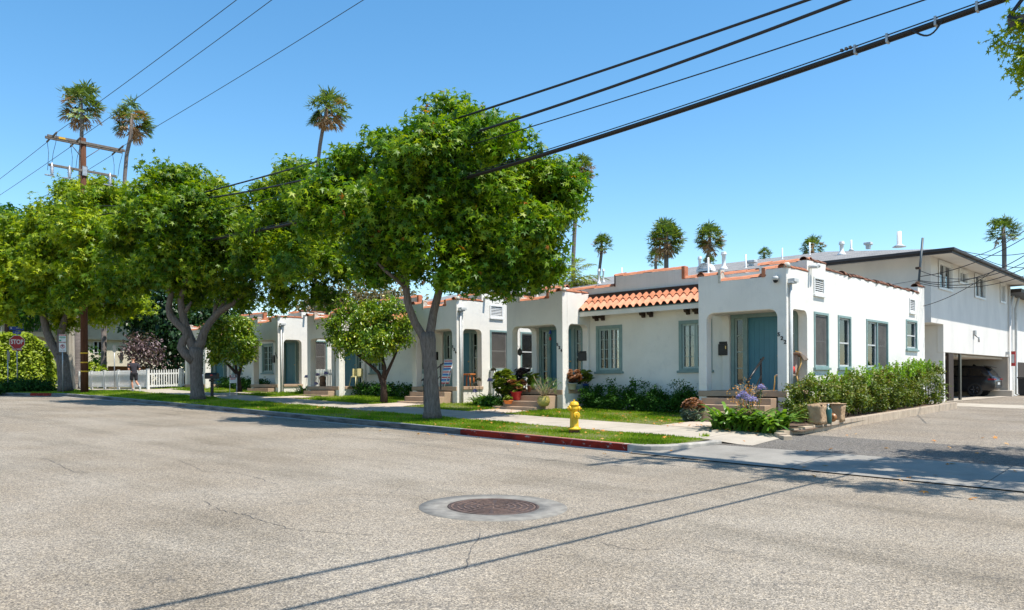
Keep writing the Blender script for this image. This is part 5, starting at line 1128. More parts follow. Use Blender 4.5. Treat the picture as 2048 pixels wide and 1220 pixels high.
# ------------------------------------------------------------------ palms
def palm(px, py, Z, crown_r, trunk_px, label, seed, dead=.35, tr=.2, dens=1.0, drop=1.0):
    """fan palm whose crown centre is seen at (px,py); trunk_px: list of (px,py) down the trunk"""
    c = atZ(px, py, Z); rng = np.random.default_rng(seed); t = thing('fan_palm', label, 'palm tree', (c.x, c.y, 0), 'tall fan palms against the sky')
    tp = [c+Vector((0, 0, crown_r*.1))]+[atZ(a, b, Z) for a, b in trunk_px]; e = tp[-1].copy(); e.z = -.1; tp.append(e)
    MB().tube([tuple(p_) for p_ in tp], [tr*.8]+[tr]*(len(tp)-2)+[tr*1.4], 8).build('trunk', m_palmtrunk, t)
    for nm, mat, cnt, el0, el1 in (('fronds', m_palm, int(30*dens), -40, 88), ('dead_fronds', m_palmd, int(17*dead*dens*1.3), -75, 35)):
        P, N, T, S_ = [], [], [], []
        if cnt < 1: continue
        for k in range(cnt):
            az = rng.uniform(0, 2*math.pi); el = rad(rng.uniform(el0, el1)); d = np.array([math.cos(el)*math.cos(az), math.cos(el)*math.sin(az), math.sin(el)])
            Lp = crown_r*rng.uniform(.40, .64); hub = np.array(c)+d*Lp+np.array([0, 0, -.10*crown_r]); side = np.cross(d, [0, 0, 1.]); side /= max(1e-6, np.linalg.norm(side)); nrm = np.cross(side, d)
            for j in range(5): f = (j+.5)/5; P.append(np.array(c)+d*Lp*f+[0, 0, -.1*crown_r*f]); N.append(nrm); T.append(d); S_.append(Lp*.3)
            fr = crown_r*rng.uniform(.40, .55)
            for j in range(17):
                a = rad(-105+210*j/16+rng.normal(0, 4)); q = d*math.cos(a)+side*math.sin(a); q = q+np.array([0, 0, -.35-.4*rng.random()])*(1 if nm == 'fronds' else 1.6); q /= np.linalg.norm(q)
                for m_, (o_, s_) in enumerate(((.25, .62), (.72, .55))): 
                    P.append(hub+q*fr*o_+np.array([0, 0, -.16*fr*m_*drop])); N.append(nrm+rng.normal(0, .25, 3)); T.append(q+np.array([0, 0, -.5*m_])); S_.append(fr*s_)
        SH['frond'] = (np.array([(-.08, -.5, 0), (.08, -.5, 0), (.11, .2, 0), (0, .62, -.05)]), np.array([(0, 1, 2, 3)]))
        leaf_obj(nm, mat, np.array(P), np.array(N), np.array(T), np.array(S_), 'frond', t, rng=rng)
    return t
palm(165, 200, 80, 2.6, [(167, 240), (166, 280), (163, 360)], 'tall fan palm rising behind the timber crossarm', 1, .4, .19)
palm(267, 232, 78, 2.3, [(265, 270), (256, 310), (252, 355), (250, 500)], 'leaning fan palm right of the timber crossarm', 2, .6, .19)
palm(660, 210, 78, 2.5, [(650, 250), (643, 290), (638, 330), (632, 500)], 'fan palm with a curving trunk left of the largest tree', 3, .45, .18)
palm(1162, 335, 80, 1.9, [(1160, 370), (1152, 440), (1148, 520)], 'fan palm half hidden at the right edge of the largest tree crown', 4, .7, .2)
palm(1205, 484, 95, 1.55, [(1204, 510), (1199, 550)], 'small fan palm just right of the largest tree, above the feather palm', 5, .2, .18)
palm(1333, 468, 85, 2.4, [(1334, 500), (1334, 560)], 'biggest of the fan palms above the long parapet, with a shaggy full crown', 6, .35, .25, 2.0, 2.0)
palm(1313, 512, 105, 1.5, [(1313, 530), (1312, 560)], 'little fan palm tucked under the shaggy palm', 7, .2, .2)
palm(1421, 470, 88, 2.0, [(1422, 495), (1414, 522), (1411, 560)], 'fan palm with a leaning trunk above the dormer vent', 8, .5, .18, 1.3)
palm(1421, 521, 110, 1.2, [(1420, 540), (1420, 600)], 'tiny palm top showing behind the roof beside the dormer vent', 9, .1, .2)
palm(1530, 506, 110, 1.2, [(1530, 530), (1530, 600)], 'tiny palm top barely above the grey shingle roof', 10, .0, .2)
palm(1627, 489, 95, 1.7, [(1627, 520), (1627, 600)], 'low palm top peeking over the middle of the grey shingle roof', 11, .3, .2)
palm(2008, 458, 75, 1.75, [(2010, 495), (2010, 530), (2010, 600)], 'fan palm at the right edge of the photo behind the wires', 12, .15, .2)
# feather palm right of the big tree
c0 = atZ(1118, 585, 46); t = thing('feather_palm', 'feather palm with arching fronds rising behind the white parapet right of the biggest tree', 'palm tree', (c0.x, c0.y, 0))
MB().tube([(c0.x, c0.y, 0), tuple(c0+Vector((0, 0, .3)))], [.25, .2], 8).build('trunk', m_palmtrunk, t)
rng = np.random.default_rng(21); P, N, T, S_ = [], [], [], []; mb = MB()
tips = [(1195, 530), (1212, 575), (1170, 520), (1220, 560), (1060, 560), (1050, 590), (1130, 520), (1100, 530), (1205, 590), (1165, 550), (1140, 545), (1078, 545), (1185, 575)]
for k, (tx, ty) in enumerate(tips):
    tip = atZ(tx, ty, 46+rng.uniform(-1.5, 1.5)); L = (tip-c0).length*1.05; mid = c0.lerp(tip, .55)+Vector((0, 0, .35*L)); pp = []
    for j in range(22): f = j/21; a = c0.lerp(mid, f); b_ = mid.lerp(tip, f); pp.append(a.lerp(b_, f))
    mb.tube([tuple(x) for x in pp[::3]], .018, 5)
    for j in range(3, 22):
        d = (pp[j]-pp[j-1]).normalized(); s_ = d.cross(Vector((0, 0, 1))).normalized()
        for sg in (-1, 1):
            for h_ in (0, .5):
                q = (s_*sg*.9+d*.55+Vector((0, 0, -.35+rng.normal(0, .12)))).normalized(); ll = L*.28*math.sin(math.pi*min(.95, .15+j/24))
                P.append(np.array(pp[j]+d*h_*L/21+q*ll*.5)); T.append(np.array(q)); N.append(np.array(d.cross(q))+rng.normal(0, .2, 3)); S_.append(ll)
leaf_obj('fronds', m_palmy, np.array(P), np.array(N), np.array(T), np.array(S_), 'spike', t, rng=rng); mb.build('frond_ribs', m_palmy, t)
p_ = atZ(1071, 600, 80); t = thing('bare_palm_trunk', 'thin palm trunk showing below the right side of the largest tree', 'palm tree', (p_.x, p_.y, 0)); MB().tube([(p_.x, p_.y, 0), tuple(atZ(1071, 480, 80))], .22, 8).build('trunk', m_palmtrunk, t)
crown('fronds', m_palm, t, [(*atZ(1071, 470, 80), 1.6)], 300, .8, 'spike', rng=np.random.default_rng(8))
# ------------------------------------------------------------------ planter wall, fences, furniture, signs, pots
# block wall between the planting bed and the driveway
pts = [(onY(1582, 17.0), 17.0)]+[(-7.9, 17.5), (-7.66, 18.2), (-7.58, 19), (-7.55, 20), (-7.52, 22), (-7.5, 24), (-7.48, 26), (-7.46, 28), (-7.42, 30.4)]
dense = []
for (a, b), (c, d) in zip(pts[:-1], pts[1:]):
    n = max(1, round(math.hypot(c-a, d-b)/.41))
    for i in range(n): dense.append((a+(c-a)*i/n, b+(d-b)*i/n))
dense.append(pts[-1])
t = thing('block_wall', 'low tan concrete block wall edging the planting bed along the driveway', 'low wall', (-7.5, 24, R(-7.5)+.3))
mblk = M('tan concrete block', (.46, .37, .27), .9, (.36, .285, .21), 3.1, .4, 50)
for k in range(len(dense)-1):
    a, b = Vector((*dense[k], 0)), Vector((*dense[k+1], 0)); d = (b-a).normalized(); nrm = Vector((-d.y, d.x, 0))
    z0 = R(a.x)+rise(a.y); zt_ = z0+float(np.interp(a.y, [17, 17.5, 18.3, 19.5, 40], [.10, .13, .17, .22, .22])); mb = MB()
    mb.tf = (lambda a=a, d=d, nrm=nrm: (lambda u, v, z: a+d*u+nrm*v+Vector((0, 0, z))))()
    mb.box(.004, -.02, z0-.1, (b-a).length-.004, .17, zt_); mb.build('block', mblk, t, bev=.008)
# picket fences
def picket(label, segs, h, Z, group='white picket fences', spc=.135, w_=.06, posts=1.9, mat=None):
    o = Vector(segs[0][0]); t = thing('picket_fence', label, 'fence', (o.x, o.y, G(o.x, o.y)), group)
    for (a, b) in segs:
        a = Vector((*a, 0)); b = Vector((*b, 0)); L = (b-a).length; d = (b-a)/L; n = Vector((-d.y, d.x, 0)); zf = lambda u: G((a+d*u).x, (a+d*u).y)
        mb = MB(lambda u, v, z: a+d*u+n*v+Vector((0, 0, zf(u)+z))); k = int(L/spc)
        for i in range(k):
            u = (i+.5)*L/k
            mb.prism([(u-w_/2, .12), (u+w_/2, .12), (u+w_/2, h-.05), (u+w_*.2, h), (u-w_*.2, h), (u-w_/2, h-.05)], [], lambda p_, q_, d_: (p_, d_, q_), -.012, .012)
        mb.box(0, .013, .14, L, .045, .24); mb.box(0, .013, h-.28, L, .045, h-.19)
        mb.build('pickets', mat or m_white, t, recalc=False)
        np_ = max(1, round(L/posts))
        for i in range(np_+1):
            u = L*i/np_; mb = MB(lambda u_, v, z: a+d*u_+n*v+Vector((0, 0, zf(u)+z))); mb.box(u-.065, -.05, -.1, u+.065, .08, h+.02); mb.box(u-.08, -.065, h+.02, u+.08, .095, h+.05); mb.build('post', mat or m_white, t, bev=.008)
    return t
picket('long white picket fence beyond the runner, running along the sidewalk and turning to the bungalow', [((-56.3, 18.25), (-45.9, 18.5)), ((-45.9, 18.5), (-45.7, 22.2))], 1.12, 45)
picket('short white picket fence between the 524 and 526 bungalows', [((-22.0, 22.3), (-19.6, 22.3))], 1.25, 31)
picket('short white picket fence behind the agapanthus between the two farther bungalows', [((-35.0, 22.3), (-32.7, 22.3))], 1.15, 40)
# handrails at the 522 and 526 steps
def handrail(label, dx, dz):
    t = thing('handrail', label, 'handrail', (-9.75+dx, 19.4, .9+dz)); x = onY(1526, 20.3)+dx
    top = [(x, 20.34, 2.33+dz), (x+.10, 19.15, 1.66+dz)]
    MB().tube([top[0], top[1]], .032, 6).tube([(x, 20.2, 1.85+dz), (x+.1, 19.3, 1.2+dz)], .018, 6).build('rail', m_black, t)
    for y, z0, z1 in ((20.20, 1.3, 2.3), (19.28, .75, 1.74)): xx = x-.02+(20.3-y)*.10; MB().box(xx-.02, y-.02, z0+dz, xx+.02, y+.02, z1+dz).build('post', m_black, t)
handrail('black metal handrail on the steps up to the 522 porch', 0, 0)
handrail('black metal handrail beside the striped chair at the 526 steps', -13.05, .1)
# hydrant
hp = Vector((-11.95, 14.95, 0)); a_, b_ = ray(1148); hp.x = 14.95/b_*a_; hp.z = G(hp.x, hp.y)
t = thing('fire_hydrant', 'yellow fire hydrant on the verge behind the red kerb', 'fire hydrant', hp)
c = (hp.x, hp.y, hp.z)
MB().lathe(c, [(.13, -.05), (.13, .075), (.10, .08)], 20).build('rusty_foot', m_rust, t)
b0 = MB().lathe(c, [(.10, .07), (.165, .075), (.168, .115), (.15, .12), (.118, .135), (.108, .17), (.102, .40), (.103, .55), (.112, .56), (.116, .60), (.108, .62), (.104, .66), (.118, .665), (.118, .69), (.108, .70), (.104, .725), (.085, .75), (.05, .762), (.02, .765)], 24)
body = b0.build('barrel', m_hyd, t)
mb = MB()
for k in range(8): g = k*math.pi/4+.2; mb.lathe((c[0]+.145*math.cos(g), c[1]+.145*math.sin(g), c[2]+.11), [(.014, 0), (.014, .022)], 6, smooth=False)
for k in range(8): g = k*math.pi/4+.2; mb.tube([(c[0]+.113*math.cos(g), c[1]+.113*math.sin(g), c[2]+.665), (c[0]+.113*math.cos(g), c[1]+.113*math.sin(g), c[2]+.70)], .010, 6)
mb.lathe((c[0], c[1], c[2]+.765), [(.028, 0), (.026, .035), (.01, .04)], 5, smooth=False); mb.build('bolts', m_hyd, t)
def outlet(ang, z, r, L, nm):
    d = Vector((math.cos(ang), math.sin(ang), 0)); p0 = Vector(c)+Vector((0, 0, z))
    mb = MB(); mb.tube([tuple(p0+d*.06), tuple(p0+d*(.06+L*.55))], [r*.8, r*.8], 14)
    mb.tube([tuple(p0+d*(.06+L*.5)), tuple(p0+d*(.06+L*.62)), tuple(p0+d*(.06+L*.95)), tuple(p0+d*(.06+L))], [r, r*1.05, r, r*.7], 14)
    mb.tube([tuple(p0+d*(.06+L)), tuple(p0+d*(.06+L+.035))], r*.32, 5, smooth=False); mb.build(nm, m_hyd, t)
ca = math.atan2(-hp.y, -hp.x)
outlet(ca-1.05, .60, .062, .10, 'outlet_cap'); outlet(ca+1.35, .59, .055, .09, 'outlet_cap'); outlet(ca+.45, .43, .085, .10, 'pumper_cap')
mb = MB(); e = Vector(c)+Vector((math.cos(ca-.5)*.112, math.sin(ca-.5)*.112, 0))
for k in range(9): mb.lathe((e.x, e.y, c[2]+.26+k*.03), [(.006, -.012), (.011, 0), (.006, .012)], 6)
mb.build('chain', m_hyd, t)
# signs on posts
m_stopred = M('sign red', (.40, .012, .018), .45, (.36, .01, .015), 3); m_sblue = M('sign blue', (.015, .06, .30), .45); m_signw = M('sign white', (.75, .76, .75), .5, (.68, .69, .68), 6); m_sgreen = M('sign green', (.02, .30, .16), .5); m_signred = M('sign lettering red', (.60, .03, .03), .5); m_signblack = M('sign lettering black', (.03, .03, .03), .6)
def place(px, Z): v = atZ(px, 700, Z); v.z = G(v.x, v.y); return v
b0 = place(34.5, 46.0); n = Vector((-b0.x, -b0.y, 0)).normalized(); tf = frame((b0.x, b0.y, 0), n)
t = thing('stop_sign', 'red octagonal STOP sign with blue street name blades on top', 'stop sign', b0)
zc_ = zat(34.5, 684, 46.0); s_ = .385
MB(tf).tube([(0, -.03, b0.z-.2), (0, -.03, zat(34.5, 655, 46))], .032, 8).build('post', m_galv, t)
oc = lambda r: [(r*math.cos(rad(22.5+45*k))/math.cos(rad(22.5)), zc_+r*math.sin(rad(22.5+45*k))/math.cos(rad(22.5))) for k in range(8)]
MB(tf).prism(oc(s_), [], lambda a, b, d: (a, d, b), .0, .006).build('octagon_border', m_signw, t)
pl = MB(tf).prism(oc(s_*.94), [], lambda a, b, d: (a, d, b), .006, .010).build('octagon', m_stopred, t)
o_ = tf(0, .014, zc_); text_part('STOP', .37, o_, n, t, m_signw, 'lettering', .003, .010, sx=.70)
za = zat(34.5, 698.5, 46.0); MB(tf).box(-.235, 0, za-.085, .235, .006, za+.07).build('all_way_plate', m_stopred, t); text_part('ALL WAY', .12, tf(0, .010, za-.01), n, t, m_signw, 'lettering', .002, .003)
zb_ = zat(34.5, 656.5, 46); n2 = n
MB(tf).box(-.38, -.01, zb_-.105, .34, .01, zb_+.10).build('street_name_blade', m_sblue, t); text_part('6', .15, tf(-.28, .014, zb_), n, t, m_signw, 'lettering', .002, .004); text_part('TH  ST', .10, tf(.10, .014, zb_), n, t, m_signw, 'lettering', .002)
zb2 = zat(34.5, 665, 46); n3 = (n+Vector((-.9, .4, 0))).normalized(); n3 = Vector((n.x*.6-n.y*.8, n.y*.6+n.x*.8, 0)); tf3 = frame((b0.x, b0.y, 0), n3)
MB(tf3).box(-.33, -.01, zb2-.09, .33, .01, zb2+.09).build('street_name_blade', m_sblue, t); text_part('IDAHO', .11, tf3(0, .014, zb2), n3, t, m_signw, 'lettering', .002)
# edge-on sign to its left
b0 = place(17, 45.5); n_ = Vector((-b0.x, -b0.y, 0)).normalized(); n4 = Vector((n_.x*.22-n_.y*.97, n_.y*.22+n_.x*.97, 0)); tf = frame((b0.x, b0.y, 0), n4)
t = thing('traffic_sign', 'narrow grey sign seen nearly edge on, left of the STOP sign', 'sign', b0)
MB(tf).tube([(0, -.03, b0.z-.1), (0, -.03, zat(17, 701, 45.5))], .03, 8).build('post', m_galv, t)
zt2 = zat(17, 712, 45.5); MB(tf).prism([(.33*math.cos(2*math.pi*k/12), zt2+.33*math.sin(2*math.pi*k/12)) for k in range(12)], [], lambda a, b, d: (a, d, b), 0, .008).build('plate', m_galv, t)
# two part parking sign
b0 = place(125.5, 42.0); n = Vector((-b0.x, -b0.y, 0)).normalized(); tf = frame((b0.x, b0.y, 0), n)
t = thing('parking_sign', 'two part white parking sign on a slim post before the third sweetgum', 'sign', b0)
MB(tf).tube([(0, -.03, b0.z-.1), (0, -.03, zat(125, 668, 42))], .028, 8).build('post', m_galv, t)
z1, z2, z3 = zat(125, 668.5, 42), zat(125, 685.5, 42), zat(125, 704, 42)
MB(tf).box(-.165, 0, z2+.01, .165, .006, z1).build('upper_plate', m_signw, t); MB(tf).box(-.165, 0, z3, .165, .006, z2-.01).build('lower_plate', m_signw, t)
MB(tf).box(-.16, .0065, z1-.075, .16, .009, z1-.015).box(-.16, .0065, z2+.02, .16, .009, z2+.045).build('red_band', m_signred, t); text_part('NO PARKING', .045, tf(0, .012, z1-.045), n, t, m_signw, 'lettering', .001)
MB(tf).box(-.14, .0065, z1-.19, .14, .009, z1-.12).box(-.15, .0065, z2+.07, -.06, .009, z2+.16).build('green_band', m_sgreen, t); text_part('2 HOUR', .06, tf(0, .012, z1-.155), n, t, m_signw, 'lettering', .001)
text_part('9AM-6PM', .05, tf(.0, .009, z1-.24), n, t, m_sgreen, 'lettering', .001)
zr_ = (z2+z3)/2+.05; ring = MB(tf); ring.prism([(.11*math.cos(2*math.pi*k/24), zr_+.11*math.sin(2*math.pi*k/24)) for k in range(24)], [[(.088*math.cos(2*math.pi*k/24), zr_+.088*math.sin(2*math.pi*k/24)) for k in range(24)]], lambda a, b, d: (a, d, b), .0065, .010)
ring.prism([(-.08, zr_+.062), (-.065, zr_+.078), (.08, zr_-.062), (.065, zr_-.078)], [], lambda a, b, d: (a, d, b), .0105, .013); ring.build('prohibition_ring', m_signred, t)
text_part('P', .19, tf(0, .009, zr_), n, t, m_signblack, 'lettering', .001, .006); text_part('TOW AWAY', .045, tf(0, .009, z3+.10), n, t, m_signblack, 'lettering', .001); text_part('ANY TIME', .045, tf(0, .009, z3+.05), n, t, m_signred, 'lettering', .001)
# small grey sign by the fence
b0 = place(229, 47.0); b0.y -= .0; n = Vector((-b0.x, -b0.y, 0)).normalized(); tf = frame((b0.x, b0.y, 0), n)
t = thing('street_sign', 'small grey backed sign on a thin post above the picket fence', 'sign', b0)
MB(tf).tube([(0, -.03, b0.z-.1), (0, -.03, zat(229, 692, 47))], .028, 8).build('post', m_galv, t); MB(tf).box(-.085, 0, zat(228, 704, 47), .085, .01, zat(228, 691, 47)).build('plate', M('grey sign back', (.20, .22, .22), .5, metal=.4), t)
# kerbside mailbox and FOR RENT sign
b0 = place(424, 35.5); b0 = Vector((b0.x, b0.y, G(b0.x, b0.y))); n = Vector((.62, -.78, 0)).normalized(); tf = frame((b0.x, b0.y, b0.z), n)
t = thing('kerbside_mailbox', 'black post mounted mailbox beside the second sweetgum trunk', 'mailbox', b0)
MB(tf).box(-.055, -.055, -.1, .055, .055, .88).box(-.05, -.2, .72, .05, .2, .82).build('post', m_black, t, bev=.01)
mb = MB(tf); mb.prism([(-.14, .84), (.14, .84), (.14, 1.0)]+[(.14*math.cos(math.pi*k/8), 1.0+.12*math.sin(math.pi*k/8)) for k in range(1, 8)]+[(-.14, 1.0)], [], lambda a, b, d: (d, a, b), -.28, .28); mb.build('box', m_black, t, bev=.01)
MB(tf).box(-.02, .142, .98, .10, .152, 1.03).build('red_flag', m_signred, t)
b0 = place(466.5, 36.8); n = Vector((.72, -.69, 0)).normalized(); tf = frame((b0.x, b0.y, b0.z), n); zz0 = zat(466, 766, 36.8)-b0.z; zz1 = zat(466, 749.5, 36.8)-b0.z
t = thing('for_rent_sign', 'small FOR RENT sign staked in the lawn by the citrus tree', 'sign', b0)
MB(tf).box(-.17, -.02, -.1, -.15, 0, zz1).box(.15, -.02, -.1, .17, 0, zz1).build('stake', m_white, t); MB(tf).box(-.17, .001, zz0, .17, .008, zz1).build('plate', m_signw, t)
MB(tf).box(-.165, .009, zz1-.14, .165, .012, zz1-.01).build('brown_band', M('brown sign band', (.16, .04, .03), .6), t)
text_part('FOR', .11, tf(0, .016, zz1-.075), n, t, m_signw, 'lettering', .001, .003); text_part('RENT', .10, tf(0, .012, zz1-.20), n, t, m_signred, 'lettering', .001, .003)
# pots and plants at the 524 steps
def pot(label, x, y, z, r, h, mat, name='potted_plant', prof=None):
    t = thing(name, label, 'potted plant', (x, y, z), 'potted plants at the 524 porch')
    MB().lathe((x, y, z), prof or [(r*.62, 0), (r*.68, .01), (r*.95, h*.86), (r*1.06, h*.86), (r*1.08, h), (r*.95, h), (r*.9, h*.92)], 20).build('pot', mat, t); return t
m_predpot = M('red glazed pot', (.45, .03, .035), .35, (.38, .025, .03), 3); m_ochre = M('ochre glazed pot', (.48, .40, .10), .35, (.36, .29, .07), 3); m_orange = M('orange clay pot', (.62, .20, .04), .7, (.5, .15, .03), 3); m_greypot = M('pale grey pot', (.42, .43, .36), .7, (.3, .3, .25), 3); m_terra = M('plain clay pot', (.40, .17, .09), .8, (.3, .12, .07), 3)
def ppos(px, py, Y): return onY(px, Y), zY(px, py, Y)
def rosettes(t, spots, mat, r=.06, n=11, seed=0, nm='rosettes'):
    rng = np.random.default_rng(seed); P, N, T, S_ = [], [], [], []
    for c in spots:
        ax = np.array([rng.normal(0, .3), rng.normal(0, .3)-.35, 1]); ax /= np.linalg.norm(ax); u = np.cross(ax, [1, 0, 0]); u /= np.linalg.norm(u); v = np.cross(ax, u)
        for lay, (q, rr) in enumerate(((.25, 1.0), (.7, .75), (1.3, .45))):
            for k in range(n-lay*2): a = 2*math.pi*k/(n-lay*2)+lay; d = (u*math.cos(a)+v*math.sin(a)); T_ = d+ax*q; P.append(np.array(c)+T_/np.linalg.norm(T_)*r*rr*.55); N.append(ax-d*q); T.append(T_); S_.append(r*rr)
    return leaf_obj(nm, mat, np.array(P), np.array(N), np.array(T), np.array(S_), 'oval', t, rng=rng)
def stems(t, base, tips, mat, r=.012, seed=0, nm='stems'):
    mb = MB()
    for k, q in enumerate(tips): bough(mb, base, q, r, r*.5, seed+k, .18, 5, 5)
    mb.build(nm, mat, t)
# ochre pot with scraggly pencil succulent
x, z = ppos(1087, 811, 19.75); z = .885; t = pot('spiky succulent with bare curling stems in an ochre glazed pot on the 524 steps', x, 19.75, z, .21, .33, m_ochre, prof=[(.12, 0), (.16, .02), (.215, .14), (.205, .25), (.165, .31), (.18, .335), (.155, .335), (.14, .30)])
rs = random.Random(8); tips = [(x+rs.uniform(-.42, .55), 19.75+rs.uniform(-.3, .3), z+.36+rs.uniform(.15, .65)) for _ in range(24)]
stems(t, (x, 19.75, z+.3), tips, M('pale succulent stem', (.36, .27, .17), .8), .014, 3)
P = np.repeat(np.array(tips+[(a+rs.uniform(-.1, .1), b+rs.uniform(-.1, .1), c_-rs.uniform(0, .15)) for a, b, c_ in tips]), 12, 0); rng = np.random.default_rng(5); P += rng.normal(0, .035, P.shape); D = rng.normal(0, .6, P.shape); D[:, 2] += .7
leaf_obj('foliage', m_aga, P, rng.normal(0, 1, P.shape), D, .10, 'spike', t)
# red pot
x, z = ppos(1038, 797, 20.15); z = 1.06; t = pot('dark leafy plant in a glossy red pot on the 524 steps', x, 20.0, z, .20, .31, m_predpot)
spots = [(x+rs.uniform(-.28, .25), 20.0+rs.uniform(-.2, .2), z+.33+rs.uniform(0, .35)) for _ in range(34)]; rosettes(t, spots, m_succr, .10, seed=2); spots = [(x+rs.uniform(-.3, .25), 20.0+rs.uniform(-.2, .2), z+.30+rs.uniform(0, .3)) for _ in range(26)]; rosettes(t, spots, m_succ, .10, seed=3, nm='green_rosettes'); stems(t, (x, 20, z+.28), spots, m_bark_dark, .012, 1)
# tree aeonium left of the steps
x = onY(1010, 20.0); zg = G(x, 20.0); t = thing('aeonium_shrub', 'rounded aeonium shrub with yellow green rosettes left of the 524 steps', 'shrub', (x, 20.0, zg)); rng = np.random.default_rng(31); spots = []
for _ in range(170):
    d = rng.normal(size=3); d /= np.linalg.norm(d); spots.append((x-.02+d[0]*.38*rng.uniform(.8, 1.05), 20.0+d[1]*.34, zg+.88+d[2]*.42*rng.uniform(.85, 1.1)))
rosettes(t, spots, m_succ, .105, seed=4); stems(t, (x, 20.0, zg), spots[::6], m_bark_dark, .018, 2)
x2 = onY(975, 19.9); t = thing('leafy_shrub', 'low glossy green shrub under the aeonium left of the orange bowl', 'shrub', (x2+.2, 19.9, zg)); crown('foliage', m_lowhedge, t, [(x-.15, 19.75, zg+.22, .3, .25, .22), (x2, 19.9, zg+.2, .3, .25, .2)], 1500, .06, 'oval', rng=np.random.default_rng(3), per=6, spread=.05)
MB().tube([(x2, 19.9, zg-.05), (x2, 19.9, zg+.2)], .02, 5).build('stem', m_bark_dark, t)
# orange bowl
x, z = ppos(1014, 806, 19.45); z = .98 if 0 else zY(1014, 808, 19.5); t = pot('small succulent in a shallow orange bowl beside the 524 steps', x, 19.5, z, .17, .13, m_orange); rosettes(t, [(x+rs.uniform(-.12, .12), 19.5+rs.uniform(-.1, .1), z+.15+rs.uniform(0, .12)) for _ in range(12)], m_succ, .07, seed=5)
# far pots on porch and right ledge
for px, py, Y, r, h, mat, lab, m2 in ((1062, 785, 20.55, .15, .24, m_terra, 'dark clay pot of succulents at the back of the 524 steps', m_succ), (1142, 776, 20.9, .17, .22, m_greypot, 'pale pot with bronze succulents on the side ledge of the 524 porch', m_succr), (1152, 778, 21.5, .12, .2, m_sblue, 'small dark blue pot at the wall end of the 524 ledge', m_succ)):
    x, z = ppos(px, py, Y); z = max(z, 1.06) if px < 1100 else 1.42
    if px > 1100: x = -16.82 if px < 1150 else -16.7
    t = pot(lab, x, Y, z, r, h, mat); sp = [(x+rs.uniform(-.22, .26), Y+rs.uniform(-.2, .2), z+h+rs.uniform(.02, .42)) for _ in range(30)]; rosettes(t, sp, m2, .10, seed=px); stems(t, (x, Y, z+h*.8), sp[::2], m_bark_dark, .011, px)
x, z = ppos(1146, 813, 20.0); 
# shelf-top dark planters with grey foliage
x, z = ppos(1047, 757, 21.0); t = pot('grey purple rosette plant raised on a dark stand at the 524 porch', x, 20.8, 1.42, .14, .42, m_black_matte); rosettes(t, [(x+rs.uniform(-.3, .35), 20.8+rs.uniform(-.15, .15), 1.86+rs.uniform(0, .28)) for _ in range(36)], m_plum, .10, seed=9); stems(t, (x, 20.8, 1.8), [(x+rs.uniform(-.3, .35), 20.8, 2.05) for _ in range(6)], m_bark_dark, .012, 5)
# agapanthus
def agapanthus(label, cx, cy, rx, ry, n, flowers, h=.48, seed=0, dead=()):
    rng = np.random.default_rng(seed); t = thing('agapanthus', label, 'flowering plant', (cx, cy, G(cx, cy))); P, N, T, S_ = [], [], [], []
    for _ in range(n):
        bx, by = cx+rng.uniform(-rx, rx), cy+rng.uniform(-ry, ry); bz = G(bx, by); az = rng.uniform(0, 2*math.pi); d = np.array([math.cos(az), math.sin(az), 0]); L = h*rng.uniform(1.0, 1.6); p = np.array([bx, by, bz]); el = rng.uniform(.9, 1.35)
        for s_ in range(6):
            q = d*math.cos(el)+np.array([0, 0, math.sin(el)]); P.append(p+q*L/12); T.append(q); N.append(np.cross(np.cross(d, [0, 0, 1.]), q)); S_.append((L/6)*1.1); p = p+q*L/6; el -= rng.uniform(.12, .38)
    SH['strap'] = (np.array([(-.26, -.5, 0), (.26, -.5, 0), (.22, .55, 0), (-.22, .55, 0)]), np.array([(0, 1, 2, 3)]))
    leaf_obj('strap_leaves', m_aga, np.array(P), np.array(N), np.array(T), np.array(S_), 'strap', t, np.repeat(rng.random(n), 6)*.9, rng)
    for lst, mt, nm in ((flowers, m_bloom, 'flower_head'), (dead, m_bloomd, 'seed_head')):
        for (fx, fy, fz) in lst:
            MB().tube([(cx+(fx-cx)*.5, cy+(fy-cy)*.5, G(cx, cy)), (fx, fy, fz)], .008, 5).build('flower_stalk', m_aga, t)
            d = rng.normal(size=(90, 3)); d /= np.linalg.norm(d, axis=1, keepdims=True); d[:, 2] = np.abs(d[:, 2])*1.1-.25
            leaf_obj(nm, mt, np.array([fx, fy, fz])+d*.085, rng.normal(0, 1, d.shape), d, .06, 'kite', t, rng=rng)
    return t
def fp(px, py, Y): return (onY(px, Y), Y, zY(px, py, Y))
agapanthus('clump of agapanthus with violet blue flower heads before the 522 steps', -8.95, 18.05, .90, .38, 260, [fp(1487, 789, 18.2), fp(1497, 797, 18.4), fp(1523, 776, 18.5), fp(1506, 800, 18.1), fp(1480, 795, 18.3)], .62, 1, dead=[fp(1508, 822, 18.0), fp(1500, 828, 17.9), fp(1517, 790, 18.5)])
agapanthus('strappy agapanthus clump left of the aeonium shrub, with a few pale violet heads', onY(966, 20.3), 20.3, .32, .3, 120, [fp(950, 783, 20.2), fp(980, 761, 20.6)], .42, 2, dead=[fp(957, 760, 20.4), fp(987, 740, 20.7), fp(950, 770, 20.3)])
agapanthus('small agapanthus clump with blue heads between the two farther bungalows', onY(608, 20.6), 20.6, .3, .2, 70, [fp(613, 754, 20.5), fp(635, 750, 20.9), fp(652, 747, 21.0), fp(632, 768, 20.8)], .42, 3)
agapanthus('agapanthus heads standing behind the red pot at the 524 porch', onY(1057, 21.4), 21.4, .2, .15, 20, [fp(1060, 755, 21.0), fp(1048, 745, 21.2)], .4, 4)
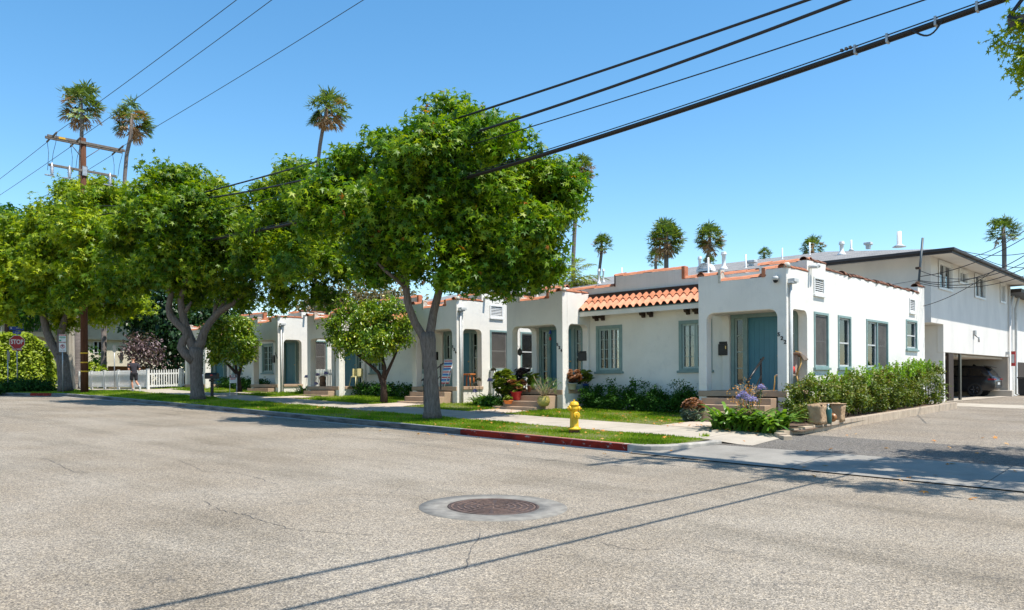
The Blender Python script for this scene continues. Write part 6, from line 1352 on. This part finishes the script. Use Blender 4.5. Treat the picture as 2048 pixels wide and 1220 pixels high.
# dry brown plant around the handrail foot
t = thing('dried_plant', 'dry brown stalky plant at the foot of the 522 handrail', 'plant', (-9.4, 18.9, .7)); rng = np.random.default_rng(6); mb = MB()
for k in range(22): a = rng.uniform(-.28, .28); mb.tube([(-9.45+a*.3, 18.9, .65), (-9.45+a, 18.9+rng.uniform(-.2, .2), 1.2+rng.uniform(0, .45))], .008, 4)
mb.build('stalks', m_bark_pale, t); P = np.array([-9.45, 18.9, 1.25])+rng.normal(0, 1, (260, 3))*np.array([.2, .15, .22]); leaf_obj('dry_leaves', m_fallen, P, rng.normal(0, 1, P.shape), rng.normal(0, 1, P.shape), .05, 'oval', t)
# succulent clump left of the steps at 522
cx, cy = onY(1386, 19.4), 19.4; zg = G(cx, cy); t = thing('succulent_clump', 'trailing bronze and blue green succulents left of the 522 steps', 'plant', (cx, cy, zg)); rng = np.random.default_rng(41); sp = []
for _ in range(170): d = rng.normal(size=3); d /= np.linalg.norm(d); sp.append((cx+d[0]*.30, cy+d[1]*.25, zg+.28+d[2]*.34))
rosettes(t, [s for s in sp if s[2] > zg+.34], m_succr, .07, seed=11); rosettes(t, [s for s in sp if s[2] <= zg+.34], m_succg, .075, seed=12, nm='blue_rosettes'); stems(t, (cx, cy, zg), sp[::7], M('dry stem', (.40, .28, .18), .9), .015, 3)
# furniture
m_orangew = M('orange brown timber', (.52, .17, .03), .5, (.42, .12, .02), 5)
x = onY(933, 21.1); zf = 1.52; t = thing('wooden_stool', 'orange brown wooden stool on the 526 porch', 'stool', (x, 21.2, zf)); zf2 = zf
MB().box(x-.26, 21.05, zf2+.44, x+.26, 21.35, zf2+.50).build('seat', m_orangew, t, bev=.015)
for sx in (-1, 1):
    for sy in (21.1, 21.3): MB().tube([(x+sx*.18, sy, zf2+.44), (x+sx*.22, sy, zf2)], .026, 6).build('leg', m_orangew, t)
# striped folding lounge chair in the 526 porch
x = onY(877, 20.25); zf = 1.52; t = thing('striped_folding_chair', 'folding beach chair with red, white and blue striped cloth on the 526 porch', 'chair', (x, 20.8, zf))
mb_cols = [M('striped cloth white', (.75, .75, .75), .8), M('striped cloth red', (.60, .05, .07), .8), M('striped cloth blue', (.04, .12, .5), .8), M('striped cloth sky', (.15, .45, .7), .8)]
me = MB(); n = 22
for k in range(n):
    y0 = 20.62+.010*k; z0 = zf+.12+k*.043; me.v += [Vector((x-.28, y0, z0)), Vector((x+.20, y0, z0)), Vector((x+.20, y0+.010, z0+.043)), Vector((x-.28, y0+.010, z0+.043))]; me.face((4*k, 4*k+1, 4*k+2, 4*k+3))
o = me.build('striped_cloth', mb_cols[0], t, recalc=False)
for m_ in mb_cols[1:]: o.data.materials.append(m_)
for k, f in enumerate(o.data.polygons): f.material_index = [1, 0, 3, 2, 0][k % 5]
md = o.modifiers.new('thick', 'SOLIDIFY'); md.thickness = .006
for a, b_ in (((x-.29, 20.61, zf+.1), (x-.29, 20.85, zf+1.1)), ((x+.21, 20.61, zf+.1), (x+.21, 20.85, zf+1.1)), ((x+.21, 20.85, zf+.95), (x+.10, 20.45, zf+.0)), ((x-.29, 20.85, zf+.95), (x-.29, 20.45, zf+.0))): MB().tube([a, b_], .014, 6).build('tube_frame', m_white, t)
# yellow wire chair and round basket on the 528 porch
m_ychair = M('pale yellow cane', (.62, .55, .28), .6, (.5, .43, .2), 12)
x = onY(706, 20.9); zf = 1.52; t = thing('cane_armchair', 'pale yellow cane armchair on the 528 porch beside the citrus tree', 'chair', (x, 21.1, zf))
MB().lathe((x, 21.1, zf), [(.24, .40), (.26, .42), (.26, .45), (.24, .46)], 14).build('seat', m_ychair, t)
mb = MB(); mb.prism([(math.cos(a)*.29, math.sin(a)*.29) for a in lin(-.5, math.pi+.1, 12)]+[(math.cos(a)*.26, math.sin(a)*.26) for a in lin(math.pi+.1, -.5, 12)], [], lambda a, b, d: (x+a, 21.1+b, zf+d), .46, .80); mb.build('backrest', m_ychair, t)
for sx in (-1, 1):
    for sy in (-1, 1): MB().tube([(x+sx*.17, 21.1+sy*.17, zf+.42), (x+sx*.24, 21.1+sy*.24, zf)], .02, 6).build('leg', m_ychair, t)
x = onY(645, 20.9); t = thing('carved_stump', 'short brown wooden stump standing in the 528 porch archway', 'ornament', (x, 20.9, 1.52)); MB().lathe((x, 20.9, 1.52), [(.14, 0), (.16, .1), (.13, .25), (.16, .38), (.15, .46), (.05, .5)], 12).build('stump', M('knotty wood', (.22, .12, .06), .8, (.10, .05, .03), 9, .4), t)
# chair with blanket and red cushion in the 522 side arch
m_bamboo = M('honey bamboo', (.55, .34, .10), .5, (.45, .26, .08), 8); m_blanket = M('tan blanket', (.36, .27, .21), .95, (.28, .20, .16), 9, .4); m_redc = M('red cushion', (.62, .03, .02), .8)
cx, cy, zf = -9.45, 21.25, 1.42; t = thing('bamboo_chair', 'bamboo chair with tan blanket and red cushion in the side arch of the 522 porch', 'chair', (cx, cy, zf))
MB().box(cx-.22, cy-.22, zf+.40, cx+.22, cy+.20, zf+.45).build('seat', m_blanket, t, bev=.02)
MB(lambda a, b, c_: Vector((cx+a, cy-.02+b, zf+c_))).prism([(.10, .44), (.20, .50), (.34, .98), (.30, 1.03), (.24, .98), (.08, .56)], [], lambda a, b, d: (d, a, b), -.24, .24).build('blanket', m_blanket, t, bev=.03)
for p_ in ([(cx+.26, cy+.12, zf+.45), (cx+.30, cy+.30, zf+.75), (cx+.26, cy+.38, zf+1.05), (cx+.1, cy+.4, zf+1.1)], [(cx-.26, cy+.12, zf+.45), (cx-.28, cy+.30, zf+.75), (cx-.26, cy+.38, zf+1.05)]): MB().tube(p_, .022, 8).build('back_post', m_bamboo, t)
for p_ in ([(cx+.22, cy+.18, zf+.42), (cx+.27, cy+.30, zf)], [(cx-.22, cy+.18, zf+.42), (cx-.25, cy+.30, zf)], [(cx+.22, cy-.2, zf+.42), (cx+.24, cy-.26, zf)], [(cx-.22, cy-.2, zf+.42), (cx-.24, cy-.26, zf)]): MB().tube(p_, .02, 8).build('leg', m_bamboo, t)
MB(lambda a, b, c_: Vector((cx+a, cy-.03+b, zf+c_))).lathe((.05, .06, .58), [(.02, -.16), (.17, -.08), (.19, .0), (.17, .08), (.02, .16)], 14).build('cushion', m_redc, t)
mb = MB(); mb.v += [Vector(p_) for p_ in ((cx+.02, cy+.16, zf+1.08), (cx+.36, cy+.10, zf+1.06), (cx+.40, cy+.58, zf+.88), (cx+.08, cy+.50, zf+1.0), (cx+.36, cy+.36, zf+.84))]; mb.face((0, 1, 2, 3)); mb.face((1, 4, 2)); o = mb.build('draped_towel', m_blanket, t, recalc=False); md = o.modifiers.new('thick', 'SOLIDIFY'); md.thickness = .03
# hanging ornaments in the 524 arch
x, Y = onY(1040, 20.9), 20.9; z = zY(1040, 705, Y); t = thing('hanging_lantern', 'dark round wire lantern hanging in the left of the 524 arch', 'lantern', (x, Y, z)); MB().tube([(x, Y, 3.70), (x, Y, z+.1)], .004, 4).build('cord', m_black, t); MB().lathe((x, Y, z), [(.01, .16), (.07, .10), (.09, .0), (.07, -.08), (.02, -.12)], 10).build('lantern_body', M('dark bronze', (.06, .05, .04), .5), t)
mb = MB()
for k in range(5): mb.tube([(x, Y, z+.08), (x-.1+k*.06, Y, z+.26)], .004, 4)
mb.build('wire_sprigs', m_black, t)
x = onY(1101, Y); z = zY(1101, 666, Y); t = thing('wind_chime', 'dark conical wind chime with a red tag hanging right in the 524 arch', 'wind chime', (x, Y, z)); MB().tube([(x, Y, 3.70), (x, Y, z+.1)], .004, 4).tube([(x, Y, z), (x, Y, z-.25)], .004, 4).build('cord', m_black, t); MB().lathe((x, Y, z), [(.005, .12), (.06, -.02), (.065, -.03)], 10).build('cone', m_sblue, t); MB().box(x-.04, Y-.005, z-.25, x+.03, Y+.005, z-.15).build('red_tag', m_redc, t)
# paper bags on the block wall
m_paper = M('crumpled brown paper', (.42, .29, .17), .85, (.33, .215, .12), 7, .9, 14, bd=.03)
def bag(name, label, x, y, z, w_, d, h, mat, seed, cat='bag'):
    rng = random.Random(seed); t = thing(name, label, cat, (x, y, z), 'yard waste bags on the block wall' if 'bag' in cat else None); bm = bmesh.new(); bmesh.ops.create_cube(bm, size=1); bmesh.ops.subdivide_edges(bm, edges=bm.edges, cuts=5, use_grid_fill=True)
    for v in bm.verts:
        f = v.co.z+.5; v.co = Vector((v.co.x*w_*(1+.05*math.sin(f*7+seed)), v.co.y*d*(1+.05*math.cos(f*6+seed)), f*h)) + Vector((rng.uniform(-1, 1), rng.uniform(-1, 1), rng.uniform(-1, 1)))*.018
        if f > .95: v.co.z += rng.uniform(-.05, .03)
    me = bpy.data.meshes.new('bag_body'); bm.to_mesh(me); bm.free(); me.materials.append(mat); o = bpy.data.objects.new('bag_body', me); C.objects.link(o); o.parent = t
    for f in me.polygons: f.use_smooth = True
    return t
def onwall(px, off=0):   # x just behind the wall front face
    y = onX(px, -7.62+off); return -7.62+off, y
g0 = None
x, y = onwall(1636); z = R(x)+rise(y)+.20; t = bag('paper_bag', 'leftmost bulging brown paper bag on the block wall', x, y-.05, z, .32, .34, .46, m_paper, 1)
mb = MB(); mb.box(x-.19, y-.20, z+.45, x+.17, y+.10, z+.465); mb.box(x-.12, y-.02, z+.468, x+.15, y+.42, z+.485); mb.build('flattened_cardboard', m_paper, t, bev=.006)
x2, y2 = onwall(1672); t = bag('paper_bag', 'brown paper bag on the block wall under the flattened cardboard at the right', x2, y2+.10, z, .28, .24, .44, m_paper, 2); mb = MB(); mb.box(x2-.2, y2-.08, z+.435, x2+.17, y2+.26, z+.452); mb.build('flattened_cardboard', m_paper, t, bev=.006)
x3, y3 = onwall(1655, .12); t = thing('green_bottle', 'dark green cylinder standing between the paper bags', 'bottle', (x3, y3, z)); MB().lathe((x3, y3, z-.02), [(.085, 0), (.095, .04), (.095, .34), (.06, .39), (.03, .40), (.03, .46)], 14).build('body', M('dark green plastic', (.008, .06, .05), .35), t); MB().lathe((x3, y3, z-.02), [(.035, .44), (.035, .49)], 10).build('cap', m_greywhite, t)
x4, y4 = onwall(1664, .1); t = thing('clay_pot', 'orange brown clay pot lying between the paper bags', 'pot', (x4, y4, z)); MB(lambda a, b, c_: Vector((x4+b, y4+c_*.3+a*.0, z+.12+a))).lathe((0, 0, 0), [(.06, -.12), (.09, -.05), (.10, .06), (.11, .08)], 12).build('pot', M('shiny brown clay', (.35, .15, .05), .4), t); 
# manicured details: weeds at the kerb joints
for (px, py) in ((1410, 892), (1112, 842), (1218, 846), (1903, 815)):
    gx, gy = gp(px, py); P = np.array([gx, gy, R(gx)+(rise(gy) if gx > -8.6 else .15+.03*max(0, gy-13.95))])+np.random.default_rng(px).normal(0, .05, (26, 3))*np.array([1, 1, 0]); N = np.random.default_rng(px+1).normal(0, 1, P.shape); T = np.random.default_rng(px+2).normal(0, .5, P.shape); T[:, 2] = 1
    tag(leaf_obj('weed_tuft', m_grass, P, N, T, .10, 'blade'), {1410: 'weeds in the joint of the pale corner kerb', 1112: 'weeds at the sidewalk joint left of the hydrant', 1218: 'weeds at the sidewalk joint right of the hydrant', 1903: 'small weeds at the far end of the block wall'}[px], 'weeds', kind='stuff')
# ------------------------------------------------------------------ cars
def suv():
    x0 = -9.62; yc = 47.55; zg = R(-9.4)+rise(40)+.016; L = 4.35; W = .98
    t = thing('parked_suv', 'glossy black SUV parked nose in under the carport', 'car', (x0-L/2, yc, zg))
    m_paint = M('black car paint', (.012, .013, .018), .3, (.008, .009, .011), 2, coat=.25, spec=.35); m_trim = M('black plastic trim', (.02, .02, .02), .6)
    tf = lambda u, d, z: Vector((x0-u, yc-d, zg+z))       # u forward from the rear bumper, d towards the camera side
    # body: lofted sections
    secs = [(0.00, .48, .80, .80), (.05, .38, 1.00, .86), (.18, .32, 1.08, .92), (.6, .28, 1.09, .96), (1.4, .26, 1.07, .98), (2.4, .26, 1.04, .98), (3.3, .27, 1.02, .97), (3.9, .30, .95, .93), (4.25, .38, .82, .84), (4.35, .45, .70, .74)]
    mb = MB(tf); rings = []
    for u, zb, zt, w_ in secs:
        prof = [(-w_*.96, zb), (-w_, zb+.12), (-w_, zt-.22), (-w_*.97, zt-.05), (-w_*.88, zt), (w_*.88, zt), (w_*.97, zt-.05), (w_, zt-.22), (w_, zb+.12), (w_*.96, zb)]
        rings.append([mb.pt((u, d, z)) for d, z in prof])
    for i in range(len(rings)-1):
        for k in range(10): mb.face((rings[i][k], rings[i][(k+1) % 10], rings[i+1][(k+1) % 10], rings[i+1][k]), True)
    mb.face(rings[0]); mb.face(rings[-1][::-1]); body = mb.build('body', m_paint, t)
    secs = [(.12, 1.05, .86, .86), (.30, 1.32, .82, .80), (.52, 1.56, .80, .72), (.9, 1.62, .82, .70), (1.6, 1.65, .84, .70), (2.2, 1.63, .84, .70), (2.75, 1.45, .84, .74), (3.3, 1.03, .84, .82)]
    mb = MB(tf); rings = []
    for u, zt, wb, wt in secs:
        zb = 1.0; prof = [(-wb-.08, zb), (-wt-.05, zt-.10), (-wt+.04, zt), (wt-.04, zt), (wt+.05, zt-.10), (wb+.08, zb)]; rings.append([mb.pt((u, d, z)) for d, z in prof])
    for i in range(len(rings)-1):
        for k in range(6): mb.face((rings[i][k], rings[i][(k+1) % 6], rings[i+1][(k+1) % 6], rings[i+1][k]), True)
    mb.face(rings[0]); mb.face(rings[-1][::-1]); cab = mb.build('cabin', m_paint, t)
    for sg in (1, -1):
        mb = MB(tf)
        for (a, b) in ((.52, 1.15), (1.22, 2.0), (2.07, 2.75)):
            za = 1.50 if a > .6 else 1.42; zb_ = 1.52 if b < 2.5 else 1.40
            mb.prism([(a, 1.09), (b, 1.09), (b-(.0 if b < 2.5 else -.0), zb_), (a+(.15 if a < .6 else 0), za)], [], lambda p, q, d: (p, sg*(.915-(q-1.0)*.30)+d*sg, q), .0, .012)
        mb.build('side_window', m_darkglass2, cab)
        for u in (.92, 3.55):

            mb = MB(tf); mb.lathe((u, sg*.86, .37), [(.20, -.12*1), (.33, -.12), (.37, -.08), (.37, .08), (.33, .12), (.24, .125), (.23, .08), (.05, .08)] if sg > 0 else [(.20, .12), (.33, .12), (.37, .08), (.37, -.08), (.33, -.12), (.20, -.12)], 28, axis='Y')
            wh = mb.build('wheel', m_black_matte, t)
            mb = MB(tf)
            for k in range(5):
                for off in (-.09, .09): a = 2*math.pi*k/5+off; mb.tube([(u+.05*math.cos(a), sg*.965, .37+.05*math.sin(a)), (u+.22*math.cos(a), sg*.975, .37+.22*math.sin(a))], .017, 5)
            mb.lathe((u, sg*.96, .37), [(.055, -.02), (.055, .02)], 10, axis='Y'); mb.lathe((u, sg*.955, .37), [(.235, 0), (.25, .012), (.255, 0)], 24, axis='Y') if 0 else None
            mb.build('rim', M('dark alloy rim', (.10, .10, .11), .35, metal=.8) if 'dark alloy rim' not in bpy.data.materials else bpy.data.materials['dark alloy rim'], wh)
    MB(tf).prism([(.15, 1.08), (.34, 1.36), (.36, 1.35), (.17, 1.07)], [], lambda a, b, d: (a-.02, d, b), -.68, .68).build('rear_window', m_darkglass2, cab)
    MB(tf).prism([(.22, 1.50), (.55, 1.60), (.55, 1.63), (.20, 1.53)], [], lambda a, b, d: (a, d, b), -.66, .66).build('rear_spoiler', m_paint, cab, bev=.01)
    for sg in (1, -1): MB(tf).box(.005, sg*.45, .86, .30, sg*.945, .935).build('tail_light', M('tail light red', (.30, .01, .02), .2) if 'tail light red' not in bpy.data.materials else bpy.data.materials['tail light red'], t, bev=.01)
    MB(tf).box(-.01, -.60, .42, .35, .60, .60).build('bumper', m_trim, t, bev=.03)
    MB(tf).box(-.015, -.26, .62, .02, .26, .74).build('number_plate', m_greywhite, t)
    MB(tf).prism([(1.0, 1.62), (1.15, 1.72), (1.22, 1.62)], [], lambda a, b, d: (a, d, b), -.03, .03).build('fin_aerial', m_paint, cab)
m_darkglass2 = M('tinted car glass', (.008, .010, .012), .05, spec=.8)
suv()
def small_car():
    b0 = atZ(414, 770, 58); zg = G(b0.x, b0.y)-.1; t = thing('parked_car', 'silver blue car glimpsed beyond the fence right of the second sweetgum trunk', 'car', (b0.x, b0.y, zg)); n = Vector((1, -.2, 0)); tf = frame((b0.x, b0.y, zg), n)
    mp = M('silver blue paint', (.30, .36, .45), .3, (.26, .32, .4), 2, coat=.8)
    MB(tf).prism([(-2.1, .3), (2.1, .3), (2.15, .75), (1.5, .95), (-1.6, .98), (-2.1, .85)], [], lambda a, b, d: (a, d, b), -.85, .85).build('body', mp, t, bev=.08)
    MB(tf).prism([(-1.3, .97), (1.1, .95), (.55, 1.42), (-.9, 1.45)], [], lambda a, b, d: (a, d, b), -.72, .72).build('cabin', m_darkglass2, t, bev=.05)
    MB(tf).box(-.85, -.68, 1.44, .5, .68, 1.475).build('roof', mp, t, bev=.02)
    for u in (-1.3, 1.3):
        for s_ in (-.8, .8): MB(tf).lathe((u, s_, .32), [(.2, -.09), (.32, -.09), (.32, .09), (.2, .09)], 18, axis='Y').build('wheel', m_black_matte, t)
small_car()
# ------------------------------------------------------------------ runner seen from behind
def skin_obj(name, pts, edges, mat, parent, T, lvl=2):
    me = bpy.data.meshes.new(name); off = rootloc(parent)
    me.from_pydata([tuple(T(p[0])-off) for p in pts], edges, []); o = bpy.data.objects.new(name, me); C.objects.link(o); o.parent = parent
    sk = o.modifiers.new('skin', 'SKIN'); sk.use_smooth_shade = True
    for v, p in zip(me.skin_vertices[0].data, pts): v.radius = p[1]; v.use_root = False
    me.skin_vertices[0].data[0].use_root = True
    ss = o.modifiers.new('sub', 'SUBSURF'); ss.levels = lvl; ss.render_levels = lvl
    me.materials.append(mat); return o
def chain(*idx): return [(idx[i], idx[i+1]) for i in range(len(idx)-1)]
def runner():
    a_, b_ = ray(268); Z = 41.3; gx, gy = a_*Z, b_*Z; zg = G(gx, gy)+.02
    t = thing('person', 'runner seen from behind in dark T-shirt, dark shorts and white socks on the sidewalk', 'person', (gx, gy, zg))
    f = Vector((-1, .02, 0)).normalized(); r = Vector((-f.y, f.x, 0))*-1   # r: runner's right, towards +Y when heading -X
    T = lambda p: Vector((gx, gy, zg)) + r*p[0] + f*p[1] + Vector((0, 0, p[2]))
    skin = M('tanned skin', (.50, .25, .16), .55, (.44, .21, .13), 8); cloth = M('charcoal running shirt', (.030, .027, .038), .9, (.02, .018, .026), 9, .3); shorts = M('black running shorts', (.02, .018, .024), .9); sock = M('white sock', (.75, .75, .75), .8); shoe = M('black and white shoe', (.09, .10, .14), .6); sole = M('pale shoe sole', (.55, .55, .52), .7); hair = M('dark brown hair', (.045, .022, .014), .8, (.02, .01, .008), 30)
    # body skeleton: x right, y forward, z up; left leg planted, right leg swinging back
    P = [((0, 0, .98), (.155, .11)), ((0, .02, 1.12), (.135, .095)), ((0, .05, 1.28), (.165, .11)), ((0, .07, 1.42), (.17, .105)), ((0, .08, 1.51), (.07, .07)), ((0, .10, 1.58), (.056, .056)), ((0, .13, 1.645), (.073, .085)), ((0, .13, 1.72), (.080, .10)), ((0, .125, 1.775), (.055, .07)),
         ((.18, .06, 1.43), (.052, .052)), ((.27, -.04, 1.22), (.046, .046)), ((.25, -.10, 1.15), (.042, .042)), ((.24, .09, 1.12), (.036, .036)), ((.20, .20, 1.20), (.026, .026)),
         ((-.18, .06, 1.43), (.052, .052)), ((-.28, .0, 1.22), (.046, .046)), ((-.27, -.05, 1.13), (.042, .042)), ((-.24, .12, 1.16), (.036, .036)), ((-.19, .22, 1.26), (.026, .026)),
         ((.09, .0, .92), (.095, .095)), ((.10, -.02, .72), (.08, .08)), ((.10, -.02, .52), (.056, .056)), ((.095, -.20, .42), (.058, .055)), ((.09, -.44, .30), (.036, .036)),
         ((-.09, .01, .92), (.095, .095)), ((-.09, .04, .72), (.08, .08)), ((-.08, .07, .50), (.056, .056)), ((-.075, .03, .34), (.058, .055)), ((-.07, -.02, .12), (.036, .036)), ((-.07, .02, .06), (.035, .035))]
    E = chain(0, 1, 2, 3, 4, 5, 6, 7, 8)+chain(3, 9, 10, 11, 12, 13)+chain(3, 14, 15, 16, 17, 18)+chain(0, 19, 20, 21, 22, 23)+chain(0, 24, 25, 26, 27, 28, 29)
    body = skin_obj('body', P, E, skin, t, T)
    # hands: palm with five short curled fingers each
    for wrist, sg in ((P[13][0], 1), (P[18][0], -1)):
        w_ = Vector(wrist); pts = [(tuple(w_), (.024, .024)), (tuple(w_+Vector((-.01*sg, .045, .02))), (.034, .022))]; ed = [(0, 1)]; k = 2
        for i, L in enumerate((.060, .068, .064, .050)):
            b0 = w_+Vector((-.01*sg, .085, .045-.024*i)); tip = b0+Vector((-.03*sg, L*.45, .0)); tip2 = tip+Vector((-.035*sg, -L*.35, -.005)); pts += [(tuple(b0), (.010, .010)), (tuple(tip), (.009, .009)), (tuple(tip2), (.008, .008))]; ed += [(1, k), (k, k+1), (k+1, k+2)]; k += 3
        pts += [(tuple(w_+Vector((-.035*sg, .05, .045))), (.011, .011)), (tuple(w_+Vector((-.05*sg, .085, .05))), (.009, .009))]; ed += [(1, k), (k, k+1)]
        skin_obj('hand', pts, ed, skin, t, T, 1)
    # shirt, shorts
    SP = [((0, .0, .84), (.185, .15)), ((0, .02, 1.08), (.165, .125)), ((0, .05, 1.28), (.185, .13)), ((0, .07, 1.42), (.182, .120)), ((0, .075, 1.49), (.085, .08)), ((.195, .06, 1.44), (.088, .088)), ((.275, -.06, 1.20), (.078, .078)), ((-.195, .06, 1.44), (.088, .088)), ((-.285, -.01, 1.20), (.078, .078))]
    skin_obj('t_shirt', SP, chain(0, 1, 2, 3, 4)+chain(3, 5, 6)+chain(3, 7, 8), cloth, t, T)
    HP = [((0, 0, 1.08), (.178, .142)), ((0, 0, .93), (.178, .142)), ((.10, -.0, .86), (.112, .112)), ((.105, -.02, .56), (.10, .10)), ((-.10, .02, .86), (.112, .112)), ((-.095, .05, .56), (.10, .10))]
    skin_obj('shorts', HP, chain(0, 1)+chain(1, 2, 3)+chain(1, 4, 5), shorts, t, T)
    skin_obj('hair', [((0, .10, 1.69), (.07, .055)), ((0, .10, 1.74), (.082, .085)), ((0, .11, 1.79), (.065, .075))], chain(0, 1, 2), hair, t, T)
    mb = MB(lambda a, b, c: T((a, b, c)))
    for s_ in (-1, 1): mb.lathe((s_*.082, .13, 1.69), [(.010, -.03), (.02, 0), (.010, .03)], 6)
    mb.build('ears', skin, body)
    mb = MB(lambda a, b, c: T((a, b, c))); mb.lathe((0, .235, 1.68), [(.016, -.02), (.012, .02)], 6); mb.box(-.028, .205, 1.63, .028, .222, 1.64); mb.build('nose_and_mouth', skin, body)
    for s_ in (-1, 1): MB(lambda a, b, c: T((a, b, c))).lathe((s_*.032, .205, 1.705), [(.004, -.008), (.010, 0), (.004, .008)], 6).build('eye', m_black, body)
    skin_obj('sock', [((.0905, -.40, .325), (.044, .044)), ((.09, -.475, .27), (.042, .042))], [(0, 1)], sock, t, T, 1)
    skin_obj('sock', [((-.07, -.01, .20), (.043, .043)), ((-.07, -.01, .09), (.043, .043))], [(0, 1)], sock, t, T, 1)
    for nm, M_ in (('shoe', None),):
        # planted foot
        skin_obj('shoe', [((-.07, -.06, .06), (.045, .045)), ((-.07, .04, .05), (.048, .042)), ((-.07, .16, .035), (.045, .028))], chain(0, 1, 2), shoe, t, T, 1)
        MB(lambda a, b, c: T((a, b, c))).prism([(-.115, -.11), (-.025, -.11), (-.02, .20), (-.12, .20)], [], lambda a, b, d: (a, b, d), .0, .02).build('sole', sole, t, bev=.008)
        # raised foot: sole turned to the viewer
        skin_obj('shoe', [((.09, -.50, .28), (.045, .045)), ((.09, -.53, .17), (.048, .042)), ((.09, -.52, .06), (.045, .028))], chain(0, 1, 2), shoe, t, T, 1)
        MB(lambda a, b, c: T((a, b, c))).prism([(.045, .0), (.135, .0), (.14, .31), (.04, .31)], [], lambda a, b, d: (a, d-.0, b), -.60, -.578).build('sole', sole, t, bev=.008)
runner()
scene.render.film_transparent = False
